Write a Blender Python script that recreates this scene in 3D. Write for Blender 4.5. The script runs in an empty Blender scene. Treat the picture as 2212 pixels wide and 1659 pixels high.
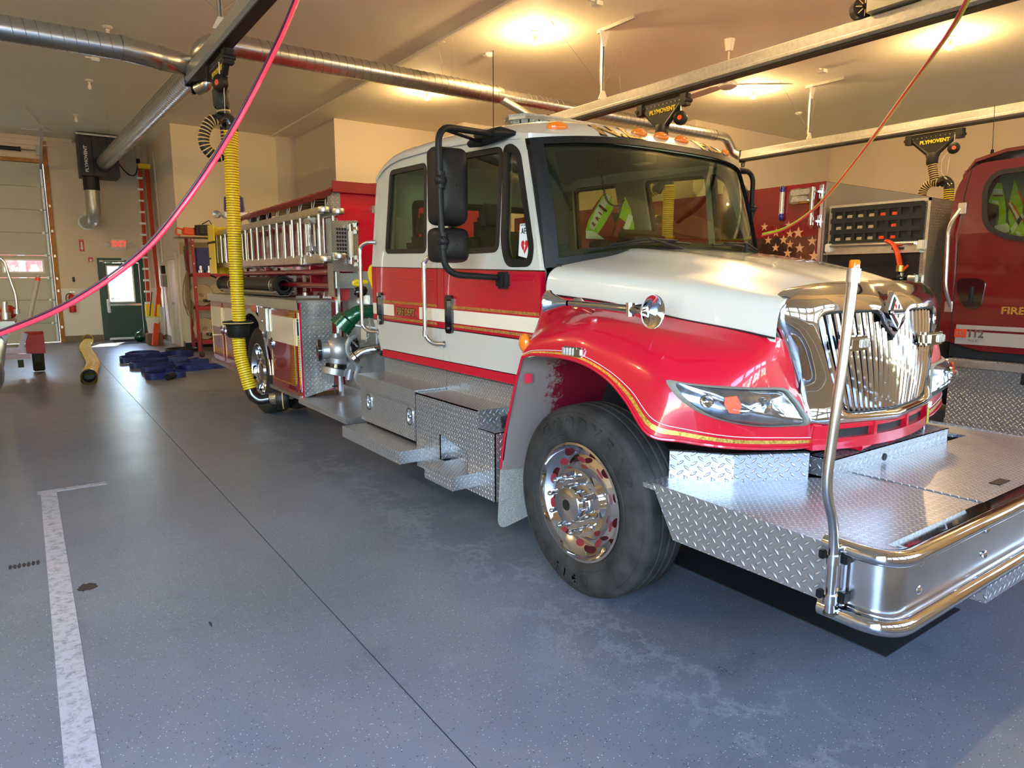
import bpy, bmesh, math, random
from mathutils import Vector as V, Matrix as M4, Euler
from mathutils.geometry import tessellate_polygon
random.seed(7)
PI = math.pi
SC = bpy.context.scene
COL = SC.collection

# ------------------------------------------------------------ camera
CAMH = 1.6
PITCH, YAW = math.radians(8.86), math.radians(35.4)
FWD = V((math.sin(YAW)*math.cos(PITCH), math.cos(YAW)*math.cos(PITCH), -math.sin(PITCH)))
RGT = V((math.cos(YAW), -math.sin(YAW), 0)); UPV = RGT.cross(FWD)
cam = bpy.data.cameras.new('camera'); cam.sensor_width = 36; cam.lens = 1472*36/2212
cam.clip_start = .05; cam.clip_end = 400
co = bpy.data.objects.new('camera', cam); COL.objects.link(co)
m = M4((RGT, UPV, -FWD)).transposed().to_4x4(); m.translation = V((0, 0, CAMH)); co.matrix_world = m
SC.camera = co

# ------------------------------------------------------------ world, sun, daylight portals, exposure
W = bpy.data.worlds.new('world'); SC.world = W; W.use_nodes = True
wn = W.node_tree.nodes; wl = W.node_tree.links
bg = wn['Background']; sky = wn.new('ShaderNodeTexSky')
sky.sky_type = 'NISHITA'; sky.sun_disc = False; sky.sun_elevation = math.radians(40)
sky.sun_rotation = math.radians(-25); sky.air_density = 1.0; sky.dust_density = .6; sky.ozone_density = 1.0
wl.new(sky.outputs[0], bg.inputs[0]); bg.inputs[1].default_value = .80
sl = bpy.data.lights.new('sun', 'SUN'); sl.energy = 5.5; sl.angle = .01; sl.color = (1, .93, .82)
so = bpy.data.objects.new('sun', sl); COL.objects.link(so)
so.rotation_euler = V((-.33, -.94, -.9)).to_track_quat('-Z', 'Y').to_euler()
def portal(name, c, w, h, ry):
    l = bpy.data.lights.new(name, 'AREA'); l.shape = 'RECTANGLE'; l.size = w; l.size_y = h; l.cycles.is_portal = True
    o = bpy.data.objects.new(name, l); COL.objects.link(o); o.location = c
    o.rotation_euler = V(ry).to_track_quat('-Z', 'Y').to_euler(); return o
portal('daylight_portal', (2.7, -.66, 1.85), 4.9, 1.3, (0, 1, 0))
portal('daylight_portal', (-2.55, -.66, 1.83), 5.1, 3.66, (0, 1, 0))
SC.view_settings.view_transform = 'Standard'; SC.view_settings.look = 'None'
SC.view_settings.exposure = 2.5; SC.view_settings.gamma = 1; SC.view_settings.use_curve_mapping = False

# ------------------------------------------------------------ node helpers and materials
def new_mat(name):
    m = bpy.data.materials.new(name); m.use_nodes = True; nt = m.node_tree
    return m, nt, nt.nodes['Principled BSDF']
def N(nt, t, **k):
    n = nt.nodes.new(t)
    for a, b in k.items(): setattr(n, a, b)
    return n
def L(nt, a, b): nt.links.new(a, b)
def MATH(nt, op, a, b=None, c=None):
    n = N(nt, 'ShaderNodeMath', operation=op)
    for i, v in enumerate((a, b, c)):
        if v is None: continue
        if isinstance(v, (int, float)): n.inputs[i].default_value = v
        else: L(nt, v, n.inputs[i])
    return n.outputs[0]
def MIX(nt, f, a, b):
    n = N(nt, 'ShaderNodeMix', data_type='RGBA')
    for i, v in ((0, f), (6, a), (7, b)):
        if isinstance(v, (int, float)): n.inputs[i].default_value = v
        elif isinstance(v, tuple): n.inputs[i].default_value = (*v[:3], 1)
        else: L(nt, v, n.inputs[i])
    return n.outputs[2]
def NOISE(nt, vec, scale, detail=4, rough=.5):
    n = N(nt, 'ShaderNodeTexNoise'); n.inputs['Scale'].default_value = scale
    n.inputs['Detail'].default_value = detail; n.inputs['Roughness'].default_value = rough
    if vec is not None: L(nt, vec, n.inputs['Vector'])
    return n.outputs[0]
def RAMP(nt, f, stops):
    n = N(nt, 'ShaderNodeValToRGB'); el = n.color_ramp.elements
    while len(el) < len(stops): el.new(.5)
    for e, (p, c) in zip(el, stops): e.position = p; e.color = (c, c, c, 1) if isinstance(c, (int, float)) else (*c, 1)
    L(nt, f, n.inputs[0]); return n.outputs[0]
def BUMP(nt, b, h, strength=.3, dist=.01):
    n = N(nt, 'ShaderNodeBump'); n.inputs['Strength'].default_value = strength; n.inputs['Distance'].default_value = dist
    L(nt, h, n.inputs['Height']); L(nt, n.outputs[0], b.inputs['Normal'])
def plain(name, col, rough=.5, metal=0, coat=0, noise=0, nscale=20, bump=0, bscale=150, emit=None, estr=0, spec=None, sheen=0):
    m, nt, b = new_mat(name); b.inputs['Base Color'].default_value = (*col, 1)
    b.inputs['Roughness'].default_value = rough; b.inputs['Metallic'].default_value = metal
    b.inputs['Coat Weight'].default_value = coat; b.inputs['Coat Roughness'].default_value = .04
    tc = N(nt, 'ShaderNodeTexCoord').outputs['Object']
    if noise:
        f = NOISE(nt, tc, nscale, 5, .6)
        L(nt, MIX(nt, RAMP(nt, f, [(.3, 0), (.7, 1)]), tuple(c*(1-noise) for c in col), tuple(min(1, c*(1+noise)) for c in col)), b.inputs['Base Color'])
        L(nt, MATH(nt, 'MULTIPLY_ADD', f, .2, rough-.1), b.inputs['Roughness'])
    if bump: BUMP(nt, b, NOISE(nt, tc, bscale, 3), bump, .003)
    if emit: b.inputs['Emission Color'].default_value = (*emit, 1); b.inputs['Emission Strength'].default_value = estr
    if spec is not None: b.inputs['Specular IOR Level'].default_value = spec
    return m
MT = {}
MT['red'] = plain('red_paint', (.56, .001, .022), .3, 0, .9, spec=.3)
MT['maroon'] = plain('dark_red_paint', (.20, .003, .010), .3, 0, 1, noise=.06, nscale=2)
MT['white'] = plain('white_paint', (.60, .585, .52), .28, 0, 1)
MT['cream'] = plain('cream_reflective_stripe', (.82, .74, .58), .45, 0, .3)
MT['gold'] = plain('gold_leaf', (.72, .47, .10), .3, .8, .3, noise=.45, nscale=90)
MT['chrome'] = plain('chrome', (.66, .66, .67), .045, 1)
MT['steel'] = plain('brushed_steel', (.62, .62, .63), .22, 1, noise=.05, nscale=8)
MT['alum'] = plain('dull_aluminium', (.66, .65, .62), .38, 1, noise=.12, nscale=14)
MT['cast'] = plain('cast_aluminium', (.42, .42, .42), .42, .75, noise=.1, nscale=40, bump=.1)
MT['galv'] = plain('galvanised_steel', (.44, .44, .42), .36, .65, noise=.14, nscale=25)
MT['black'] = plain('black_plastic', (.010, .010, .0105), .45, noise=.3, nscale=30, bump=.15, bscale=300, spec=.25)
MT['gloss'] = plain('gloss_black', (.006, .006, .007), .12, 0, 1)
MT['dark'] = plain('dark_undercarriage', (.012, .012, .013), .7, noise=.4, nscale=8)
MT['seal'] = plain('rubber_seal', (.006, .006, .006), .55)
MT['tire'] = plain('tyre_rubber', (.034, .032, .029), .66, noise=.45, nscale=9, bump=.2, bscale=60, spec=.25)
MT['floorhose'] = plain('yellow_rubber_hose', (.85, .60, .015), .7, noise=.25, nscale=9, spec=.2)
MT['barchrome'] = plain('grille_chrome', (.80, .81, .85), .06, 1)
MT['maroon2'] = plain('deep_red_cab_paint', (.125, .002, .006), .3, 0, 1)
MT['shelfred'] = plain('dull_red_steel', (.30, .008, .014), .45)
MT['seam'] = plain('duct_seam', (.16, .16, .15), .5, .6)
MT['yellow'] = plain('yellow_hose', (.85, .62, .012), .42, noise=.06, nscale=30)
MT['gasket'] = plain('black_hose_rubber', (.010, .008, .008), .5)
MT['creamrib'] = plain('cream_hose_rib', (.80, .55, .22), .45)
MT['orange'] = plain('orange_plastic', (.75, .07, .008), .4, noise=.1)
MT['ladder'] = plain('orange_fibreglass', (.50, .035, .006), .45, noise=.12, nscale=12)
MT['amber'] = plain('amber_lens', (.85, .20, .005), .12, 0, 1, noise=.12, nscale=220)
MT['blue'] = plain('blue_lens', (.004, .02, .22), .08, 0, 1, noise=.5, nscale=60)
MT['blueband'] = plain('blue_vinyl_hose', (.010, .022, .13), .55, noise=.35, nscale=14, bump=.2)
MT['pink'] = plain('red_air_hose', (.80, .035, .07), .35, 0, .3)
MT['darkcord'] = plain('dark_cord', (.05, .012, .03), .4)
MT['lime'] = plain('lime_cord', (.55, .60, .03), .35, 0, .3)
MT['green'] = plain('green_anodised', (.004, .085, .035), .22, .3, .8)
MT['doorgreen'] = plain('dark_green_paint', (.012, .060, .042), .38, noise=.12, nscale=4)
MT['tan'] = plain('tan_rubber_base', (.20, .15, .09), .6)
MT['wood'] = plain('pine_timber', (.42, .18, .035), .6, noise=.3, nscale=7)
MT['plywood'] = plain('plywood', (.55, .38, .18), .6, noise=.15, nscale=6)
MT['gdoor'] = plain('white_steel_door', (.52, .50, .43), .5, noise=.03, nscale=3)
MT['wwhite'] = plain('white_plastic', (.70, .68, .60), .4)
MT['bright'] = plain('white_frame', (.80, .80, .78), .4)
MT['panelw'] = plain('white_wall_panel', (.78, .75, .66), .3)
MT['signred'] = plain('red_sign', (.62, .02, .02), .4)
MT['exitred'] = plain('exit_letters', (.9, .03, .02), .4, emit=(1, .04, .03), estr=.25)
MT['hiviz'] = plain('lime_fabric', (.38, .62, .03), .75, noise=.15, nscale=30)
MT['vestred'] = plain('red_fabric', (.28, .008, .008), .8, noise=.2, nscale=20)
MT['vestorange'] = plain('orange_fabric', (.80, .12, .02), .75)
MT['reflect'] = plain('reflective_tape', (.75, .76, .74), .35, .3)
MT['seat'] = plain('grey_upholstery', (.045, .045, .045), .85, noise=.2, nscale=40)
MT['dash'] = plain('dashboard_vinyl', (.03, .03, .028), .6, bump=.1)
MT['cablin'] = plain('cab_lining', (.30, .30, .27), .8)
MT['canvas'] = plain('tan_canvas', (.42, .33, .20), .8, noise=.25, nscale=60, bump=.3, bscale=200)
MT['vinyl'] = plain('red_vinyl_tarp', (.30, .006, .012), .38, 0, .3, noise=.12, nscale=6, bump=.4, bscale=22)
MT['mat'] = plain('black_floor_mat', (.010, .010, .014), .85, noise=.5, nscale=200, bump=.3, bscale=400)
MT['rope'] = plain('hemp_rope', (.28, .20, .10), .9, noise=.35, nscale=90, bump=.4)
MT['boat'] = plain('painted_aluminium', (.33, .32, .29), .4, .5, noise=.1, nscale=10)
MT['hypalon'] = plain('dark_boat_tube', (.016, .017, .020), .33, noise=.2, nscale=5)
MT['pvc'] = plain('grey_pvc', (.42, .38, .32), .5)
MT['graybox'] = plain('grey_box', (.22, .21, .17), .5)
MT['cardboard'] = plain('brown_crate', (.22, .09, .035), .8, noise=.4, nscale=35)
MT['lenswhite'] = plain('clear_led_lens', (.55, .52, .46), .12, .4, 1, noise=.4, nscale=90)
MT['silverpr'] = plain('grey_stripe', (.40, .36, .33), .4, .2)
MT['badge'] = plain('red_enamel', (.70, .06, .02), .25, 0, .5)
MT['wall'] = plain('cream_wall_paint', (.72, .62, .47), .75, noise=.02, nscale=1.2, bump=.08, bscale=60)
MT['ceil'] = plain('ceiling_paint', (.84, .78, .61), .8, noise=.02, nscale=1.0, bump=.25, bscale=45)
MT['bulbglass'] = plain('unlit_bulb', (.75, .68, .55), .15, 0, .5)
MT['porcelain'] = plain('porcelain', (.62, .57, .47), .3)
MT['lit'] = plain('lit_bulb', (1, .9, .7), .4, emit=(1.0, .66, .29), estr=640)
MT['siding'] = plain('red_siding', (.60, .06, .05), .7, noise=.1)
MT['asphalt'] = plain('gravel_yard', (.24, .225, .20), .9, noise=.35, nscale=2.5)
MT['leaf'] = plain('spring_foliage', (.30, .30, .10), .9, noise=.5, nscale=3)
MT['bark'] = plain('bark', (.12, .09, .07), .9, noise=.3)
MT['dirt'] = plain('road_dust_rubber', (.33, .31, .28), .9, noise=.5, nscale=160)
MT['blackcard'] = plain('black_panel', (.008, .008, .009), .5)
MT['net'] = plain('black_webbing', (.012, .012, .013), .75, noise=.3, nscale=60)

# dusty red inner arch: dust settled in the rear of the wheel housing
m, nt, b = new_mat('dusty_red_liner'); tc = N(nt, 'ShaderNodeTexCoord').outputs['Object']
sep = N(nt, 'ShaderNodeSeparateXYZ'); L(nt, tc, sep.inputs[0])
f = MATH(nt, 'ADD', MATH(nt, 'MULTIPLY', NOISE(nt, tc, 26, 8, .75), 1.0), MATH(nt, 'ADD', MATH(nt, 'MULTIPLY_ADD', sep.outputs[0], -1.7, -1.56), MATH(nt, 'MULTIPLY_ADD', sep.outputs[1], .9, 2.25)))
L(nt, MIX(nt, RAMP(nt, f, [(.50, 0), (.62, 1)]), (.20, .004, .02), (.27, .21, .19)), b.inputs['Base Color']); b.inputs['Roughness'].default_value = .55
MT['liner'] = m

# glass: clear with fresnel reflection
def glass(name, tint, rough=.0):
    m, nt, b = new_mat(name); nt.nodes.remove(b)
    g = N(nt, 'ShaderNodeBsdfGlossy'); g.inputs['Roughness'].default_value = rough; g.inputs[0].default_value = (1, 1, 1, 1)
    t = N(nt, 'ShaderNodeBsdfTransparent'); t.inputs[0].default_value = (*tint, 1)
    lw = N(nt, 'ShaderNodeLayerWeight'); lw.inputs[0].default_value = .5; fr = MATH(nt, 'MULTIPLY_ADD', MATH(nt, 'POWER', lw.outputs[1], 5), .90, .035)
    mx = N(nt, 'ShaderNodeMixShader'); L(nt, fr, mx.inputs[0]); L(nt, t.outputs[0], mx.inputs[1]); L(nt, g.outputs[0], mx.inputs[2])
    L(nt, mx.outputs[0], nt.nodes['Material Output'].inputs[0]); return m
MT['glass'] = glass('window_glass', (.80, .84, .72)); MT['tint'] = glass('side_glass', (.74, .78, .66)); MT['clear'] = glass('clear_lens', (.93, .96, .98))

# diamond tread plate: lens shaped lugs of alternating direction, UV in metres
def tread(name, base, rough, pitch=.0230, strength=.9):
    m, nt, b = new_mat(name)
    uv = N(nt, 'ShaderNodeUVMap'); sc = N(nt, 'ShaderNodeVectorMath', operation='SCALE'); sc.inputs[3].default_value = 1/pitch
    L(nt, uv.outputs[0], sc.inputs[0]); s = N(nt, 'ShaderNodeSeparateXYZ'); L(nt, sc.outputs[0], s.inputs[0])
    u = MATH(nt, 'MULTIPLY', MATH(nt, 'ADD', s.outputs[0], s.outputs[1]), .7071); v = MATH(nt, 'MULTIPLY', MATH(nt, 'SUBTRACT', s.outputs[0], s.outputs[1]), .7071)
    fu, fv = MATH(nt, 'FLOOR', u), MATH(nt, 'FLOOR', v); par = MATH(nt, 'PINGPONG', MATH(nt, 'ADD', fu, fv), 1)
    a = MATH(nt, 'SUBTRACT', MATH(nt, 'SUBTRACT', u, fu), .5); c = MATH(nt, 'SUBTRACT', MATH(nt, 'SUBTRACT', v, fv), .5)
    df = MATH(nt, 'MULTIPLY', MATH(nt, 'SUBTRACT', c, a), par)
    p = MATH(nt, 'MULTIPLY', MATH(nt, 'ADD', a, df), 1/.53); q = MATH(nt, 'MULTIPLY', MATH(nt, 'SUBTRACT', c, df), 1/.17)
    d = MATH(nt, 'ADD', MATH(nt, 'MULTIPLY', p, p), MATH(nt, 'ABSOLUTE', q))
    h = MATH(nt, 'MAXIMUM', MATH(nt, 'SUBTRACT', 1, d), 0); h = MATH(nt, 'MINIMUM', MATH(nt, 'MULTIPLY', h, 1.6), 1)
    BUMP(nt, b, h, strength, .004)
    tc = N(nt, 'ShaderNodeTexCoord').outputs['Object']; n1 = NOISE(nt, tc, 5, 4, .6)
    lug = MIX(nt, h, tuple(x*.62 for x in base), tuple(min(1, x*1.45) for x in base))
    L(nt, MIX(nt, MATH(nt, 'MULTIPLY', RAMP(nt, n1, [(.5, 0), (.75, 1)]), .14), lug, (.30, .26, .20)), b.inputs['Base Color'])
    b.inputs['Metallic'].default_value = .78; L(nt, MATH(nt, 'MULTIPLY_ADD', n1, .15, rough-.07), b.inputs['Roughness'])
    return m
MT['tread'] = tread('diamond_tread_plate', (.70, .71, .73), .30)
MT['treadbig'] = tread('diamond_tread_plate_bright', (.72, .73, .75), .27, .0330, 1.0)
MT['treadfine'] = tread('fine_tread_plate', (.62, .60, .56), .32, .0190)

# sealed floor: grey blue with scattered white and black flakes, scuffs
m, nt, b = new_mat('flaked_epoxy_floor'); tc = N(nt, 'ShaderNodeTexCoord').outputs['Object']
def flake(scale, thr, seed):
    o = N(nt, 'ShaderNodeVectorMath', operation='ADD'); o.inputs[1].default_value = (seed, seed*.7, 0); L(nt, tc, o.inputs[0])
    w = N(nt, 'ShaderNodeTexVoronoi', voronoi_dimensions='3D'); w.inputs['Scale'].default_value = scale; L(nt, o.outputs[0], w.inputs['Vector'])
    s = N(nt, 'ShaderNodeSeparateColor'); L(nt, w.outputs['Color'], s.inputs[0])
    k = MATH(nt, 'LESS_THAN', s.outputs[0], thr); r = MATH(nt, 'LESS_THAN', w.outputs['Distance'], .33)
    return MATH(nt, 'MULTIPLY', k, r)
big = NOISE(nt, tc, .55, 6, .62); mid = NOISE(nt, tc, 3.2, 8, .7); sm = NOISE(nt, tc, 60, 4, .6)
base = MIX(nt, RAMP(nt, big, [(.35, 0), (.68, 1)]), (.17, .19, .22), (.235, .26, .295))
base = MIX(nt, MATH(nt, 'MULTIPLY', RAMP(nt, mid, [(.56, 0), (.72, 1)]), .32), base, (.36, .38, .41))
base = MIX(nt, MATH(nt, 'MULTIPLY', RAMP(nt, mid, [(.28, 1), (.42, 0)]), .45), base, (.095, .10, .115))
base = MIX(nt, MATH(nt, 'MULTIPLY', sm, .35), base, (.14, .155, .175))
sx = N(nt, 'ShaderNodeSeparateXYZ'); L(nt, tc, sx.inputs[0])   # dried salt tide marks beside the front wheel
n2 = NOISE(nt, tc, 1.7, 9, .68); edge = MATH(nt, 'MULTIPLY', MATH(nt, 'SUBTRACT', .030, MATH(nt, 'ABSOLUTE', MATH(nt, 'SUBTRACT', n2, .50))), 34)
band_ = MATH(nt, 'SUBTRACT', 1, MATH(nt, 'MULTIPLY', MATH(nt, 'ABSOLUTE', MATH(nt, 'SUBTRACT', MATH(nt, 'ADD', sx.outputs[0], 4.8), 2.05)), 2.1))
edge = MATH(nt, 'MULTIPLY', MATH(nt, 'MINIMUM', MATH(nt, 'MAXIMUM', edge, 0), 1), MATH(nt, 'MAXIMUM', band_, 0)); SALT = edge
base = MIX(nt, MATH(nt, 'MULTIPLY', edge, .45), base, (.42, .44, .47))
base = MIX(nt, flake(170, .045, 3.1), base, (.72, .77, .84))
base = MIX(nt, flake(150, .045, 9.7), base, (.008, .010, .016))
L(nt, base, b.inputs['Base Color'])
L(nt, MATH(nt, 'MULTIPLY_ADD', mid, .26, .20), b.inputs['Roughness']); b.inputs['Specular IOR Level'].default_value = .6
BUMP(nt, b, MATH(nt, 'ADD', sm, MATH(nt, 'MULTIPLY', mid, .6)), .16, .004)
MT['floor'] = m
m, nt, b = new_mat('worn_white_line'); tc = N(nt, 'ShaderNodeTexCoord').outputs['Object']
f = NOISE(nt, tc, 22, 8, .8)
L(nt, MIX(nt, RAMP(nt, f, [(.36, 0), (.52, 1)]), (.22, .22, .24), (.50, .50, .53)), b.inputs['Base Color']); b.inputs['Roughness'].default_value = .6
MT['line'] = m
# flag wrap
m, nt, b = new_mat('flag_wrap'); tc = N(nt, 'ShaderNodeTexCoord').outputs['Object']
f = NOISE(nt, tc, 2.2, 5, .6)
L(nt, MIX(nt, RAMP(nt, f, [(.42, 0), (.62, 1)]), (.012, .006, .007), (.16, .055, .03)), b.inputs['Base Color']); b.inputs['Roughness'].default_value = .3; b.inputs['Coat Weight'].default_value = .6
MT['flag'] = m
# spiral duct
m, nt, b = new_mat('spiral_duct_steel'); b.inputs['Metallic'].default_value = 1
tc = N(nt, 'ShaderNodeTexCoord').outputs['Object']; f = NOISE(nt, tc, 9, 4)
L(nt, MIX(nt, f, (.46, .46, .45), (.68, .68, .66)), b.inputs['Base Color']); b.inputs['Roughness'].default_value = .27
MT['duct'] = m

# ------------------------------------------------------------ mesh helpers
def fillet(pts, r, n=6):
    pts = [V(p) for p in pts]; out = [pts[0]]
    for i in range(1, len(pts)-1):
        a, p, c = pts[i-1], pts[i], pts[i+1]; rr = r[i] if isinstance(r, (list, tuple)) else r
        d1 = (a-p); d2 = (c-p); t = min(rr, d1.length*.49, d2.length*.49); s = p+d1.normalized()*t; e = p+d2.normalized()*t
        for k in range(n+1):
            u = k/n; out.append(s*(1-u)**2 + p*2*u*(1-u) + e*u*u)
    out.append(pts[-1]); return out
def rpoly(pts, r, n=4):
    """rounded closed 2-D polygon"""
    out = []; m = len(pts)
    for i in range(m):
        a, p, c = V((*pts[i-1], 0)), V((*pts[i], 0)), V((*pts[(i+1) % m], 0)); rr = r[i] if isinstance(r, (list, tuple)) else r
        if rr <= 0: out.append((p.x, p.y)); continue
        d1 = a-p; d2 = c-p; t = min(rr, d1.length*.49, d2.length*.49); s = p+d1.normalized()*t; e = p+d2.normalized()*t
        for k in range(n+1):
            u = k/n; q = s*(1-u)**2 + p*2*u*(1-u) + e*u*u; out.append((q.x, q.y))
    return out
def rrect(x0, x1, y0, y1, r, n=4): return rpoly([(x0, y0), (x1, y0), (x1, y1), (x0, y1)], r, n)
def circ(cx, cy, r, n=24, ry=None): return [(cx+r*math.cos(2*PI*k/n), cy+(ry or r)*math.sin(2*PI*k/n)) for k in range(n)]
def spline(pts, n=8):
    P = [V(p) for p in pts]; P = [P[0]*2-P[1]]+P+[P[-1]*2-P[-2]]; out = []
    for i in range(1, len(P)-2):
        for k in range(n):
            t = k/n; a, b, c, d = P[i-1:i+3]
            out.append(.5*((2*b)+(c-a)*t+(2*a-5*b+4*c-d)*t*t+(3*b-a-3*c+d)*t**3))
    out.append(P[-2]); return out
def lerp(a, b, t): return a+(b-a)*t
def interp(x, xs, ys):
    if x <= xs[0]: return ys[0]
    for i in range(1, len(xs)):
        if x <= xs[i]: return lerp(ys[i-1], ys[i], (x-xs[i-1])/(xs[i]-xs[i-1]))
    return ys[-1]
class MB:
    def __init__(s): s.bm = bmesh.new(); s.mats = []; s.cur = 0
    def mat(s, m):
        m = MT[m] if isinstance(m, str) else m
        if m not in s.mats: s.mats.append(m)
        s.cur = s.mats.index(m); return s
    def f(s, vs):
        try: fc = s.bm.faces.new(vs); fc.material_index = s.cur; return fc
        except ValueError: return None
    def v(s, p): return s.bm.verts.new(V(p))
    def box(s, x0, x1, y0, y1, z0, z1, bev=0, mtx=None):
        x0, x1 = min(x0, x1), max(x0, x1); y0, y1 = min(y0, y1), max(y0, y1); z0, z1 = min(z0, z1), max(z0, z1)
        P = [(x, y, z) for x in (x0, x1) for y in (y0, y1) for z in (z0, z1)]
        vs = [s.v(mtx @ V(p) if mtx else p) for p in P]
        fs = [s.f([vs[i] for i in q]) for q in ((0, 1, 3, 2), (4, 6, 7, 5), (0, 4, 5, 1), (2, 3, 7, 6), (0, 2, 6, 4), (1, 5, 7, 3))]
        if bev:
            es = list({e for f in fs for e in f.edges})
            bmesh.ops.bevel(s.bm, geom=es, offset=min(bev, .45*min(x1-x0, y1-y0, z1-z0)), segments=2, affect='EDGES', material=-1)
        return s
    def obox(s, c, sz, rot=(0, 0, 0), bev=0):
        m = M4.Translation(V(c)) @ Euler(rot).to_matrix().to_4x4()
        return s.box(-sz[0]/2, sz[0]/2, -sz[1]/2, sz[1]/2, -sz[2]/2, sz[2]/2, bev, m)
    def tube(s, pts, r, n=10, cap=True, sq=False, sy=1.0):
        P = [V(p) for p in pts]; k = len(P); rings = []
        T = [(P[min(i+1, k-1)]-P[max(i-1, 0)]).normalized() for i in range(k)]
        up = V((0, 0, 1)) if abs(T[0].z) < .9 else V((1, 0, 0)); nrm = T[0].cross(up).normalized()
        for i in range(k):
            nrm = (nrm-T[i]*nrm.dot(T[i])).normalized(); bn = T[i].cross(nrm); rr = r[i] if isinstance(r, (list, tuple)) else r
            off = PI/4 if sq else 0
            rings.append([s.v(P[i]+nrm*math.cos(2*PI*j/n+off)*rr+bn*math.sin(2*PI*j/n+off)*rr*sy) for j in range(n)])
        for a, b in zip(rings, rings[1:]):
            for j in range(n): s.f([a[j], a[(j+1) % n], b[(j+1) % n], b[j]])
        if cap: s.f(rings[0][::-1]); s.f(rings[-1])
        return s
    def cyl(s, a, b, r, r2=None, n=16, cap=True): return s.tube([a, b], [r, r if r2 is None else r2], n, cap)
    def lathe(s, prof, o, ax, n=24, close=False):
        """prof: list of (radius, distance along ax)"""
        ax = V(ax).normalized(); o = V(o); up = V((0, 0, 1)) if abs(ax.z) < .9 else V((0, 1, 0)); u = ax.cross(up).normalized(); w = ax.cross(u)
        rings = []
        for r, h in prof:
            if r < 1e-6: rings.append([s.v(o+ax*h)]*n)
            else: rings.append([s.v(o+ax*h+(u*math.cos(2*PI*j/n)+w*math.sin(2*PI*j/n))*r) for j in range(n)])
        for a, b in zip(rings, rings[1:]+([rings[0]] if close else [])):
            for j in range(n):
                q = []
                for x in (a[j], a[(j+1) % n], b[(j+1) % n], b[j]):
                    if x not in q: q.append(x)
                if len(q) > 2: s.f(q)
        return s
    def grid(s, rows, closed=False):
        R = [[s.v(p) for p in r] for r in rows]
        for a, b in zip(R, R[1:]):
            m = len(a)
            for j in range(m if closed else m-1): s.f([a[j], a[(j+1) % m], b[(j+1) % m], b[j]])
        return s
    def shell(s, rows, th):
        """grid with thickness: offset vector th (Vector or function of point)"""
        n0 = [[V(p) for p in r] for r in rows]; n1 = [[p+(th(p) if callable(th) else V(th)) for p in r] for r in n0]
        A = [[s.v(p) for p in r] for r in n0]; B = [[s.v(p) for p in r] for r in n1]; h = len(A); w = len(A[0])
        for i in range(h-1):
            for j in range(w-1):
                s.f([A[i][j], A[i][j+1], A[i+1][j+1], A[i+1][j]]); s.f([B[i][j], B[i+1][j], B[i+1][j+1], B[i][j+1]])
        for i in range(h-1):
            s.f([A[i][0], A[i+1][0], B[i+1][0], B[i][0]]); s.f([A[i][-1], B[i][-1], B[i+1][-1], A[i+1][-1]])
        for j in range(w-1):
            s.f([A[0][j], B[0][j], B[0][j+1], A[0][j+1]]); s.f([A[-1][j], A[-1][j+1], B[-1][j+1], B[-1][j]])
        return s
    def plate(s, loops, fn, th, sub=None):
        """extruded polygon with holes; loops of 2-D points, fn(u, v, w) -> 3-D point, w in {0, th}"""
        if not isinstance(loops[0][0], (tuple, list)): loops = [loops]
        ls = [[V((p[0], p[1], 0)) for p in l] for l in loops]; flat = [p for l in ls for p in l]
        tris = tessellate_polygon(ls)
        A = [s.v(fn(p.x, p.y, 0)) for p in flat]; B = [s.v(fn(p.x, p.y, th)) for p in flat]
        for t in tris: s.f([A[i] for i in t]); s.f([B[i] for i in reversed(t)])
        k = 0
        for l in ls:
            n = len(l)
            for i in range(n): j = (i+1) % n; s.f([A[k+i], A[k+j], B[k+j], B[k+i]])
            k += n
        return s
    def ball(s, c, r, n=12, sx=1, sy=1, sz=1):
        prof = [(r*math.sin(PI*i/n), -r*math.cos(PI*i/n)) for i in range(n+1)]; k = len(s.bm.verts); s.bm.verts.ensure_lookup_table()
        c = V(c); rings = []
        for a, h in prof:
            rings.append([s.v(c+V((0, 0, h*sz)))]*n*2 if a < 1e-6 else [s.v(c+V((a*sx*math.cos(PI*j/n), a*sy*math.sin(PI*j/n), h*sz))) for j in range(2*n)])
        for p, q in zip(rings, rings[1:]):
            for j in range(2*n):
                l = []
                for x in (p[j], p[(j+1) % (2*n)], q[(j+1) % (2*n)], q[j]):
                    if x not in l: l.append(x)
                if len(l) > 2: s.f(l)
        return s
    def text(s, body, size, th, mtx, font=None, sx=1, align='CENTER', bold=0):
        cu = bpy.data.curves.new('t', 'FONT'); cu.body = body; cu.size = size; cu.extrude = th/2; cu.align_x = align; cu.align_y = 'CENTER'; cu.offset = bold; cu.resolution_u = 3
        o = bpy.data.objects.new('t', cu); COL.objects.link(o); bpy.context.view_layer.update()
        me = bpy.data.meshes.new_from_object(o); vs = [s.v(mtx @ V((v.co.x*sx, v.co.y, v.co.z))) for v in me.vertices]
        for p in me.polygons: s.f([vs[i] for i in p.vertices])
        bpy.data.objects.remove(o); bpy.data.curves.remove(cu); bpy.data.meshes.remove(me); return s
    def build(s, name, mat=None, parent=None, label=None, smooth=35, loc=None, kind=None, uvoff=(0, 0)):
        bm = s.bm
        if mat: s.mats = [MT[mat] if isinstance(mat, str) else mat]
        bmesh.ops.recalc_face_normals(bm, faces=bm.faces[:])
        root = parent
        while root is not None and root.parent is not None: root = root.parent
        if root is not None: o0 = V(root.location)
        elif loc is not None: o0 = V(loc)
        else:
            xs = [v.co for v in bm.verts]; o0 = V(((min(p.x for p in xs)+max(p.x for p in xs))/2, (min(p.y for p in xs)+max(p.y for p in xs))/2, min(p.z for p in xs)))
        uvl = bm.loops.layers.uv.new('UVMap')
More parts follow.
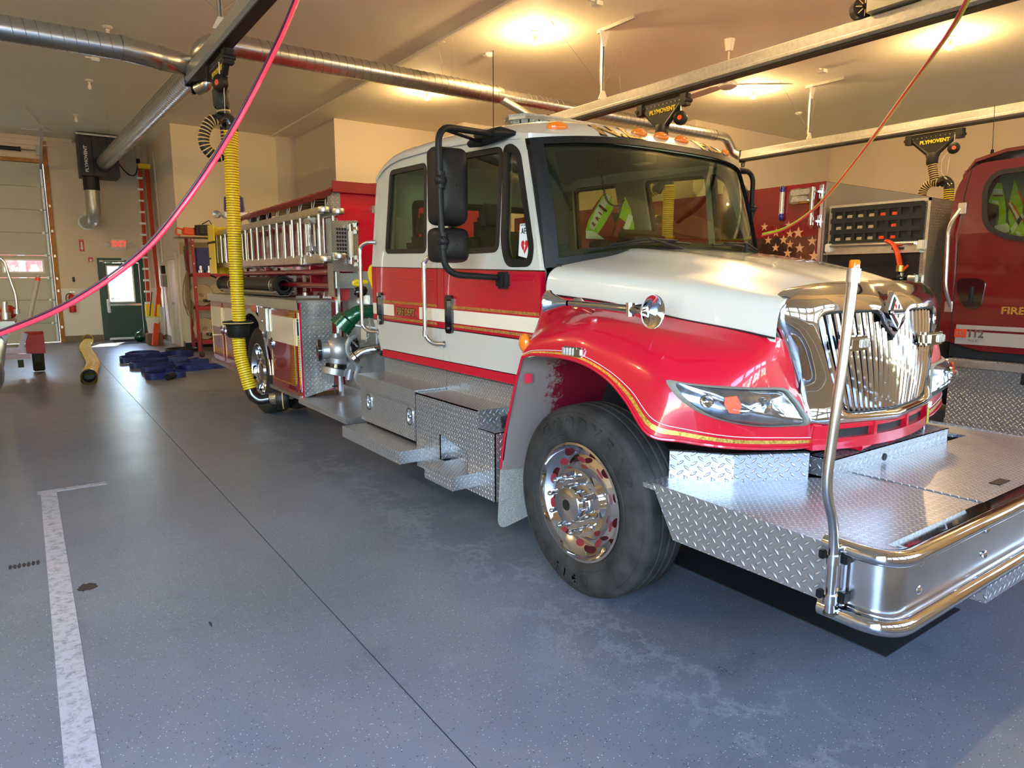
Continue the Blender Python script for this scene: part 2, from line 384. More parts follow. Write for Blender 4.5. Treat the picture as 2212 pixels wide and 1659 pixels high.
        for f in bm.faces:
            n = f.normal; a = max(range(3), key=lambda i: abs(n[i])); i, j = ((1, 2), (0, 2), (0, 1))[a]
            for l in f.loops: l[uvl].uv = (l.vert.co[i]+uvoff[0], l.vert.co[j]+uvoff[1])
        for v in bm.verts: v.co -= o0
        me = bpy.data.meshes.new(name); bm.to_mesh(me); bm.free()
        for m in s.mats: me.materials.append(m)
        me.shade_smooth()
        if smooth: me.set_sharp_from_angle(angle=math.radians(smooth))
        else: me.shade_flat()
        o = bpy.data.objects.new(name, me); COL.objects.link(o)
        if parent is None: o.location = o0
        else: o.parent = parent
        if label: o['label'] = label
        if kind: o['kind'] = kind
        return o
def thing(name, label, cat, loc=(0, 0, 0), group=None):
    o = bpy.data.objects.new(name, None); COL.objects.link(o); o.location = loc; o.empty_display_size = .1
    o['label'] = label; o['category'] = cat
    if group: o['group'] = group
    return o
def tag(o, label, cat, group=None):
    o['label'] = label; o['category'] = cat
    if group: o['group'] = group
    return o
def copy_tree(o, loc=None, parent=None, label=None):
    c = o.copy(); COL.objects.link(c)
    if parent is not None: c.parent = parent
    if loc is not None: c.location = loc
    if label: c['label'] = label
    for ch in o.children: copy_tree(ch, None, c)
    return c
def XF(p, x, y): # frame with local x axis, local y axis, origin p
    x = V(x).normalized(); y = V(y); y = (y-x*x.dot(y)).normalized(); z = x.cross(y)
    m = M4((x, y, z)).transposed().to_4x4(); m.translation = V(p); return m
# where the sight line through a photograph pixel meets a plane of the room
def _ray(px, py): return FWD+RGT*((px-1106)/1472)-UPV*((py-829.5)/1472)
def gx(px, py, X): d = _ray(px, py); return V((0, 0, CAMH))+d*(X/d.x)
def gy(px, py, Y): d = _ray(px, py); return V((0, 0, CAMH))+d*(Y/d.y)
def gz(px, py, Z=0): d = _ray(px, py); return V((0, 0, CAMH))+d*((Z-CAMH)/d.z)
# ============================================================ THE SETTING
CZ = 4.95; YB = 20.5
def struct(name, mb, mat=None, **k): o = mb.build(name, mat, **k); o['kind'] = 'structure'; return o
# floor: two slab fields either side of the control joint, joint recessed; worn painted line is its own thin piece
b = MB()
b.box(-8, 1.078, -.7, YB+.1, -.15, 0); b.box(1.084, 17.6, -.7, YB+.1, -.15, 0)
floor = struct('floor', b, 'floor')
b = MB(); b.box(1.078, 1.084, -.7, YB, -.15, -.006); struct('trim_1', b, 'seal')
b = MB(); b.box(-.03, .07, -.7, 6.05, 0, .0015); b.box(-.05, .40, 6.05, 6.13, 0, .0015)
o = b.build('floor_line', 'line'); o['kind'] = 'structure'
# scorch mark and tyre scuffs lie in the floor coat (patches a hair proud)
def blob(name, c, rx, ry, mat, seed, lab=None):
    rr = random.Random(seed); b = MB(); n = 26
    pts = [(c[0]+rx*math.cos(2*PI*i/n)*(.7+.5*rr.random()), c[1]+ry*math.sin(2*PI*i/n)*(.7+.5*rr.random())) for i in range(n)]
    b.plate(pts, lambda u, v, w: (u, v, .0004+w), .0006); return struct(name, b, mat)
MT['rust'] = plain('rust_stain', (.045, .03, .022), .8, noise=.5, nscale=60)
MT['smear'] = plain('oil_smear', (.03, .032, .038), .6, noise=.6, nscale=50)
MT['chalk'] = plain('salt_residue', (.27, .285, .31), .85, noise=.35, nscale=70)
c = gz(190, 1268); blob('floor_stain', (c.x, c.y), .045, .055, 'rust', 3)
c = gz(455, 1348); blob('floor_stain', (c.x, c.y), .006, .03, 'smear', 5)
for i in range(7):
    c = gz(22+i*10, 1226-i*1.8); blob('floor_stain', (c.x, c.y), .009, .04, 'smear', 20+i)
# ceiling with the batten over the joint between the bays
b = MB(); b.box(-8, 17.6, -.7, YB+.1, CZ, CZ+.15); struct('ceiling', b, 'ceil')
b = MB(); b.box(5.13, 5.19, 2, 17.1, CZ-.035, CZ-.001)
for i in range(14): b.box(5.19, 5.215, 3+i, 3.05+i, CZ-.03, CZ-.001)
struct('trim_2', b, 'ceil')

def wall_y(name, x0, x1, y, holes=(), back=.12, z1=CZ):
    """wall whose face lies in the plane Y=y, facing the camera"""
    b = MB(); b.plate([[(x0, 0), (x1, 0), (x1, z1), (x0, z1)]]+[[(h[0], h[2]), (h[1], h[2]), (h[1], h[3]), (h[0], h[3])] for h in holes], lambda u, v, w: (u, y+w, v), back)
    return struct(name, b, 'wall')
def wall_x(name, y0, y1, x, holes=(), back=.12):
    b = MB(); b.plate([[(y0, 0), (y1, 0), (y1, CZ), (y0, CZ)]]+[[(h[0], h[2]), (h[1], h[2]), (h[1], h[3]), (h[0], h[3])] for h in holes], lambda u, v, w: (x+w, u, v), back)
    return struct(name, b, 'wall')
wall_y('wall_back', -8, 2.94, YB, [(1.70, 2.56, .001, 2.02), (-4.2, .66, .001, 4.33)], .14)
wall_x('wall_side', 17.1, YB, 2.94)
wall_y('wall_middle', 3.06, 5.70, 17.1)
wall_x('wall_middle_return', 14.67, 17.22, 5.82, back=-.12)
wall_y('wall_inner', 5.70, 8.14, 14.55)
wall_x('wall_inner_return', 13.42, 14.67, 8.26, back=-.12)
wall_y('wall_far', 8.14, 12.08, 13.3)
wall_x('wall_far_return', 10.32, 13.42, 12.2, back=-.12)
wall_y('wall_right_back', 12.08, 17.4, 10.2)
wall_x('wall_right', -.7, 10.32, 17.4)
wall_x('wall_left', -.7, YB, -8, back=-.12)
wall_y('wall_front', -8, 17.5, -.82, [(.2, 5.2, .001, 3.66), (-5.1, -.0, .001, 3.66), (6.6, 11.4, .001, 4.15), (12.4, 16.6, .001, 4.15)])
# cove mouldings along the top of the back wall
b = MB()
for x0, x1 in ((-8, .97), (2.12, 2.62)):
    b.box(x0, x1, YB-.035, YB-.001, CZ-.09, CZ-.001); b.box(x0, x1, YB-.06, YB-.001, CZ-.22, CZ-.19)
b.box(.97, 2.12, YB-.035, YB-.001, CZ-.09, CZ-.001)
struct('trim_3', b, 'wall')
b = MB(); b.box(2.66, 2.78, YB-.10, YB-.001, 0.15, CZ-.001, .01); struct('trim_4', b, 'wall')
# rubber base and white wainscot panels
b = MB(); b.box(.76, 1.585, YB-.012, YB-.001, 0, .15); b.box(2.68, 2.93, YB-.012, YB-.001, 0, .15); struct('baseboard_back', b, 'tan')
b = MB(); b.box(2.928, 2.939, 18.75, YB-.02, 0, .15); b.box(2.928, 2.939, 17.1, 17.3, 0, .15); struct('baseboard_side', b, 'tan')
b = MB(); b.box(2.928, 5.6, 17.085, 17.099, 0, .12); struct('baseboard_middle', b, 'black')
b = MB(); b.box(.74, 1.59, YB-.02, YB-.001, .15, 1.31); b.box(.73, 1.605, YB-.035, YB-.001, 1.31, 1.335); struct('trim_5', b, 'panelw')
b = MB(); b.box(2.67, 2.93, YB-.02, YB-.001, .15, 1.31); b.box(2.66, 2.93, YB-.035, YB-.001, 1.31, 1.335); struct('trim_6', b, 'panelw')

# green exit door with window
d = MB(); d.plate([[(1.595, 0), (2.63, 0), (2.63, 2.10), (1.595, 2.10)], [(1.72, .0001), (2.53, .0001), (2.53, 1.985), (1.72, 1.985)]], lambda u, v, w: (u, YB-.03+w, v), .10)
door = struct('door_1', d, 'doorgreen', loc=(2.1, YB, 0))
def part(b, name, mat, par, **k): return b.build(name, mat, par, **k)
d = MB(); d.plate([[(1.725, .012), (2.525, .012), (2.525, 1.98), (1.725, 1.98)], [(1.80, .98), (2.375, .98), (2.375, 1.90), (1.80, 1.90)]], lambda u, v, w: (u, YB+.02+w, v), .045); part(d, 'door_leaf', 'doorgreen', door)
d = MB(); d.plate([[(1.78, .96), (2.395, .96), (2.395, 1.92), (1.78, 1.92)], [(1.815, .995), (2.36, .995), (2.36, 1.885), (1.815, 1.885)]], lambda u, v, w: (u, YB+.008+w, v), .07); part(d, 'window_frame', 'bright', door)
d = MB(); d.box(1.815, 2.36, YB+.04, YB+.046, .995, 1.885); part(d, 'pane', 'clear', door)
d = MB(); d.box(1.73, 2.52, YB-.06, YB-.01, .88, .935, .01); d.box(1.73, 1.80, YB-.075, YB+.01, .70, 1.06, .012); d.box(1.735, 1.78, YB-.11, YB-.05, .86, .95, .01); part(d, 'push_bar', 'steel', door, label='steel push bar across the door')
d = MB(); d.box(1.73, 2.52, YB-.012, YB+.02, .015, .055); part(d, 'sweep', 'alum', door)
d = MB(); d.box(2.14, 2.50, YB-.10, YB-.03, 2.05, 2.13, .01); d.tube([(2.2, YB-.08, 2.04), (1.66, YB-.05, 2.02)], .012, 6); d.box(1.64, 1.72, YB-.07, YB-.03, 2.0, 2.04); d.box(2.05, 2.3, YB-.05, YB-.02, 1.985, 2.01); part(d, 'door_closer', 'wwhite', door)
d = MB(); d.plate(circ(1.875, 1.055, .047, 20), lambda u, v, w: (u, YB+.036+w, v), .002); part(d, 'sticker', 'bright', door, label='small round white sticker low in the window')
d = MB(); d.box(1.725, 2.525, YB-.03, YB+.12, 0, .012); part(d, 'threshold', 'alum', door)

# sectional door at the back left: steel sections, window, timber jambs, track and torsion tube
gd = MB(); zs = [.004, .485, 1.056, 1.60, 2.141, 2.678, 3.223, 3.77, 4.33]
gd.box(-4.2, .655, YB+.075, YB+.08, .004, 4.33); gdo = struct('door_2', gd, 'gdoor', loc=(-1.8, YB, 0))
for i, (a, z) in enumerate(zip(zs, zs[1:])):
    d = MB()
    if i == 3:
        hs = [[(x, 1.73), (x+.80, 1.73), (x+.80, 2.03), (x, 2.03)] for x in (-2.78, -1.56, -.345)]
        d.plate([[(-4.2, a+.006), (.655, a+.006), (.655, z-.006), (-4.2, z-.006)]]+hs, lambda u, v, w: (u, YB+.02+w, v), .05)
    else: d.box(-4.2, .655, YB+.02, YB+.07, a+.006, z-.006, .006)
    part(d, 'door_section', 'gdoor', gdo)
gdo.data.vertices  # backing sheet sits behind; windows cut through it below
bm = bmesh.new(); bm.from_mesh(gdo.data); bmesh.ops.delete(bm, geom=bm.verts[:], context='VERTS'); bm.to_mesh(gdo.data); bm.free()
d = MB(); d.box(-4.2, .655, YB+.071, YB+.076, .004, 1.60); d.box(-4.2, .655, YB+.071, YB+.076, 2.141, 4.33); part(d, 'backing', 'gdoor', gdo)
for x in (-2.78, -1.56, -.345):
    d = MB(); d.plate([[(x-.02, 1.71), (x+.82, 1.71), (x+.82, 2.05), (x-.02, 2.05)], [(x+.02, 1.75), (x+.78, 1.75), (x+.78, 2.01), (x+.02, 2.01)]], lambda u, v, w: (u, YB+.01+w, v), .07)
    fr = part(d, 'window_frame', 'bright', gdo); d = MB(); d.box(x+.02, x+.78, YB+.04, YB+.045, 1.75, 2.01); part(d, 'pane', 'clear', fr)
d = MB(); d.tube([(.60, YB-.03, 0.02), (.60, YB-.03, 3.9), (.60, YB-.12, 4.28)], .03, 4, sq=True); d.tube([(.60, YB-.1, 4.2), (.60, YB-3.3, 4.62)], .035, 4, sq=True); part(d, 'track', 'galv', gdo)
for z in zs[1:-1]:
    d = MB(); d.box(.50, .62, YB-.02, YB+.02, z-.03, z+.03, .006); d.cyl((.55, YB-.03, z), (.62, YB-.03, z), .025, n=10); part(d, 'hinge', 'galv', gdo)
d = MB(); d.cyl((-4.2, YB-.14, 4.60), (.62, YB-.14, 4.60), .014, n=8); d.box(.54, .66, YB-.2, YB-.001, 4.5, 4.70); part(d, 'torsion_tube', 'steel', gdo)
d = MB(); d.cyl((-1.9, YB-.14, 4.60), (.22, YB-.14, 4.60), .047, n=14); d.cyl((.2, YB-.14, 4.60), (.25, YB-.14, 4.60), .055, n=14); part(d, 'spring', 'gasket', gdo, label='black torsion spring above the door')
d = MB(); d.box(.66, .76, YB-.045, YB+.1, 0, 4.85, .004); d.box(-4.3, .66, YB-.045, YB+.1, 4.33, 4.42, .004); part(d, 'timber_jamb', 'wood', gdo, label='bare orange brown timber jamb and header')
d = MB()
for z in (.35, 1.25, 1.55, 2.1, 2.7, 3.3): d.box(.69, .73, YB-.05, YB-.044, z, z+.06)
part(d, 'jamb_bracket', 'alum', gdo)
d = MB(); d.tube([(.9, YB-.9, CZ-.002), (.62, YB-3.25, 4.62), (.35, YB-3.5, CZ-.002)], .012, 4); d.box(.3, 1.0, YB-.95, YB-.91, CZ-.03, CZ-.002); d.tube([(.62, YB-1, 4.33), (.64, YB-1, CZ-.01)], .012, 4)
part(d, 'hanger', 'galv', gdo)

# closed white closet door in the side wall, with its thick casing
d = MB(); d.plate([[(17.42, 0), (18.68, 0), (18.68, 2.14), (17.42, 2.14)], [(17.55, .0001), (18.55, .0001), (18.55, 2.03), (17.55, 2.03)]], lambda u, v, w: (2.90+w, u, v), .037)
d.box(2.875, 2.937, 17.36, 18.74, 2.08, 2.20, .015)
do = struct('door_3', d, 'wall', loc=(2.92, 18, 0))
d = MB(); d.box(2.922, 2.938, 17.56, 18.06, .02, 2.02, .003); d.box(2.922, 2.938, 18.07, 18.54, .02, 2.02, .003); part(d, 'door_leaf', 'panelw', do)
d = MB(); d.ball((2.885, 18.0, 1.0), .03, 8); d.cyl((2.93, 18.0, 1.0), (2.88, 18.0, 1.0), .012, n=8); part(d, 'door_knob', 'galv', do)

# front of the hall: the door leaf of this bay stands open overhead, next bay closed with a row of windows
def sect_door(name, x0, x1, up):
    base = None
    for i in range(7):
        z0 = .02+.59*i
        d = MB(); n = 6; w = (x1-x0)/n
        if up: fn = lambda u, v, t: (u, -.6+v, 4.30+t)
        else: fn = lambda u, v, t: (u, -.78-t, v)
        hs = [[(x0+w*k+.08, z0+.10), (x0+w*(k+1)-.08, z0+.10), (x0+w*(k+1)-.08, z0+.47), (x0+w*k+.08, z0+.47)] for k in range(n)] if i in (2, 3) else []
        d.plate([[(x0, z0), (x1, z0), (x1, z0+.58), (x0, z0+.58)]]+hs, fn, .05)
        if base is None: base = struct(name, d, 'gdoor')
        else: part(d, 'door_section', 'gdoor', base)
sect_door('door_4', .22, 5.18, False); sect_door('door_7', -5.08, -.02, True); sect_door('door_5', 6.62, 11.38, False); sect_door('door_6', 12.42, 16.58, False)

# outdoors: yard, red building, trees, seen through the back windows and mirrored in the chrome
d = MB(); d.box(-60, 80, -70, -.7, -.25, -.02); d.box(-60, 80, YB+.1, 90, -.25, -.02); o = struct('ground', d, 'asphalt')
d = MB(); d.box(-9, 1.6, 33, 36, 0, 5); rb = tag(d.build('shed', 'siding'), 'red sided outbuilding beyond the left garage door window', 'building')
for k in range(8):
    d = MB(); d.box(-9, 1.6, 32.96, 33, .5+k*.5, .52+k*.5); part(d, 'siding_board', 'maroon', rb)
d = MB()
for x in (-3.6, -1.55, .05, 1.25): d.box(x-.1, x+.1, 32.9, 33, 0, 5)
part(d, 'trim_board', 'bright', rb)
def tree(x, y, h, s, lab):
    rr = random.Random(s); t = thing('tree', lab, 'tree', (x, y, 0), 'trees beyond the yard'); d = MB()
    d.tube([(x, y, 0), (x+.1, y, h*.5), (x, y, h)], [.16, .11, .03], 7)
    for k in range(16):
        z = h*(.3+.65*rr.random()); a = rr.random()*6.28; l = h*.28*(1.1-z/h+.2)
        d.tube([(x, y, z), (x+l*math.cos(a), y+l*math.sin(a), z+l*.6)], [.04, .012], 5)
    part(d, 'trunk', 'bark', t); d = MB()
    for k in range(260):
        z = h*(.3+.72*rr.random()); a = rr.random()*6.28; l = h*.30*(1.15-z/h)*(.2+rr.random()); p = V((x+l*math.cos(a), y+l*math.sin(a), z))
        q = [p+V((rr.uniform(-1, 1), rr.uniform(-1, 1), rr.uniform(-1, 1)))*.28 for _ in range(3)]; d.f([d.v(i) for i in q])
    o = part(d, 'foliage', 'leaf', t); o['kind'] = 'stuff'
for i, w_ in enumerate(('left', 'middle', 'right')): tree(3.0+i*3.6, 37+i*.5, 7, i, 'thin spring tree, %s of three behind the exit door window' % w_)
for i in range(5): tree(-12+i*7.5, -26-(i % 2)*2, 8+(i*17 % 3), 40+i, 'thin tree across the yard, mirrored in the chrome, number %s from the left' % ('one', 'two', 'three', 'four', 'five')[i])

rr = random.Random(9); b = MB()
for k in range(5200):
    x = rr.uniform(-45, 60); z = 8.5*rr.random()**1.1; p = V((x, -31-rr.random()*4+2*math.sin(x*.3), z*(1+.25*math.sin(x*.7)))); q = [p+V((rr.uniform(-1, 1), rr.uniform(-.4, .4), rr.uniform(-1, 1)))*.75 for _ in range(3)]; b.f([b.v(i) for i in q])
o = b.build('woodland', 'leaf'); o['kind'] = 'stuff'; tag(o, 'leafy woodland edge across the yard in front of the bays', 'woodland')
# ============================================================ FIRE TRUCK (bay one)
XC = 3.375; TY = 5.5
truck = thing('fire_truck', 'white over red crew cab fire engine with chrome grille and diamond plate front bumper deck', 'fire truck', (XC, TY, 0))
def mx(x): return 2*XC-x
def part(b, name, mat, par=None, **k): return b.build(name, mat, par if par is not None else truck, **k)
# paint scheme of the cab: white top, red belt, cream stripe with a red name block, white doors
m, nt, b = new_mat('cab_two_tone_paint'); tc = N(nt, 'ShaderNodeTexCoord').outputs['Object']; s_ = N(nt, 'ShaderNodeSeparateXYZ'); L(nt, tc, s_.inputs[0])
yy, zz = s_.outputs[1], s_.outputs[2]
zt = MATH(nt, 'MULTIPLY_ADD', MATH(nt, 'ADD', yy, 2.46), -.009, zz); zb = MATH(nt, 'MULTIPLY_ADD', MATH(nt, 'ADD', yy, 2.46), -.022, zz)
def band(x, a, c): return MATH(nt, 'MULTIPLY', MATH(nt, 'GREATER_THAN', x, a), MATH(nt, 'LESS_THAN', x, c))
top = MATH(nt, 'GREATER_THAN', zb, 1.640); low = MATH(nt, 'LESS_THAN', zt, 1.243); cre = band(zt, 1.288, 1.376)
blk = MATH(nt, 'SUBTRACT', 1, band(yy, -1.02, -.60)); cre = MATH(nt, 'MULTIPLY', cre, blk)
black = MATH(nt, 'MAXIMUM', band(zb, 1.634, 1.641), band(zt, 1.238, 1.245)); 
c1 = MIX(nt, MATH(nt, 'MAXIMUM', top, low), (.48, .001, .018), (.60, .585, .52)); c1 = MIX(nt, cre, c1, (.84, .76, .60)); c1 = MIX(nt, black, c1, (.006, .005, .005))
L(nt, c1, b.inputs['Base Color']); b.inputs['Roughness'].default_value = .3; b.inputs['Coat Weight'].default_value = 1; b.inputs['Coat Roughness'].default_value = .04
MT['cab'] = m
def side_x(z): return 2.35+(max(0, z-1.66))*.10
def SF(side):
    """a point (y, z) of the cab flank read in the plane X=2.35, carried onto the leaning flank; w goes inwards"""
    def fn(u, v, w):
        s = side_x(v)/2.35; x = 2.35*s+w; y = u*s; z = CAMH+(v-CAMH)*s
        return (x, y, z) if side == 0 else (mx(x), y, z)
    return fn
def grow(pts, d):
    n = len(pts); area = sum(pts[i-1][0]*pts[i][1]-pts[i][0]*pts[i-1][1] for i in range(n)); sg = 1 if area > 0 else -1; out = []
    for i in range(n):
        a, p, c = pts[i-1], pts[i], pts[(i+1) % n]; e1 = V((p[0]-a[0], p[1]-a[1])); e2 = V((c[0]-p[0], c[1]-p[1]))
        if e1.length < 1e-7 or e2.length < 1e-7: out.append(p); continue
        e1.normalize(); e2.normalize(); nn = V((e1.y+e2.y, -e1.x-e2.x)); 
        if nn.length < 1e-6: out.append(p); continue
        nn.normalize(); k = d*sg/max(.5, nn.dot(V((e1.y, -e1.x)))); out.append((p[0]+nn.x*k, p[1]+nn.y*k))
    return out
WF = rpoly([(3.405, 2.345), (3.455, 1.765), (4.02, 1.765), (4.02, 2.375)], .05)          # front door window
WQ = rpoly([(3.31, 2.345), (3.235, 2.30), (3.105, 1.76), (3.13, 1.675), (3.36, 1.675), (3.405, 1.80), (3.375, 2.345)], [.02, .05, .05, .04, .06, .06, .03])  # quarter light
WR = rpoly([(4.335, 2.375), (4.365, 1.785), (5.01, 1.80), (4.89, 2.39)], .045)             # rear door window
DF = [(3.035, 1.03), (4.035, 1.03), (4.095, 1.24), (4.107, 1.40), (4.107, 2.455), (3.30, 2.405), (3.195, 2.385), (3.165, 2.33), (3.035, 1.62)]
DP = [(4.043, 1.03), (4.118, 1.03), (4.185, 1.24), (4.203, 1.40), (4.203, 2.462), (4.115, 2.456), (4.115, 1.40), (4.103, 1.24)]
DR = [(4.126, 1.03), (5.115, 1.03), (5.195, 1.22), (5.225, 1.40), (5.225, 1.75), (5.10, 2.40), (4.95, 2.47), (4.211, 2.463), (4.211, 1.40), (4.193, 1.24)]
DC = [(5.123, 1.03), (5.165, 1.03), (5.29, 1.25), (5.30, 1.66), (5.165, 2.30), (5.13, 2.39), (5.108, 2.40), (5.233, 1.75), (5.233, 1.40), (5.203, 1.22)]
for sd in (0, 1):
    f = SF(sd); nm = {0: '', 1: ''}[sd]
    b = MB(); b.plate([DF, grow(WF, .012), grow(WQ, .012)], f, .035); dr = part(b, 'front_door', 'cab')
    b = MB(); b.plate(DP, f, .035); part(b, 'door_pillar', 'cab')
    b = MB(); b.plate([DR, grow(WR, .012)], f, .035); rd = part(b, 'rear_door', 'cab')
    b = MB(); b.plate(DC, f, .035); part(b, 'cab_corner', 'cab')
    b = MB(); b.plate([[(3.045, 1.035), (5.15, 1.035), (5.28, 1.3), (5.28, 1.66), (5.12, 2.38), (3.25, 2.385), (3.19, 2.33), (3.05, 1.62)], WF, WQ, WR], lambda u, v, w: f(u, v, w+.037), .02); part(b, 'cab_lining', 'cablin')
    for w_, d_ in ((WF, dr), (WQ, dr), (WR, rd)):
        b = MB(); b.plate([grow(w_, .014), grow(w_, -.020 if w_ is not WQ else -.032)], lambda u, v, w: f(u, v, w-.005), .03); fr = part(b, 'window_seal', 'seal', d_)
        b = MB(); b.plate(grow(w_, -.012), lambda u, v, w: f(u, v, w+.006), .004); part(b, 'window_pane', 'tint', d_)
    # rocker under the doors
    b = MB(); b.plate([(3.03, .965), (5.15, .965), (5.15, 1.022), (3.03, 1.022)], lambda u, v, w: f(u, v, w+.008), .05); part(b, 'rocker_panel', 'red')
    for a, c in ((3.045, 4.09), (4.215, 5.22)):
        for z in (1.396, 1.270):
            b = MB(); n = int((c-a)/.016)
            for i in range(n): # rope pattern of the gold leaf stripe
                y = a+(c-a)*i/n; zt_ = z+.009*(y-3.04); b.plate([(y, zt_-.009), (y+.011, zt_-.009), (y+.016, zt_+.009), (y+.005, zt_+.009)], lambda u, v, w: f(u, v, -.0015+w), .0013)
            o = part(b, 'gold_stripe', 'gold', dr if a < 4 else rd)
    # black flush pull handles
    for y, d_ in ((4.03, dr), (5.135, rd)):
        b = MB(); b.plate(rrect(y-.045, y+.045, 1.225, 1.485, .03), lambda u, v, w: f(u, v, w-.018), .02)
        b.plate(rrect(y-.013, y+.013, 1.30, 1.455, .012), lambda u, v, w: f(u, v, w-.034), .02); h = part(b, 'door_handle', 'gloss', d_)
        b = MB(); b.plate(circ(y, 1.262, .011, 12), lambda u, v, w: f(u, v, w-.022), .005); part(b, 'door_lock', 'steel', d_)
    # bright grab rails on stand-offs
    for y, z0, z1 in ((4.235, 1.165, 1.735), (5.33, 1.18, 1.865)):
        b = MB(); X = 2.265; g_ = lambda p: p if sd == 0 else (mx(p[0]), p[1], p[2])
        b.tube(fillet([g_((2.36, y-.10, z1+.02)), g_((2.30, y-.06, z1+.02)), g_((X, y, z1-.02)), g_((X, y, z0+.03)), g_((2.30, y-.04, z0-.02)), g_((2.352, y-.12, z0-.02))], .04), .016, 12)
        g = part(b, 'grab_rail', 'steel')
        for zz_ in (z0+.05, z1-.05): b = MB(); b.cyl(g_((X, y, zz_-.02)), g_((X, y, zz_+.02)), .019, n=12); part(b, 'rail_sleeve', 'chrome', g)
        b = MB(); b.cyl(g_((2.34, y-.115, z0-.02)), g_((2.352, y-.12, z0-.02)), .026, n=12); part(b, 'rail_socket', 'chrome', g)
    # raised press line in the doors
b = MB()
for (y0, y1) in ((3.10, 4.0), (4.26, 5.1)):
    b.tube([SF(0)(y0, 1.585, -.001), SF(0)(y1, 1.60, -.001)], .003, 5)
part(b, 'press_line', 'cab')
MY = lambda z, y: XF(SF(0)(y, z, -.004), (0, -1, 0), (0, 0, 1))
def hand(body, size, y, z, th, bold, off, name, mat, par=None, sx=1, f=SF(0)):
    p = V(f(y, z, -off)); b = MB(); b.text(body, size, th, XF(p, (0, -1, -.009), (0, 0, 1)), sx=sx, bold=bold); return part(b, name, mat, par)
hand('FIRE DEPT.', .074, 4.69, 1.341, .001, .005, .002, 'lettering_outline', 'seal', sx=.93)
hand('FIRE DEPT.', .074, 4.69, 1.341, .001, .001, .0035, 'lettering', 'gold', sx=.93)
# AED notice in the quarter light
f = SF(0); b = MB(); b.plate(rpoly([(3.235, 1.905), (3.12, 1.905), (3.135, 1.705), (3.25, 1.725)], .006), lambda u, v, w: f(u, v, w+.0045), .001); aed = part(b, 'notice', 'bright', label='white AED notice with red heart in the quarter light')
b = MB(); b.text('AED', .052, .0006, XF(V(f(3.182, 1.86, .0035)), (0, -1, 0), (0, 0, 1)), sx=.8, bold=.0007); part(b, 'notice_text', 'seal', aed)
b = MB(); b.text('VEHICLE EQUIPPED WITH', .010, .0006, XF(V(f(3.182, 1.896, .0035)), (0, -1, 0), (0, 0, 1)), sx=.8); part(b, 'notice_text', 'seal', aed)
b = MB(); hp = [(16*math.sin(t)**3, 13*math.cos(t)-5*math.cos(2*t)-2*math.cos(3*t)-math.cos(4*t)) for t in [2*PI*i/28 for i in range(28)]]
b.plate([(3.188-x*.0021, 1.778+y*.0028) for x, y in hp], lambda u, v, w: f(u, v, w+.0035), .0008); part(b, 'heart', 'signred', aed)
b = MB(); b.plate([(3.184, 1.808), (3.196, 1.776), (3.188, 1.776), (3.194, 1.748), (3.178, 1.783), (3.187, 1.783)], lambda u, v, w: f(u, v, w+.0025), .0008); part(b, 'bolt_mark', 'bright', aed)

# ---------------- windshield
def WS(t, v):
    a = abs(t)**3; yb = 2.80+.25*a; yt = 3.02+.225*a; zb_ = 1.745-.085*abs(t)**2; zt_ = 2.415-.03*a
    return V((XC+(.988-.030*v)*t, lerp(yb, yt, v)-.02*math.sin(PI*v), lerp(zb_, zt_, v)))
def ws_patch(b, t0, t1, v0, v1, off, th, nt_=20, nv=6):
    b.shell([[WS(lerp(t0, t1, i/nt_), lerp(v0, v1, j/nv))+V((0, off, 0)) for i in range(nt_+1)] for j in range(nv+1)], V((0, th, 0)))
b = MB(); ws_patch(b, -.945, .945, .05, .95, .012, .006, 32, 8); ws = part(b, 'windshield', 'glass')
b = MB(); ws_patch(b, -1.0, 1.0, .945, 1.0, -.012, .04, 32, 1); ws_patch(b, -1.0, 1.0, -.01, .055, -.012, .04, 32, 1)
ws_patch(b, -1.0, -.935, 0, 1, -.012, .04, 3, 8); ws_patch(b, .935, 1.0, 0, 1, -.012, .04, 3, 8); part(b, 'windshield_frame', 'black', ws)
b = MB(); ws_patch(b, -.94, .94, .885, .95, .020, .003, 32, 1); ws_patch(b, -.94, .94, .05, .10, .020, .003, 32, 1)
ws_patch(b, -.94, -.865, .05, .95, .020, .003, 3, 8); ws_patch(b, .865, .94, .05, .95, .020, .003, 3, 8); part(b, 'frit_band', 'seal', ws)
# wipers resting on the glass
for s0, s1, e0, e1 in ((-.80, -.10, -.03, -.04), (.12, .80, -.03, -.04)):
    b = MB(); pts = [WS(lerp(s0, s1, i/12), .085+.02*math.sin(PI*i/12))+V((0, -.035, 0)) for i in range(13)]; b.tube(pts, .008, 6)
    b.tube([pts[2]+V((0, -.01, .012)), pts[6]+V((0, -.03, .02)), pts[10]+V((0, -.01, .012))], .006, 6)
    q = WS(s1+.12 if s0 < 0 else s0+.35, -.02)+V((0, -.04, 0)); b.tube([pts[6]+V((0, -.03, .02)), q], [.008, .014], 8); part(b, 'wiper', 'black')

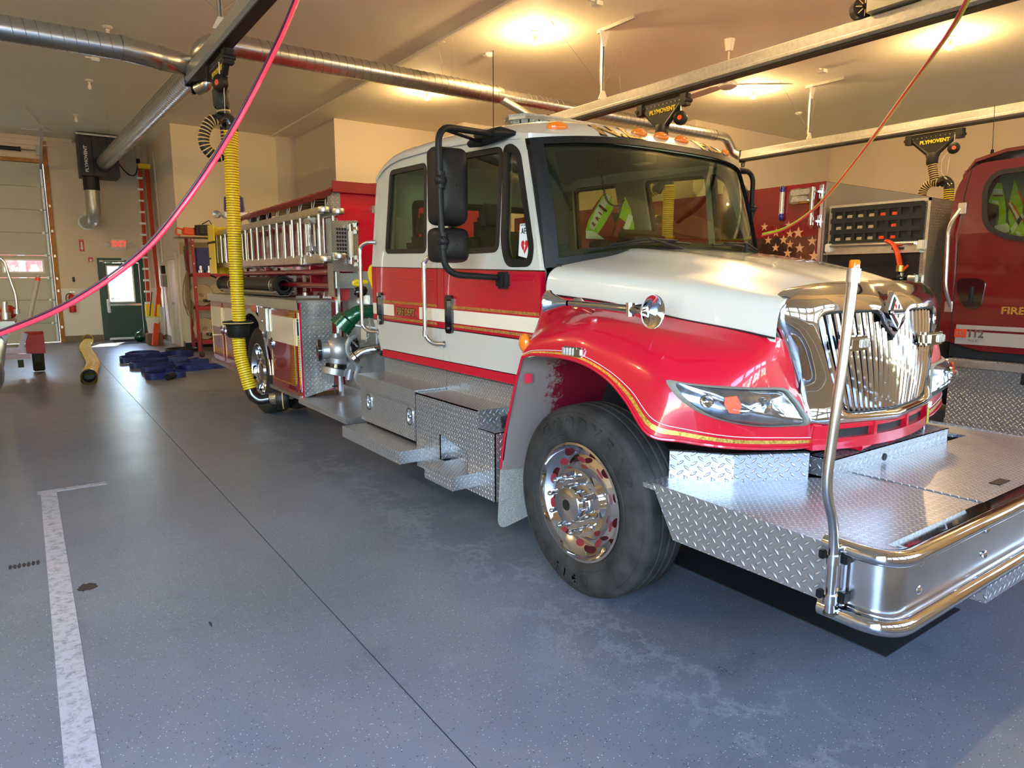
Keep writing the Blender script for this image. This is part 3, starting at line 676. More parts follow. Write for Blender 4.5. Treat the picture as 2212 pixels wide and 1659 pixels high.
# ---------------- roof
def roof(t, d):
    """t across -1..1, d distance back from the windshield head"""
    a = min(1, abs(t)); y0 = 3.02+.225*a**3+.0; y = lerp(y0, 5.30, d); dd = y-y0
    ze = interp(y, [3.0, 3.25, 3.65, 4.3, 4.95, 5.15, 5.30], [2.40, 2.415, 2.465, 2.51, 2.515, 2.47, 2.40])
    k = 1-(1-min(1, dd/.34))**2.6; kk = math.sqrt(max(0, 1-max(0, (y-4.9)/.40)**2)); rise = .125*k*kk*(1-a**4)**.6
    hw = .955+.012*min(1, dd/.3)
    return V((XC+hw*t, y, max(ze+rise if a < 1 else ze, 2.395)))
TT = [math.sin(PI/2*(i/20-1)) if i <= 20 else math.sin(PI/2*(i/20-1)) for i in range(41)]
DD = [0, .01, .025, .045, .07, .10, .14, .19, .25, .35, .5, .65, .78, .86, .92, .96, .985, 1]
b = MB(); b.shell([[roof(t, d) for t in TT] for d in DD], V((0, 0, -.03))); part(b, 'cab_roof', 'white')
b = MB(); b.box(2.43, mx(2.43), 5.25, 5.30, 1.0, 2.42); b2 = MB()
b2.plate([[(2.40, 1.0), (mx(2.40), 1.0), (mx(2.43), 2.44), (2.43, 2.44)], rrect(2.72, 4.03, 1.84, 2.22, .06)], lambda u, v, w: (u, 5.24+w, v), .04); part(b2, 'cab_rear_wall', 'cab'); b.bm.free()
b = MB(); b.plate([rrect(2.70, 4.05, 1.82, 2.24, .06), rrect(2.75, 4.0, 1.87, 2.19, .05)], lambda u, v, w: (u, 5.22+w, v), .07); part(b, 'rear_window_seal', 'seal')
b = MB(); b.shell([[roof(t, d)-V((0, 0, .045)) for t in TT[3:-3:2]] for d in DD[1:-3]], V((0, 0, -.01))); part(b, 'headliner', 'cablin')
# marker lamps on the roof brow and the gilt initials
def brow(t, dd): # point on the brow a distance dd behind the windshield head
    a = abs(t); y0 = 3.02+.225*a**3; return roof(t, dd/(5.30-y0))
def brow_frame(t, dd):
    p = brow(t, dd); dx = (brow(t+.02, dd)-brow(t-.02, dd)).normalized(); dy = (brow(t, dd+.02)-brow(t, dd-.02)).normalized(); n = dx.cross(dy).normalized(); return p, dx, dy, n
for t in (-.80, -.22, -.02, .18, .78):
    p, dx, dy, n = brow_frame(t, .085); b = MB(); rr = []
    for r, h in ((.060, .0), (.060, .008), (.052, .020), (.03, .030), (.001, .034)):
        rr.append([p+dx*math.cos(2*PI*i/24)*r+dy*math.sin(2*PI*i/24)*r*.55+n*h for i in range(24)])
    b.grid(rr, closed=True); part(b, 'marker_lamp', 'amber')
for body, t in (('N.L.', -.40), ('F.D.', .50)):
    for bold, off, nm, mt in ((.014, .002, 'initials_outline', 'seal'), (.005, .005, 'initials', 'gold')):
        b = MB(); p, dx, dy, n = brow_frame(t, .13); b.text(body, .19, .001, M4.Identity(4), bold=bold, sx=1.05)
        for v in b.bm.verts:
            q, ex, ey, en = brow_frame(max(-.99, min(.99, t+v.co.x/.955)), max(.006, .068+v.co.y*.75)); v.co = q+en*(off+v.co.z)
        part(b, nm, mt)
# light bar
lb = thing('tmp', '', '', (0, 0, 0)); bpy.data.objects.remove(lb)
b = MB(); pl = [(2.70, 3.80), (2.66, 3.70), (2.72, 3.60), (2.86, 3.56), (mx(2.86), 3.56), (mx(2.72), 3.60), (mx(2.66), 3.70), (mx(2.70), 3.80), (mx(2.80), 3.86), (2.80, 3.86)]
b.plate(pl, lambda u, v, w: (u, v+.08, 2.61+w), .022); lbar = part(b, 'light_bar', 'alum', label='clear lensed emergency light bar across the roof')
b = MB(); b.plate([pl, grow(pl, -.012)], lambda u, v, w: (u, v+.08, 2.555+w), .075); part(b, 'lens', 'clear', lbar)
b = MB(); b.plate(grow(pl, -.004), lambda u, v, w: (u, v+.08, 2.547+w), .012); b.plate(grow(pl, .004), lambda u, v, w: (u, v+.08, 2.629+w), .012); part(b, 'lens_rim', 'lenswhite', lbar)
seg = [(V((a[0], a[1]+.08, 0)), V((c[0], c[1]+.08, 0))) for a, c in zip(pl, pl[1:]+pl[:1])]
for a, c in seg:
    n = max(1, int((c-a).length/.052)); d = (c-a)/n; nn = V((-d.y, d.x, 0)).normalized()
    b = MB()
    for i in range(n):
        p = a+d*(i+.5); p = p+(V((XC, 3.78, 0))-p).normalized()*.03
        for zz_ in (2.58, 2.607): b.ball((p.x, p.y, zz_), .011, 4)
        b.obox((p.x, p.y, 2.593), (d.length*.8, .006, .05), (0, 0, math.atan2(d.y, d.x)))
    part(b, 'led_module', 'lenswhite', lbar)
b = MB()
for x in (2.85, mx(2.85)): b.box(x-.06, x+.06, 3.70, 3.86, 2.45, 2.56)
part(b, 'mount_foot', 'alum', lbar)
b = MB(); b.tube([(2.52, 3.75, 2.50), (2.52, 3.75, 3.0)], .003, 5); b.cyl((2.52, 3.75, 2.47), (2.52, 3.75, 2.52), .018, .01, 8); part(b, 'antenna', 'seal')

# ---------------- mirrors
for sd in (0, 1):
    g_ = (lambda p: p) if sd == 0 else (lambda p: (mx(p[0]), p[1], p[2]))
    b = MB(); b.tube(fillet([g_((2.45, 3.50, 2.44)), g_((2.30, 3.52, 2.445)), g_((1.95, 3.45, 2.43)), g_((1.955, 3.45, 2.0)), g_((1.975, 3.45, 1.62)), g_((2.34, 3.40, 1.60))], [0, .03, .10, .1, .11, 0]), .019, 12)
    b.tube([g_((2.02, 3.47, 2.42)), g_((2.40, 3.66, 2.42))], .013, 8); arm = part(b, 'mirror_arm', 'black')
    b = MB(); b.tube([g_((2.36, 3.78, 2.425)), g_((2.37, 3.68, 2.44)), g_((2.39, 3.48, 2.445)), g_((2.41, 3.36, 2.43))], [.02, .045, .042, .012], 12); part(b, 'upper_bracket', 'black', arm)
    b = MB(); b.box(*(sorted([g_((2.30, 0, 0))[0], g_((2.37, 0, 0))[0]])), 3.33, 3.42, 1.535, 1.635, .015); part(b, 'lower_bracket', 'black', arm)
    for z0, z1, hw, nm in ((1.905, 2.335, .105, 'mirror_head'), (1.69, 1.885, .11, 'convex_mirror_head')):
        b = MB(); yc = 3.47; rows = []
        loop = rrect(-hw, hw, z0, z1, .045, 5)
        tilt = .25 if sd == 0 else -.25
        def mp(u, v, d): return g_((2.055+u*.95, yc+.055+d-u*.10, v))
        for k, (sc_, d) in enumerate(((1.0, .06), (1.03, .03), (1.02, .0), (1.0, -.02), (.97, -.038), (.9, -.055), (.78, -.07), (.55, -.082), (.3, -.088), (.02, -.09))):
            cy_ = (z0+z1)/2; rows.append([mp(u*sc_, cy_+(v-cy_)*sc_, d) for u, v in loop])
        b.grid(rows, closed=True); hd = part(b, nm, 'black', arm, smooth=80)
        b = MB(); b.plate([(u*.96, (z0+z1)/2+(v-(z0+z1)/2)*.97) for u, v in loop], lambda u, v, w: mp(u, v, .05+w), .004); part(b, 'mirror_glass', 'chrome', arm)
        b = MB(); zc = (z0+z1)/2+.02; xx = 1.957 if z0 > 1.8 else 1.968; b.ball(g_((xx, 3.445, zc)), .036, 7); b.cyl(g_((xx, 3.445, zc-.045)), g_((xx, 3.445, zc+.045)), .026, n=12)
        for q in (-.016, .016): b.cyl(g_((xx+q, 3.42, zc+.01)), g_((xx+q, 3.405, zc+.01)), .006, n=8)
        part(b, 'mirror_clamp', 'black', arm)

# ---------------- hood
hx = [1.70, 1.893, 2.152, 2.608, 2.97]
def hood(q, s):
    """q across -1..1, s 0 (windshield) .. 1 (grille)"""
    a = abs(q); y = lerp(2.995-.19*(1-a**2.2), 1.745-.035*(1-a*a), s)
    hw = XC-interp(y, hx, [2.66, 2.60, 2.53, 2.42, 2.36]); zb_ = interp(y, hx, [1.334, 1.369, 1.406, 1.483, 1.513])
    zc = interp(y, [1.70, 1.95, 2.2, 2.5, 2.8, 3.0], [1.565, 1.645, 1.70, 1.745, 1.775, 1.78]); zs = interp(y, [1.70, 2.2, 2.97], [1.495, 1.565, 1.645])
    z = zb_+(zs-zb_)*(max(0, 1-a**44))**.36+(zc-zs)*(1-a**2.2)
    z += .022*math.exp(-((a-.50)/.10)**2)*(1-.6*s)          # the two raised flutes of the bonnet
    return V((XC+hw*q*(1-.0), y, z))
QQ = [math.sin(PI/2*((i/28)-1)) for i in range(57)]; QQ = [max(-1, min(1, (abs(q)**.6)*(1 if q > 0 else -1))) for q in QQ]
b = MB(); b.shell([[hood(q, s/18) for q in QQ] for s in range(19)], lambda p: V((0, 0, -.02))); part(b, 'hood', 'white', smooth=50)
b = MB(); e = [hood(-1, s/18) for s in range(19)]; b.tube([p+V((-.009, -.002, -.002)) for p in e], .005, 6); part(b, 'hood_pinstripe', 'seal'); b = MB(); e = [hood(1, s/18) for s in range(19)]; b.tube([p+V((.003, 0, -.004)) for p in e], .005, 6); part(b, 'hood_pinstripe', 'seal')
b = MB(); b.grid([[hood(q, 0)+V((0, .02, -.03)), WS(q*.99, 0)+V((0, 0, -.03))] for q in QQ[2:-2]]); part(b, 'cowl', 'black')

MT['bowl'] = plain('lamp_reflector', (.30, .31, .33), .12, .85, noise=.25, nscale=25)
# ---------------- front wings
ST = [[(2.362, 3.02, 1.51), (2.34, 3.02, 1.40), (2.27, 3.0, 1.285), (2.18, 2.96, 1.235), (2.15, 2.93, 1.18)],
 [(2.375, 2.88, 1.506), (2.345, 2.87, 1.43), (2.275, 2.85, 1.355), (2.18, 2.84, 1.285), (2.15, 2.80, 1.205)],
 [(2.42, 2.608, 1.485), (2.385, 2.60, 1.447), (2.285, 2.58, 1.405), (2.185, 2.56, 1.33), (2.15, 2.50, 1.205)],
 [(2.475, 2.38, 1.447), (2.43, 2.37, 1.42), (2.30, 2.35, 1.385), (2.195, 2.32, 1.29), (2.15, 2.29, 1.15)],
 [(2.53, 2.152, 1.408), (2.47, 2.14, 1.385), (2.335, 2.12, 1.34), (2.21, 2.10, 1.23), (2.15, 2.15, 1.06)],
 [(2.57, 2.0, 1.387), (2.50, 1.99, 1.355), (2.36, 1.97, 1.29), (2.225, 1.97, 1.16), (2.155, 2.012, .93)],
 [(2.60, 1.893, 1.371), (2.54, 1.87, 1.33), (2.42, 1.84, 1.26), (2.30, 1.85, 1.10), (2.245, 1.90, .908)],
 [(2.64, 1.79, 1.352), (2.59, 1.77, 1.30), (2.52, 1.75, 1.22), (2.43, 1.755, 1.06), (2.40, 1.76, .886)],
 [(2.70, 1.755, 1.335), (2.70, 1.74, 1.25), (2.69, 1.73, 1.17), (2.67, 1.70, 1.03), (2.66, 1.68, .862)],
 [(2.745, 1.755, 1.30), (2.79, 1.735, 1.21), (2.80, 1.725, 1.12), (2.82, 1.675, 1.00), (2.838, 1.65, .850)]]
cols = list(zip(*[spline(st, 5) for st in ST])); WING = [spline(c, 6) for c in cols]   # rows along the wing
from mathutils.bvhtree import BVHTree
for sd in (0, 1):
    R_ = [[p if sd == 0 else V((mx(p.x), p.y, p.z)) for p in r] for r in WING]
    b = MB(); b.shell(R_, lambda p: V((.014 if sd == 0 else -.014, .008, -.006)))
    if sd == 0: wb = BVHTree.FromBMesh(b.bm)
    wing = part(b, 'front_wing', 'red', smooth=60)
    g_ = (lambda p: V(p)) if sd == 0 else (lambda p: V((mx(p[0]), p[1], p[2])))
    # rolled lip and the gilt line following it
    lip = R_[-1]; b = MB(); b.tube(lip, .008, 6); part(b, 'wheel_arch_lip', 'red', wing)
    r1, r2 = R_[-3], R_[-2]; sg = -1 if sd == 0 else 1
    def offs(row, k): return [p+V((sg*.004, -.003, 0))*k for p in row]
    b = MB(); b.grid([offs([a.lerp(c, .05) for a, c in zip(R_[-2], R_[-1])], 1), offs([a.lerp(c, .0) for a, c in zip(R_[-3], R_[-2])], 1)][::-1] if False else [offs([lip[i].lerp(r2[i], .55) for i in range(len(lip))], 1), offs([lip[i].lerp(r2[i], 1.0) for i in range(len(lip))], 1)]); part(b, 'gilt_line', 'gold', wing, smooth=0)
    b = MB(); b.tube(offs([r2[i].lerp(r1[i], .35) for i in range(len(lip))], 1), .0018, 4); part(b, 'pinstripe', 'bright', wing)
    # lower rear part of the arch, outer flange then dusty inner wall
    fl = [(2.15, 2.93, 1.18), (2.15, 2.99, 1.03), (2.15, 3.055, .84), (2.15, 3.10, .70), (2.15, 3.14, .51)]
    fo = [(2.26, 2.99, 1.27), (2.27, 3.07, 1.05), (2.28, 3.13, .85), (2.28, 3.17, .70), (2.28, 3.20, .51)]
    fi = [(2.52, 2.86, 1.17), (2.52, 2.93, 1.02), (2.52, 2.97, .84), (2.52, 3.0, .70), (2.52, 3.03, .51)]
    b = MB(); b.grid([[g_(p) for p in spline(fo, 4)], [g_(p) for p in spline(fl, 4)]]); b.tube([g_(p) for p in spline(fl, 4)], .007, 6); part(b, 'rear_arch_panel', 'red', wing)
    fm = [V(a).lerp(V(c), .10)+V((-.003 if 1 else 0, .0, 0)) for a, c in zip(fl, fo)]; fn_ = [V(a).lerp(V(c), .30)+V((-.003, 0, 0)) for a, c in zip(fl, fo)]
    arcs = []
    for k in range(15):
        a = PI*(.02+.80*k/14)+.0; arcs.append((2.49-.66*math.cos(a)*-1*-1, .52+.66*math.sin(a)))
    prof = [(3.14, .51), (3.07, .84), (3.0, 1.03), (2.94, 1.17), (2.72, 1.215), (2.49, 1.21), (2.29, 1.16), (2.15, 1.06), (2.05, .97)]
    pr = spline([(0, y, z) for y, z in prof], 4)
    b = MB(); b.grid([[g_((x, p.y, p.z-.01-.02*(k))) for p in pr] for k, x in enumerate((2.165, 2.45, 2.9))]); part(b, 'inner_arch', 'liner', wing)
    b = MB(); b.box(*sorted([g_((2.19, 0, 0)).x, g_((2.235, 0, 0)).x]), 2.955, 2.965, 1.03, 1.08) ; part(b, 'reflector', 'pink', wing)
    # mud flap
    mf = rpoly([(2.155, .56), (2.50, .58), (2.50, .20), (2.16, .125)], [0, 0, .03, .07])
    b = MB(); b.plate(mf, lambda u, v, w: g_((u, 3.14+w+(.5-v)*.10, v)), .012); part(b, 'mud_flap', 'dirt', wing)
    # amber repeater at the back edge, small clear marker on the arch
    b = MB(); b.ball(g_((2.175, 2.945, 1.255)), .05, 8, .55, .8, 1.0); part(b, 'amber_repeater', 'amber', wing)
    c = g_((2.155, 2.52, 1.245)); b = MB(); b.obox(c, (.03, .15, .048), (.12*0, 0, 0), .01); sm = part(b, 'marker_housing', 'chrome', wing); b = MB()
    for k in range(4): b.box(c.x-.019 if sd == 0 else c.x+.013, c.x-.013 if sd == 0 else c.x+.019, c.y-.02+k*.022, c.y-.003+k*.022, c.z-.018, c.z+.018, .002)
    part(b, 'led_lens', 'lenswhite', wing)
    # headlamp set in the wing
    def hp(u, v, off, shr=0):
        d = _ray(u, v); loc, nrm, i, dist = wb.ray_cast(V((0, 0, CAMH)), d.normalized())
        if loc is None: loc = gy(u, v, 1.70); nrm = V((-.3, -1, 0)).normalized()
        if nrm.dot(d) > 0: nrm = -nrm
        return loc+nrm*off
    HL = [(1442, 822), (1480, 827), (1540, 833), (1620, 837), (1688, 838), (1708, 853), (1728, 880), (1744, 914), (1700, 920), (1640, 921), (1580, 913), (1525, 897), (1485, 874), (1458, 850)]
    cen = (1612, 880)
    BN = V((-.60, -.80, .0)); CC = hp(*cen, .0); BD = [hp(u, v, .003) for u, v in HL]
    def ring(k, bulge): return [g_(CC.lerp(p, k)+BN*(bulge*(1-k*k)+.004)) for p in BD]
    def closed_spline(r, n=3):
        e = spline([r[-1]]+r+[r[0], r[1]], n); return e[n:-2*n] if False else e[n:n+len(r)*n]
    KS = (1.0, .93, .85, .75, .62, .5, .37, .25, .12, .02)
    b = MB(); b.grid([closed_spline(ring(1.02, 0)), [p+g_((0, -.012, 0))-g_((0, 0, 0)) for p in closed_spline(ring(1.0, .06))], [p+g_((0, -.012, 0))-g_((0, 0, 0)) for p in closed_spline(ring(.93, .06))], closed_spline(ring(.92, .05))], closed=True); hl = part(b, 'headlamp', 'graybox', smooth=60)
    b = MB(); b.grid([closed_spline(ring(k, .085)) for k in KS], closed=True); part(b, 'lens', 'clear', hl, smooth=80)
    b = MB(); b.grid([closed_spline(ring(k, .058)) for k in KS[1:]], closed=True); part(b, 'reflector', 'bowl', hl, smooth=80)
    def disc(px, py, r, mat, name, par, off=.008, sx=1, sy=1):
        c = g_(hp(px, py, 0)+BN*.045); n = V((-.62 if sd == 0 else .62, -.78, 0)); b = MB(); b.lathe([(r, 0), (r, .012), (r*.85, .016), (r*.5, .004), (.001, .0)], c, n, 18); part(b, name, mat, par)
    disc(1640, 872, .036, 'chrome', 'projector', hl, .010); disc(1520, 862, .028, 'chrome', 'lamp_bowl', hl, .010)
    b = MB(); am = [(1557, 853), (1582, 850), (1592, 868), (1588, 888), (1566, 886), (1556, 868)]; b.plate([(u, v) for u, v in am], lambda u, v, w: g_(hp(u, v, 0)+BN*(.055+w)), .008); part(b, 'turn_signal', 'orange', hl)

# ---------------- chrome grille shell
OUT = [(3.375, 1.68, 1.588), (3.30, 1.681, 1.588), (3.22, 1.683, 1.587), (3.08, 1.69, 1.583), (2.88, 1.705, 1.57), (2.72, 1.74, 1.535), (2.672, 1.757, 1.43), (2.745, 1.745, 1.27), (2.797, 1.722, 1.13), (2.815, 1.69, 1.02), (2.87, 1.645, .94), (3.375, 1.572, .915)]
INN = [(3.375, 1.60, 1.32), (3.30, 1.605, 1.375), (3.235, 1.615, 1.44), (3.1, 1.625, 1.447), (2.9, 1.655, 1.445), (2.84, 1.667, 1.425), (2.832, 1.667, 1.37), (2.875, 1.65, 1.24), (2.925, 1.635, 1.12), (2.975, 1.615, 1.03), (3.04, 1.60, .99), (3.375, 1.575, .975)]
def loop(ps):
    l = spline(ps, 4); r = [V((mx(p.x), p.y, p.z)) for p in l][::-1]; return l+r[1:-1]
o_, i_ = loop(OUT), loop(INN)
def blend(k, y): return [a.lerp(c, k)+V((0, y, 0)) for a, c in zip(o_, i_)]
b = MB(); b.grid([[p+V((0, .05, 0)) for p in o_], o_, blend(.12, -.012), blend(.35, -.03), blend(.7, -.035), blend(.93, -.022), i_, [p+V((0, .05, 0)) for p in i_]], closed=True)
gr = part(b, 'grille_shell', 'chrome', smooth=60)
b = MB(); b.tube(i_+[i_[0]], .006, 6); part(b, 'grille_bead', 'seal', gr)
b = MB(); b.plate([(2.80, .97), (3.95, .97), (3.95, 1.47), (2.80, 1.47)], lambda u, v, w: (u, 1.71+w, v), .01); part(b, 'grille_backing', 'seal', gr)
inpoly = [(p.x, p.z) for p in i_]
def yin(x, z): return interp(z, [.98, 1.44], [1.578, 1.618])+.055*((x-XC)/.55)**2
for k in range(21):
    u = (k+.5)/21; pts = []
    for j in range(17):
        v = j/16; z = lerp(.965, 1.455, v); x0 = lerp(3.0, 2.835, v**.85); x = lerp(x0, mx(x0), u); x += .012*math.sin(PI*v)*(-1 if u < .5 else 1)*abs(u-.5)*2
        if abs(x-XC) < .145 and z > 1.325+abs(x-XC)*.80: break
        pts.append(V((x, yin(x, z)+.022-.012*math.sin(PI*v), z)))
    b = MB(); b.tube(pts, .0162, 10, sy=1.0); part(b, 'grille_bar', 'barchrome', gr)
# diamond badge
ex = V((3.325, 1.575, 1.445))
def dia(b, w, h, y, th): b.plate([(3.325-w, 1.443), (3.325, 1.443-h), (3.325+w, 1.443), (3.325, 1.443+h)], lambda u, v, t: (u, y+t-(v-1.443)*-.18, v), th)
b = MB(); dia(b, .074, .092, 1.572, .022); bd = part(b, 'badge', 'chrome', gr, label='chrome diamond badge above the grille')
b = MB(); dia(b, .056, .070, 1.569, .006); part(b, 'badge_field', 'seal', gr)
b = MB(); dia(b, .042, .053, 1.565, .006); part(b, 'badge_enamel', 'badge', gr)
b = MB(); b.plate(rrect(3.263, 3.387, 1.431, 1.454, .01), lambda u, v, t: (u, 1.555+t, v), .012); b.plate([(3.318, 1.40), (3.332, 1.40), (3.334, 1.48), (3.316, 1.48)], lambda u, v, t: (u, 1.560+t, v), .006); part(b, 'badge_bar', 'chrome', gr)
b = MB(); b.text('INTERNATIONAL', .0135, .001, XF((3.325, 1.5543, 1.4425), (1, 0, 0), (0, 0, 1)), sx=.95); part(b, 'badge_lettering', 'seal', gr)
for x, z in ((2.965, 1.315), (3.70, 1.300)):
    b = MB(); b.box(x-.085, x+.085, 1.535, 1.60, z-.032, z+.032, .012); h = part(b, 'warning_lamp', 'chrome', gr); b = MB()
    for k in range(3): b.box(x-.01+k*.026, x+.012+k*.026, 1.528, 1.537, z-.018, z+.018, .003)
    part(b, 'lamp_lens', 'lenswhite', gr)
# red valance under the grille with slots
def val(q, z, o=0): return V((XC+.545*q*(1+.03*(z < .9)), 1.652-.085*(1-q*q)-o, z-.012*(1-q*q)))
b = MB()
for z0, z1 in ((.925, .955), (.835, .885)): b.shell([[val(i/12-1, z, .012 if z < .9 else 0) for i in range(25)] for z in (z0, (z0+z1)/2, z1)], V((0, .03, 0)))
for i in (-12, -5, -4.3, 4.3, 5, 11.3): pass
va = part(b, 'front_valance', 'red')
b = MB(); b.shell([[val(i/12-1, z, -.02) for i in range(25)] for z in (.87, .94)], V((0, .02, 0))); part(b, 'air_slot', 'seal', va)
for q, hw_ in ((-.89, .11), (-.29, .02), (.27, .02), (.93, .07)): b = MB(); b.shell([[val(q+d, z, .008) for d in (-hw_, 0, hw_)] for z in (.86, .945)], V((0, .03, 0))); part(b, 'slot_rib', 'red', va)
b = MB(); p = val(.88, .90, .016); b.plate(rrect(-.022, .022, -.06, .06, .003), lambda u, v, w: (p.x+u, p.y-.004+w-.25*u*-1, p.z+v), .002); st = part(b, 'inspection_sticker', 'lime', va, label='small yellow and white inspection sticker')
b = MB(); b.box(p.x-.02, p.x+.02, p.y-.009, p.y-.006, p.z+.028, p.z+.055); part(b, 'sticker_panel', 'bright', va)
for x in (3.14, 3.42): b = MB(); b.cyl((x, 1.60, .812), (x+.08, 1.60, .82), .018, n=12); b.box(x-.02, x+.10, 1.60, 1.75, .80, .84, .01); part(b, 'tow_eye', 'red', va)

# ---------------- air horns on the left wing
b = MB(); a = V((2.20, 2.60, 1.475)); c = V((2.20, 2.05, 1.455))
b.lathe([(.016, 0), (.017, .25), (.022, .44), (.035, .50), (.05, .53), (.068, .548), (.074, .552), (.066, .55), (.045, .53), (.02, .50), (.001, .45)], a, (c-a).normalized(), 28); ah = part(b, 'air_horn', 'chrome')
b = MB(); b.lathe([(.014, 0), (.02, .03), (.036, .07), (.05, .10), (.064, .115), (.058, .116), (.03, .09), (.001, .08)], a+V((-.0, .02, 0)), V((-.25, 1, 0)), 24); part(b, 'horn_bell', 'chrome', ah)
b = MB(); b.cyl((2.20, 2.55, 1.47), (2.30, 2.55, 1.44), .022, n=10); b.ball((2.235, 2.58, 1.47), .035, 7); part(b, 'horn_bracket', 'chrome', ah); b = MB(); b.cyl((2.20, 2.16, 1.46), (2.32, 2.16, 1.40), .012, n=8); b.cyl((2.20, 2.18, 1.43), (2.20, 2.18, 1.49), .024, n=10); part(b, 'horn_bracket', 'chrome', ah)
# ---------------- front bumper deck in tread plate
DZ = .702
b = MB(); pts = [(2.172, 2.05)]+[(p.x, p.y) for p in fillet([(2.172, 1.30, 0), (2.172, .995, 0), (2.5, .995, 0)], .20, 6)]+[(3.066, .995), (3.066, 1.60), (2.90, 1.60), (2.84, 1.66), (2.52, 1.83), (2.36, 2.05)]
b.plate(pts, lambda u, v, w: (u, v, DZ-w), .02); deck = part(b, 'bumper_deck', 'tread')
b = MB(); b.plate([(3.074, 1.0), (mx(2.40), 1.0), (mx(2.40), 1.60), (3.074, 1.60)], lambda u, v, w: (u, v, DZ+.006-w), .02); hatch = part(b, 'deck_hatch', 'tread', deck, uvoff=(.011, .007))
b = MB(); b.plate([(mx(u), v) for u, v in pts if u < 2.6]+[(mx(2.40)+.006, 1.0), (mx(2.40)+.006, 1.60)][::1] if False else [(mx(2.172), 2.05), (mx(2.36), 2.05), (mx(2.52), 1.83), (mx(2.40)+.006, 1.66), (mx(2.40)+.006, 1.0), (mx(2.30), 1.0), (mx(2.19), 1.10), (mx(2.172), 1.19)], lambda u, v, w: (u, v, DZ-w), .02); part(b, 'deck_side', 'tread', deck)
b = MB(); b.box(3.38, 3.50, 1.10, 1.145, DZ+.004, DZ+.009, .002); part(b, 'latch', 'black', deck)
for s in (0, 1):
    g_ = (lambda p: p) if s == 0 else (lambda p: (mx(p[0]), p[1], p[2]))
    b = MB(); b.plate([(1.19, DZ), (1.985, DZ+.012), (1.985, .70), (1.865, .492), (1.19, .492)], lambda u, v, w: g_((2.168+w, u, v)), .006); part(b, 'deck_flank', 'treadbig', deck)
    # two faceted kick plates
    for (x0, y0), (x1, y1) in (((2.335, 2.045), (2.51, 1.825)), ((2.51, 1.825), (2.82, 1.655))):
        b = MB(); b.plate([(0, DZ), (1, DZ), (1, .822), (0, .822)], lambda u, v, w: g_((lerp(x0, x1, u)+w*.5, lerp(y0, y1, u)+w*.7, v)), .006)
        b.plate([(0, 0), (1, 0), (1, 1), (0, 1)], lambda u, v, w: g_((lerp(x0, x1, u)+v*.02, lerp(y0, y1, u)+v*.025, .818+w)), .004)
        part(b, 'kick_plate', 'treadbig', deck)
b = MB(); b.box(2.90, 4.05, 1.585, 1.589, DZ, .790, 0); b.box(2.90, 4.05, 1.585, 1.70, .786, .790); b.box(2.90, 2.905, 1.585, 1.70, DZ, .79); b.box(4.045, 4.05, 1.585, 1.70, DZ, .79)
part(b, 'riser_plate', 'treadbig', deck); b = MB(); b.cyl((3.36, 1.58, .735), (3.36, 1.59, .735), .018, n=14); part(b, 'riser_grommet', 'black', deck)
# bumper: top and bottom tube, plain sheet between, carriage bolts
path = lambda i, z: [V((p.x, p.y, z)) for p in fillet([(2.165+i, 1.19, 0), (2.165+i, .955+i, 0), (mx(2.165+i), .955+i, 0), (mx(2.165+i), 1.19, 0)], .27, 12)]
b = MB(); b.grid([[V((p.x, p.y, z)) for p in path(.012, 0)] for z in (.44, .71)]); b.grid([[V((p.x, p.y, z)) for p in path(.02, 0)] for z in (.44, .71)]); bp = part(b, 'bumper', 'steel')
b = MB(); P0 = path(0, .708); b.tube(P0, .028, 14); part(b, 'bumper_top_tube', 'chrome', bp)
b = MB(); b.grid([[V((p.x, p.y, DZ+.004)) for p in path(.10, 0)], [V((p.x, p.y, .730)) for p in path(.02, 0)]]); part(b, 'top_flange', 'chrome', bp)
b = MB(); b.tube(path(-.004, .477), .031, 14); part(b, 'bumper_bottom_tube', 'chrome', bp)
for x in (2.367, 2.885, 3.44, 3.99):
    for z in (.662, .562):
        b = MB(); b.lathe([(.017, 0), (.016, .006), (.010, .011), (.001, .013)], (x+.0, .966 if x > 2.4 else .972, z), (0, -1, 0), 14); part(b, 'bolt', 'chrome', bp)
b = MB(); b.box(2.172, 2.19, 1.17, 1.21, .44, .70); part(b, 'end_cap', 'steel', bp)
b = MB(); b.box(2.93, 3.75, .955, 1.35, .350, .445, .004); part(b, 'winch_tray', 'treadbig')
b = MB(); b.box(2.45, 4.3, 1.2, 2.2, .43, .66, .02); b.box(2.9, 3.15, 1.75, 10.3, .50, .78); b.box(3.6, 3.85, 1.75, 10.3, .50, .78); b.box(2.85, 3.9, 1.75, 2.6, .80, 1.2, .05)
b.box(2.55, 4.2, 3.2, 5.2, .55, .93); b.box(2.85, 3.9, 2.6, 3.1, .80, 1.4); b.cyl((2.3, 2.49, .485), (4.45, 2.49, .485), .06, n=10); b.cyl((2.3, 8.27, .5), (4.45, 8.27, .5), .09, n=10); b.ball((3.375, 8.27, .5), .22, 8)
part(b, 'chassis', 'dark')
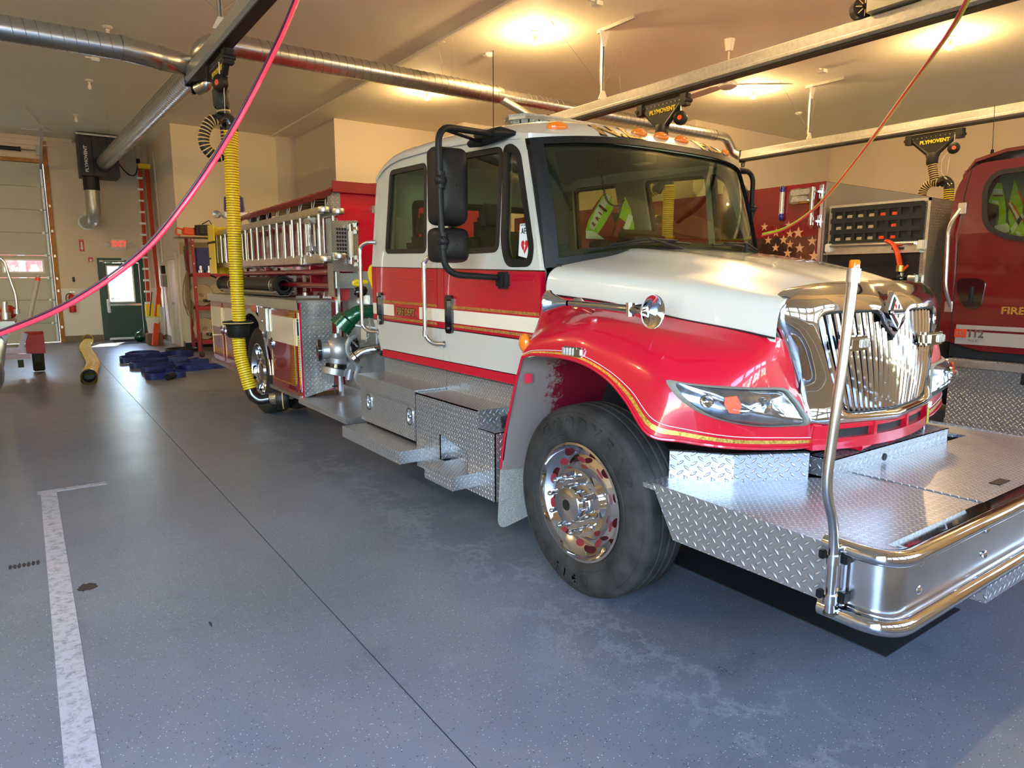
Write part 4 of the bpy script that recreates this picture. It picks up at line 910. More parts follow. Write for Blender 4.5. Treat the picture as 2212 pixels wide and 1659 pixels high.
# guide pole clamped to the bumper corner
b = MB(); pp = [(2.120, 1.135, .485), (2.118, 1.135, .72), (2.105, 1.135, .80), (2.062, 1.14, .90), (2.052, 1.14, .97), (2.085, 1.137, 1.30), (2.112, 1.135, 1.63)]
b.tube(fillet(pp, .05, 5), .0165, 14); pole = part(b, 'guide_pole', 'steel'); b = MB(); b.cyl((2.1095, 1.135, 1.585), (2.1115, 1.135, 1.628), .0205, n=14); part(b, 'pole_collar', 'alum', pole)
b = MB(); b.lathe([(.0165, 0), (.0165, .022), (.013, .027), (.001, .028)], (2.1118, 1.135, 1.628), (.03, 0, 1), 14); part(b, 'pole_lamp', 'amber', pole); b = MB(); b.cyl((2.12, 1.135, .478), (2.12, 1.135, .486), .02, n=12); part(b, 'pole_plug', 'rust', pole)
for z in (.675, .535):
    b = MB(); b.cyl((2.119, 1.135, z-.016), (2.119, 1.135, z+.016), .023, n=14); b.box(2.115, 2.19, 1.13, 1.15, z-.014, z+.014, .003); cl = part(b, 'pole_clamp', 'steel', pole)
    b = MB(); b.box(2.14, 2.18, 1.10, 1.125, z-.018, z+.022, .004); part(b, 'clamp_block', 'black', cl); b = MB(); b.box(2.085, 2.11, 1.15, 1.17, z+.0, z+.03, .004); part(b, 'clamp_block', 'black', cl)
b = MB(); b.box(2.15, 2.165, 1.11, 1.125, .50, .72); part(b, 'pole_bracket', 'steel', pole)

# ---------------- wheels
def wheel(name, x, y, z, r, front, sg=-1):
    """sg -1: outer face looks to -X"""
    t = bpy.data.objects.new(name, None)
    ax = (sg, 0, 0); o = V((x, y, z)); w = .27
    k = r/.49
    tr = [(.300, -.010), (.312, .002), (.34, .012), (.385, .018), (.43, .010), (.462, -.006), (.482, -.022), (.487, -.034)]
    tp = [(.487, -.034), (.490, -.075), (.483, -.080), (.483, -.087), (.491, -.090), (.492, -.125), (.484, -.130), (.484, -.137), (.492, -.142), (.491, -.175), (.483, -.180), (.483, -.187), (.490, -.192), (.487, -.235), (.47, -.26), (.40, -.285), (.30, -.27)]
    b = MB(); b.lathe([(a*k, h) for a, h in tr+tp[1:]], o, ax, 72); ty = part(b, 'tyre', 'tire')
    b = MB()
    for rr in (.455, .400, .345): b.tube([o+V((sg*(.013 if rr < .45 else -.001), rr*k*math.cos(a), rr*k*math.sin(a))) for a in [2*PI*i/72 for i in range(73)]], .0022, 4, cap=False)
    part(b, 'sidewall_ring', 'tire', ty)
    if front:
        for word, a0, stp, size in (('GOODYEAR', 126, -14.0, .10), ('UNISTEEL', 215, 9.2, .055), ('G149', 248, 11.5, .075)):
            for i, ch in enumerate(word):
                a = math.radians(a0+i*stp); rad = V((0, -math.cos(a), math.sin(a))); rr = .398*k
                up = rad if stp < 0 else -rad; right = up.cross(V((sg, 0, 0))) * 1
                b = MB(); b.text(ch, size, .004, XF(o+rad*rr+V((sg*.0165, 0, 0)), right, up), sx=1.0, bold=.003); part(b, 'tyre_lettering', 'tire', ty)
    b = MB(); 
    if front:
        prof = [(.302, -.012), (.304, .004), (.292, .006), (.285, -.012), (.270, -.030), (.235, -.055), (.20, -.045), (.178, -.010), (.172, .004), (.150, .008), (.001, .008)]
        b.lathe([(a*k, h) for a, h in prof], o, ax, 60); rim = part(b, 'rim', 'chrome', ty)
        for i in range(10):
            a = 2*PI*(i+.5)/10; c = o+V((sg*-.034, .232*k*math.cos(a), .222*k*math.sin(a))); rad = V((0, math.cos(a), math.sin(a))); tan = V((0, -math.sin(a), math.cos(a))); n = (V((sg, 0, 0))*.9+rad*-.45).normalized()
            b = MB(); ring = [c+tan*.030*math.cos(q)+(n.cross(tan))*.019*math.sin(q)+n*.010 for q in [2*PI*j/20 for j in range(20)]]; b.f([b.v(p) for p in ring]); part(b, 'hand_hole', 'handred', ty)
        b = MB(); b.lathe([(.098, .006), (.094, .055), (.085, .066), (.07, .068), (.06, .072), (.001, .072)], o, ax, 36); hub = part(b, 'hub_cap', 'chrome', ty)
        b = MB(); b.lathe([(.028, .0725), (.001, .0725)], o, ax, 20); part(b, 'hub_emblem', 'seal', ty)
        for i in range(10):
            a = 2*PI*i/10+.15; c = o+V((sg*.008, .142*k*math.cos(a), .142*k*math.sin(a))); b = MB(); b.lathe([(.019, 0), (.017, .012), (.0145, .018), (.0145, .050), (.013, .058), (.008, .065), (.001, .067)], c, ax, 10); part(b, 'lug_nut', 'chrome', ty)
    else:
        prof = [(.302, -.012), (.304, .004), (.292, .006), (.285, -.012), (.272, -.10), (.235, -.135), (.15, -.145), (.13, -.10), (.11, -.02), (.09, -.01), (.001, -.01)]
        b.lathe([(a*k, h) for a, h in prof], o, ax, 48); part(b, 'rim', 'chrome', ty)
        for i in range(10):
            a = 2*PI*i/10+.15; c = o+V((-sg*.140, .19*k*math.cos(a), .19*k*math.sin(a))); b = MB(); b.lathe([(.018, 0), (.014, .05), (.001, .06)], c, ax, 8); part(b, 'lug_nut', 'chrome', ty)
    bpy.data.objects.remove(t); return ty
MT['tirelet'] = plain('raised_tyre_rubber', (.045, .044, .042), .5)
MT['handred'] = plain('red_wheel_inside', (.20, .008, .018), .7)
wheel('w', 2.17, 2.49, .487, .49, True); wheel('w', mx(2.17), 2.49, .487, .49, True, 1)
wheel('w', 2.20, 8.28, .515, .515, False); wheel('w', mx(2.20), 8.28, .515, .515, False, 1)
b = MB(); b.lathe([(.30, 0), (.49, -.02), (.51, -.10), (.49, -.22), (.30, -.25)], (2.52, 8.28, .515), (-1, 0, 0), 40); part(b, 'inner_tyre', 'tire')

# ---------------- running boards and battery boxes in tread plate (near side), mirrored plain on the far side
def tplate(name, par=None, mat='tread', *boxes, **k):
    b = MB()
    for q in boxes: b.box(*q)
    return part(b, name, mat, par, **k)
st1 = tplate('step_box', None, 'tread', (2.17, 2.43, 4.228, 5.26, .727, .822), (2.20, 2.43, 4.228, 5.26, .44, .727), (2.425, 2.435, 4.225, 5.265, .82, .945), (2.425, 2.465, 4.225, 5.265, .941, .949))
tplate('drawer_front', st1, 'tread', (2.178, 2.20, 4.26, 5.12, .452, .70))
tplate('low_step', st1, 'tread', (2.0, 2.20, 4.15, 5.18, .332, .42), uvoff=(.01, .01))
for y in (5.03, 4.32):
    b = MB(); b.plate([rrect(y-.045, y+.045, .555, .685, .04), rrect(y-.033, y+.033, .567, .673, .03)], lambda u, v, w: (2.170+w, u, v), .010); b.box(2.172, 2.178, y-.035, y+.035, .61, .63); b.plate(circ(y, .62, .012, 10), lambda u, v, w: (2.166+w, u, v), .012); part(b, 'drawer_latch', 'steel', st1)
b = MB(); oy = [(3.41, .282), (4.222, .282), (4.222, .808), (3.41, .808), (3.41, .703), (3.225, .703), (3.225, .282)]
b.plate([[(3.225, .282), (4.222, .282), (4.222, .808), (3.41, .808), (3.41, .703), (3.225, .703)], [(3.535, .40), (3.88, .40), (3.88, .575), (3.535, .515)]], lambda u, v, w: (2.17+w, u, v), .006)
st2 = part(b, 'tank_step_box', 'tread')
tplate('box_top', st2, 'tread', (2.17, 2.43, 3.41, 4.222, .800, .808), (2.425, 2.435, 3.22, 4.222, .70, .943), (2.425, 2.465, 3.22, 4.222, .939, .947))
tplate('box_end', st2, 'treadbig', (2.17, 2.43, 3.225, 3.231, .282, .703), (2.17, 2.43, 3.404, 3.410, .70, .808))
tplate('notch_shelf', st2, 'treadbig', (2.17, 2.43, 3.225, 3.41, .697, .704))
tplate('box_rear', st2, 'tread', (2.17, 2.43, 4.216, 4.222, .282, .808), (2.18, 2.43, 3.23, 4.22, .282, .288))
b = MB(); b.plate([(3.50, .38), (3.90, .38), (3.90, .60), (3.50, .55)], lambda u, v, w: (2.26+w, u, v), .004); part(b, 'recess_back', 'tread', st2)
b = MB(); b.box(2.17, 2.27, 3.88, 3.885, .40, .575); b.box(2.17, 2.27, 3.53, 3.535, .40, .515); part(b, 'recess_side', 'treadbig', st2)
tplate('foot_step', st2, 'tread', (2.0, 2.26, 3.435, 3.785, .328, .415))
b = MB(); b.cyl((2.33, 3.31, .69), (2.33, 3.31, .735), .045, n=20); b.cyl((2.33, 3.31, .735), (2.33, 3.31, .765), .052, n=20); part(b, 'filler_cap', 'black', st2)
tplate('far_step_box', None, 'tread', (mx(2.43), mx(2.17), 3.3, 5.26, .30, .81))

# ---------------- body: compartments
B0, B1 = 6.62, 10.50; SX = 2.17
m, nt, b_ = new_mat('body_two_tone_paint'); tc = N(nt, 'ShaderNodeTexCoord').outputs['Object']; s_ = N(nt, 'ShaderNodeSeparateXYZ'); L(nt, tc, s_.inputs[0])
wb_ = band(s_.outputs[2], .932, 1.205); L(nt, MIX(nt, wb_, (.21, .004, .016), (.78, .70, .54)), b_.inputs['Base Color']); b_.inputs['Roughness'].default_value = .25; b_.inputs['Coat Weight'].default_value = 1
MT['body'] = m
arch = [(7.66, .44)]+[(8.28+.62*math.cos(a), .56+.64*math.sin(a)) for a in [PI*(0.0+1.0*k/18) for k in range(19)]][::1][::-1][::-1]+[(9.0, .44)]
arch = [(8.28+.64*math.cos(PI*k/20), .58+.64*math.sin(PI*k/20)) for k in range(21)]
out = [(B0, .42), (8.92-1.28+.0, .42)]+arch[::-1][::-1] if False else None
outl = [(B0, .42), (7.64, .42), (7.64, .58)]+[(8.28-.64*math.cos(PI*k/20), .58+.64*math.sin(PI*k/20)) for k in range(1, 20)]+[(8.92, .58), (8.92, .45), (B1, .45), (B1, 1.30), (B0, 1.30)]
for s in (0, 1):
    g_ = (lambda p: p) if s == 0 else (lambda p: (mx(p[0]), p[1], p[2]))
    b = MB(); b.plate(outl, lambda u, v, w: g_((SX+w, u, v)), .03); bs = part(b, 'body_side', 'body')
    b = MB(); b.plate([(8.28-r*math.cos(PI*k/24), .54+(r+.03)*math.sin(PI*k/24)) for r, rng in ((.68, range(25)),) for k in rng]+[(8.28-.62*math.cos(PI*k/24), .54+.65*math.sin(PI*k/24)) for k in range(24, -1, -1)], lambda u, v, w: g_((SX-.035+w, u, v)), .05); part(b, 'arch_trim', 'chrome', bs)
    b = MB(); b.grid([[g_((x, 8.28-.65*math.cos(PI*k/20), .5+.68*math.sin(PI*k/20))) for k in range(21)] for x in (2.19, 2.85)]); part(b, 'wheel_well', 'dark', bs)
    for y0, y1 in ((6.715, 7.58), (9.02, 9.70), (9.76, 10.44)):
        b = MB(); b.box(*sorted([g_((SX-.018, 0, 0))[0], g_((SX, 0, 0))[0]]), y0, y1, .47, 1.265, .004); dd = part(b, 'compartment_door', 'body', bs)
        b = MB(); b.plate([rrect(y0+.05, y1-.05, .52, 1.215, .03), rrect(y0+.058, y1-.058, .528, 1.207, .025)], lambda u, v, w: g_((SX-.020+w, u, v)), .003); part(b, 'gold_line', 'gold', dd)
        hy = y1-.08 if y0 < 9.5 else y0+.06
        b = MB(); b.plate([circ(hy, .90, .042, 24, .065), circ(hy, .90, .034, 24, .054)], lambda u, v, w: g_((SX-.030+w, u, v)), .014); b.plate(circ(hy, .90, .034, 20, .054), lambda u, v, w: g_((SX-.022+w, u, v)), .004)
        b.box(*sorted([g_((SX-.036, 0, 0))[0], g_((SX-.026, 0, 0))[0]]), hy-.028, hy+.028, .892, .908); part(b, 'door_latch', 'chrome', dd)
    b = MB(); b.plate([(6.63, .48), (6.68, .48), (6.68, 1.26), (6.63, 1.26)], lambda u, v, w: g_((SX-.012+w, u, v)), .012); part(b, 'hinge_strip', 'chrome', bs)
    b = MB(); b.box(*sorted([g_((SX-.04, 0, 0))[0], g_((SX+.03, 0, 0))[0]]), B0, 7.62, .405, .44); b.box(*sorted([g_((SX-.03, 0, 0))[0], g_((SX+.03, 0, 0))[0]]), 8.95, B1+.05, .40, .45); part(b, 'rub_rail', 'alum', bs)
    b = MB(); b.box(*sorted([g_((SX-.03, 0, 0))[0], g_((SX+.52, 0, 0))[0]]), B0-.01, B1+.03, 1.36, 1.382); b.box(*sorted([g_((SX-.032, 0, 0))[0], g_((SX-.022, 0, 0))[0]]), B0-.01, B1+.03, 1.285, 1.382); part(b, 'compartment_top', 'treadfine', bs)
b = MB(); b.box(2.20, mx(2.20), 9.0, B1, .47, 1.36); b.box(2.21, mx(2.21), B0+.01, 7.6, .47, 1.36); part(b, 'compartment_shell', 'maroon')
b = MB(); b.box(2.12, 2.168, 7.60, 7.90, 1.02, 1.272, .01); ob = part(b, 'outlet_box', 'alum'); b = MB(); b.cyl((2.112, 7.76, 1.13), (2.122, 7.76, 1.13), .022, n=12); part(b, 'box_lock', 'steel', ob)
b = MB(); b.box(2.135, 2.17, 8.0, 8.22, 1.20, 1.30, .012); sl_ = part(b, 'side_lamp', 'chrome'); b = MB(); b.box(2.125, 2.137, 8.02, 8.20, 1.215, 1.285, .01); part(b, 'lamp_lens', 'badge', sl_)
b = MB(); b.box(2.155, 2.17, 6.66, 6.68, .50, .62); part(b, 'red_reflector', 'orange')
# front face of the compartments and inner walls
b = MB(); b.plate([(2.17, .42), (2.49, .50), (2.49, 1.36), (2.17, 1.36)], lambda u, v, w: (u, B0-.004+w, v), .004); part(b, 'front_tread_sheet', 'treadbig')
b = MB(); b.box(2.163, 2.176, B0-.012, B0+.01, .40, 1.36); part(b, 'corner_post', 'red')
b = MB(); b.box(2.62, 2.66, 6.52, 10.45, 1.36, 2.34); b.box(mx(2.66), mx(2.62), 6.52, 10.45, 1.36, 2.34); b.box(2.66, mx(2.66), 10.41, 10.45, 1.36, 2.34)
for k in range(11): b.box(2.60, 2.62, 6.75+k*.34, 6.80+k*.34, 1.40, 2.33)
hb = part(b, 'hose_bed_wall', 'maroon')
b = MB(); b.plate([(2.47, 1.38), (mx(2.47), 1.38), (mx(2.47), 2.43), (2.47, 2.43)], lambda u, v, w: (u, 6.42+w, v), .10); b.box(2.47, 2.62, 6.5, 6.55, 1.38, 2.40); fb = part(b, 'front_bulkhead', 'red')
b = MB(); b.plate([(2.455, 2.165), (2.545, 2.175), (2.545, 2.405), (2.455, 2.40)], lambda u, v, w: (u, 6.412+w, v), .006); b.box(2.450, 2.456, 6.412, 6.50, 2.165, 2.40); part(b, 'corner_tread_strip', 'treadbig', fb)
# tarpaulin over the hose bed with its hem and hooks
b = MB(); rows = []
for i in range(30):
    y = lerp(6.36, 10.45, i/29); row = []
    for x, z in ((2.44, 2.375), (2.44, 2.43), (2.50, 2.455), (2.9, 2.50), (3.375, 2.53), (mx(2.9), 2.50), (mx(2.50), 2.455), (mx(2.44), 2.43), (mx(2.44), 2.375)):
        xx = x+(.10 if x < 3 else -.10)*max(0, (y-6.5)/4)**.5*.9; row.append((xx, y, z-.006*(i % 3)+.05*math.sin(0)))
    rows.append(row)
b.shell(rows, V((0, 0, .012))); b.shell([[(x, 6.345, z) for x in (2.45, 2.9, 3.375, 3.85, 4.3)] for z in (2.40, 2.47, 2.50)], V((0, .02, 0)))
tp_ = part(b, 'hose_bed_cover', 'vinyl', label='dark red vinyl cover lashed over the hose bed')
for k in range(9):
    y = 6.65+k*.42; b = MB(); x = 2.50+.05*((y-6.5)/4)**.5
    b.tube([(x, y-.05, 2.40), (x-.03, y, 2.24), (x, y+.05, 2.40)], .005, 5); part(b, 'lashing', 'bright', tp_)
# side cabinet with perforated screen and tube lamp on the pump house front
b = MB(); b.plate([(2.47, 1.645), (2.85, 1.645), (2.85, 2.22), (2.47, 2.20)], lambda u, v, w: (u, 6.30+w, v), .10); cab_ = part(b, 'screen_cabinet', 'red')
b = MB(); b.plate([(2.40, 1.66), (2.66, 1.66), (2.66, 2.14), (2.40, 2.125)], lambda u, v, w: (u, 6.285+w, v), .01); b.box(2.395, 2.402, 6.285, 6.42, 1.42, 2.15); sc_ = part(b, 'screen_panel', 'treadfine', cab_)
for i in range(4):
    for j in range(8):
        b = MB(); x = 2.452+i*.026; z = 1.80+j*.036; b.box(x-.009, x+.009, 6.281, 6.286, z-.011, z+.011); part(b, 'screen_opening', 'seal', cab_)
b = MB(); b.cyl((2.565, 6.24, 1.755), (2.565, 6.24, 2.085), .022, n=14); tl = part(b, 'tube_lamp', 'wwhite', cab_)
b = MB()
for z in (1.76, 2.065): b.cyl((2.565, 6.24, z-.03), (2.565, 6.24, z+.03), .026, n=14); b.box(2.56, 2.64, 6.245, 6.28, z-.012, z+.012); b.box(2.63, 2.645, 6.24, 6.285, z-.05, z+.05)
part(b, 'lamp_bracket', 'chrome', cab_)
b = MB(); b.box(2.42, 2.80, 6.30, 6.42, 1.50, 1.655); part(b, 'lower_tread_face', 'treadfine', cab_)
b = MB(); b.box(2.86, 3.10, 6.38, 6.42, 1.85, 2.30, .01); bf = part(b, 'frame_box', 'treadfine', fb); b = MB(); b.box(2.89, 3.07, 6.37, 6.385, 1.88, 2.26); part(b, 'frame_panel', 'seal', fb)
# pump house: steel edge post, dark recess, running board
b = MB(); b.box(2.43, 2.455, 6.28, 6.34, .46, 1.66); pm = part(b, 'edge_post', 'steel')
b = MB(); b.plate([(5.36, .45), (6.60, .45), (6.60, 1.66), (5.36, 1.66)], lambda u, v, w: (2.600+w, u, v), .015); b.box(2.62, 4.13, 5.36, 5.38, .45, 1.66); b.box(2.62, 4.13, 5.4, 6.6, .45, 1.64); MT['pump'] = plain('dark_stainless_panel', (.17, .17, .16), .35, .35, noise=.3, nscale=5); pp_ = part(b, 'pump_panel', 'pump')
b = MB(); b.box(2.12, 2.62, 5.40, 6.63, .375, .425, .004); b.box(2.585, 2.62, 5.36, 6.63, .425, .52); rb_ = part(b, 'running_board', 'tread')
b = MB(); b.box(2.12, 2.45, 5.395, 5.40, .375, .425); part(b, 'board_end', 'alum', rb_)
b = MB(); b.box(2.585, 2.598, 5.9, 6.2, 1.36, 1.44, .005); b.box(2.585, 2.598, 5.75, 5.78, 1.0, 1.45); b.box(2.585, 2.598, 5.5, 6.5, 1.14, 1.155); part(b, 'trim_strip', 'steel', pp_)
b = MB(); b.box(2.585, 2.598, 6.02, 6.12, 1.02, 1.13); part(b, 'label_plate', 'cream', pp_)
# green adapter elbow
b = MB(); b.tube(spline([(2.60, 5.72, 1.30), (2.47, 5.76, 1.30), (2.40, 5.78, 1.28), (2.30, 5.83, 1.20)], 6), [.062]*8+[.066]*6+[.075]*5, 20, cap=True)
b.lathe([(.07, -.02), (.098, 0), (.098, .05), (.106, .052), (.106, .10), (.085, .10), (.07, .02)], (2.33, 5.815, 1.235), (-.62, .25, -.72), 28); ge = part(b, 'intake_elbow', 'green', pp_, label='green anodised intake elbow')
b = MB(); b.lathe([(.075, 0), (.082, .005), (.082, .04), (.068, .045)], (2.56, 5.73, 1.30), (1, 0, 0), 24); part(b, 'elbow_flange', 'steel', pp_)
for pts in ([(2.31, 5.80, 1.14), (2.33, 5.8, 1.08), (2.40, 5.8, 1.0), (2.42, 5.8, .98)], [(2.50, 5.72, 1.24), (2.50, 5.72, 1.12), (2.47, 5.75, 1.03)]):
    b = MB(); e = spline(pts, 5)
    for i, (p, q) in enumerate(zip(e, e[1:])):
        d = (q-p); c = (p+q)/2; s_ = V((0, 1, 0)) if i % 2 else V((1, 0, 0)); s_ = (s_-d.normalized()*s_.dot(d.normalized())).normalized()
        b.tube([c+d*.65*math.cos(a)+s_*.008*math.sin(a) for a in [2*PI*k/8 for k in range(9)]], .003, 4)
    part(b, 'retaining_chain', 'galv', pp_)
# grey intake valve body with capped ports
b = MB(); c = V((2.28, 5.92, .955)); b.ball(c, .115, 10, 1, 1, 1.08); b.lathe([(.10, .02), (.078, .08), (.078, .14), (.085, .145), (.085, .17)], c, (-.95, .25, 0), 24); b.lathe([(.09, 0), (.085, .10), (.085, .20)], c, (.95, -.1, 0), 24); b.lathe([(.10, .0), (.085, .09), (.08, .15)], c, (-.15, 0, -1), 24); b.cyl(c+V((-.02, 0, .09)), c+V((-.02, 0, .15)), .03, n=12)
iv = part(b, 'intake_valve', 'cast', pp_, label='cast grey intake relief valve')
b = MB(); b.lathe([(.088, .15), (.098, .155), (.098, .185), (.07, .19), (.001, .175)], c, (-.95, .25, 0), 24); b.lathe([(.088, .09), (.11, .095), (.112, .16), (.088, .17)], c, (.95, -.1, 0), 24); b.lathe([(.085, .12), (.103, .125), (.103, .16), (.09, .165)], c, (-.15, 0, -1), 24); part(b, 'port_ring', 'gloss', iv)
b = MB(); b.lathe([(.096, .165), (.11, .17), (.11, .225), (.08, .23), (.07, .20), (.001, .20)], c, (-.25, .0, -1), 24); b.box(2.17, 2.21, 5.90, 5.94, .66, .74, .005); b.obox((2.36, 5.86, .80), (.09, .07, .10), (.3, .4, 0), .012); b.cyl((2.36, 5.86, .78), (2.33, 5.84, .68), .032, n=12); b.cyl((2.38, 5.86, .78), (2.47, 5.85, .76), .035, n=8); part(b, 'relief_outlet', 'cast', iv)
b = MB(); b.tube([(2.22, 5.9, .68), (2.22, 5.9, .62), (2.23, 5.9, .55)], .006, 5); b.cyl((2.20, 5.9, .63), (2.25, 5.9, .63), .008, n=6); part(b, 'toggle', 'gasket', iv)
# chrome discharge elbow with cap and chain, hanging spanner
b = MB(); b.tube(spline([(2.60, 5.62, .97), (2.50, 5.65, .97), (2.42, 5.70, .95), (2.36, 5.74, .90)], 6), .042, 16); b.lathe([(.06, 0), (.062, .04), (.05, .045)], (2.56, 5.63, .97), (1, 0, 0), 20); b.lathe([(.05, 0), (.058, .005), (.058, .035), (.03, .04), (.022, .06), (.001, .06)], (2.37, 5.73, .91), (-.7, .35, -.6), 16); part(b, 'discharge_elbow', 'chrome', pp_)
b = MB(); b.tube(spline([(2.60, 5.60, .90), (2.60, 5.62, .74), (2.52, 5.72, .64), (2.46, 5.78, .66)], 6), .004, 5); part(b, 'cap_chain', 'steel', pp_)
b = MB(); b.tube(spline([(2.42, 5.82, 1.09), (2.35, 5.82, 1.05), (2.32, 5.82, .96), (2.36, 5.82, .88), (2.42, 5.82, .80), (2.40, 5.82, .70), (2.46, 5.82, .60)], 6), [.010, .013]+[.016]*34+[.010], 8, sy=1.6); part(b, 'spanner', 'cast', pp_)
# yellow handline over the panel edge
b = MB(); b.tube(spline([(2.66, 5.75, 1.62), (2.56, 5.72, 1.70), (2.52, 5.70, 1.62), (2.55, 5.68, 1.50), (2.58, 5.66, 1.42), (2.60, 5.65, 1.34)], 6), [.035]*12+[.03]*19, 10, sy=.7); b.tube(spline([(2.52, 5.78, 1.56), (2.44, 5.80, 1.57), (2.40, 5.81, 1.55), (2.47, 5.80, 1.53)], 5), .018, 8); hn = part(b, 'handline', 'yellow')
b = MB(); b.lathe([(.02, 0), (.045, .02), (.052, .06), (.05, .10), (.03, .11), (.001, .10)], (2.50, 5.75, 1.50), (-.9, .3, -.3), 14); b.tube([(2.44, 5.78, 1.50), (2.40, 5.80, 1.46), (2.44, 5.80, 1.43)], .012, 8); part(b, 'nozzle', 'gloss', hn)
# beacon on the rear of the body, scene lamp
b = MB(); b.tube([(2.55, 10.2, 2.30), (2.55, 10.2, 2.42)], .03, 8); b.box(2.35, 2.85, 10.1, 10.3, 2.42, 2.50, .01); bc = part(b, 'beacon_base', 'bright')
b = MB(); b.lathe([(.13, 0), (.14, .03), (.13, .20), (.09, .23), (.001, .235)], (2.50, 10.2, 2.50), (0, 0, 1), 24); part(b, 'beacon_dome', 'blue', bc)
b = MB(); b.tube([(2.36, 10.2, 2.44), (2.28, 10.2, 2.46)], .014, 8); b.lathe([(.02, 0), (.05, .02), (.055, .06), (.05, .07), (.001, .05)], (2.29, 10.2, 2.46), (-.7, -.7, 0), 16); part(b, 'spot_lamp', 'galv', bc)
b = MB(); b.box(2.62, 2.92, 9.9, 10.0, 2.36, 2.50, .01); part(b, 'rear_lamp', 'lenswhite')
# three red pike pole tubes under the ladders
for x, z, y0 in ((2.44, 1.655, 6.45), (2.44, 1.585, 8.6), (2.44, 1.525, 6.45)):
    b = MB(); b.cyl((x, y0, z), (x, 10.4, z), .030, n=16, cap=False); b.lathe([(.030, 0), (.032, .0), (.032, .01), (.026, .01), (.026, .3)], (x, y0, z), (0, 1, 0), 16); part(b, 'storage_tube', 'maroon')
for y in (7.0, 8.6, 10.0): b = MB(); b.box(2.43, 2.62, y, y+.03, 1.46, 1.72); part(b, 'tube_bracket', 'maroon')

# ---------------- ladders on the body side: two nested aluminium ladders
def ladder(x, y0, y1, z0, z1, n, lab, hooks, grp='aluminium ladders on the body side'):
    t = thing('roof_ladder' if hooks else 'extension_ladder', lab, 'ladder', (x, (y0+y1)/2, z0), grp)
    for z in (z0, z1):
        b = MB(); b.box(x-.016, x+.016, y0, y1, z-.035, z+.035, .008)
        b.box(x-.019, x-.016, y0, y1, z-.012, z+.012); bb = part(b, 'rail', 'alum', t)
        b = MB(); b.plate(circ(y0, z+.0, .05, 20), lambda u, v, w: (x-.03+w, u, v), .06) if False else b.lathe([(.052, -.025), (.055, -.02), (.055, .02), (.052, .025), (.001, .025)], (x, y0-.02, z), (0, 0, 1), 20); part(b, 'rail_end', 'alum', t)
    for k in range(n):
        y = lerp(y0+.12, y1-.15, k/(n-1)); b = MB(); b.cyl((x, y, z0+.03), (x, y, z1-.03), .0165, n=12); part(b, 'rung', 'alum', t)
    if hooks:
        b = MB(); b.tube(spline([(x-.03, y0+.34, z1-.06), (x-.05, y0+.22, z1-.12), (x-.05, y0+.24, z1-.24), (x-.05, y0+.18, z1-.36), (x-.03, y0+.30, z0+.08)], 5), .013, 8); b.cyl((x-.02, y0+.36, z0+.06), (x-.02, y0+.36, z1-.06), .02, n=10)
        for z in (z0+.10, z1-.08): b.box(x-.05, x+.03, y0+.28, y0+.40, z-.03, z+.03, .008)
        part(b, 'roof_hook', 'galv', t)
    return t
ladder(2.34, 6.33, 10.80, 1.775, 2.225, 17, 'outer aluminium ladder with hooks, stowed on edge along the truck body', True)
ladder(2.43, 6.20, 10.75, 1.80, 2.205, 18, 'inner aluminium ladder lying against the truck body', False)
b = MB(); b.box(2.32, 2.62, 6.9, 6.94, 1.73, 1.745); b.box(2.32, 2.62, 9.6, 9.64, 1.73, 1.745); b.box(2.30, 2.31, 6.9, 6.94, 1.73, 1.80); part(b, 'ladder_bracket', 'alum')
# yellow strap pad around the ladder ends
b = MB(); lp = [(2.25, 10.35), (2.25, 10.80), (2.42, 10.98), (2.56, 10.80), (2.56, 10.5)]
b.shell([[V((x, y, z)) for x, y in [(p.x, p.y) for p in fillet([(a, c, 0) for a, c in lp], .12, 5)]] for z in (1.66, 2.0, 2.34)], V((-.01, .01, 0))); pad = tag(b.build('ladder_end_guard', 'yellow'), 'yellow fabric guard wrapped round the rear ends of the stowed ladders', 'guard')
b = MB(); b.box(2.235, 2.245, 10.3, 10.75, 2.08, 2.11); b.box(2.235, 2.245, 10.6, 10.75, 1.86, 1.885); b.build('strap', 'seal', pad)

# ---------------- hard suction hose on its trough
sh = thing('suction_hose', 'black hard suction hose lying on top of the truck compartments', 'hose', (2.37, 9.2, 1.39))
b = MB(); b.cyl((2.37, 7.75, 1.515), (2.37, 10.45, 1.515), .088, n=24, cap=False); b.lathe([(.06, .0), (.078, .0), (.078, .35), (.001, .35)], (2.37, 7.72, 1.515), (0, 1, 0), 24); part(b, 'tube', 'gasket', sh)
b = MB(); b.lathe([(.080, -.06), (.098, -.06), (.104, 0), (.100, .03), (.110, .04), (.110, .17), (.096, .20), (.088, .20)], (2.37, 7.74, 1.515), (0, 1, 0), 28); part(b, 'coupling', 'black', sh)
b = MB(); b.lathe([(.088, 0), (.105, .01), (.115, .05), (.10, .12), (.06, .14), (.001, .14)], (2.37, 10.4, 1.515), (0, 1, 0), 24); b.tube([(2.27, 10.5, 1.60), (2.20, 10.55, 1.64)], .012, 6); part(b, 'strainer_end', 'black', sh)
b = MB()
for y in (7.98, 9.9): b.lathe([(.090, 0), (.090, .03)], (2.37, y, 1.515), (0, 1, 0), 16)
part(b, 'band', 'creamrib', sh)
b = MB(); b.shell([[(x, y, z) for x, z in ((2.25, 1.44), (2.28, 1.455), (2.32, 1.405), (2.42, 1.405), (2.46, 1.455), (2.49, 1.44))] for y in (7.72, 10.3)], V((0, 0, -.006))); part(b, 'hose_trough', 'alum')
b = MB(); b.box(2.36, 2.60, 7.25, 7.29, 1.384, 1.41); b.cyl((2.5, 7.4, 1.384), (2.5, 7.4, 1.44), .03, n=12); part(b, 'trough_latch', 'alum')

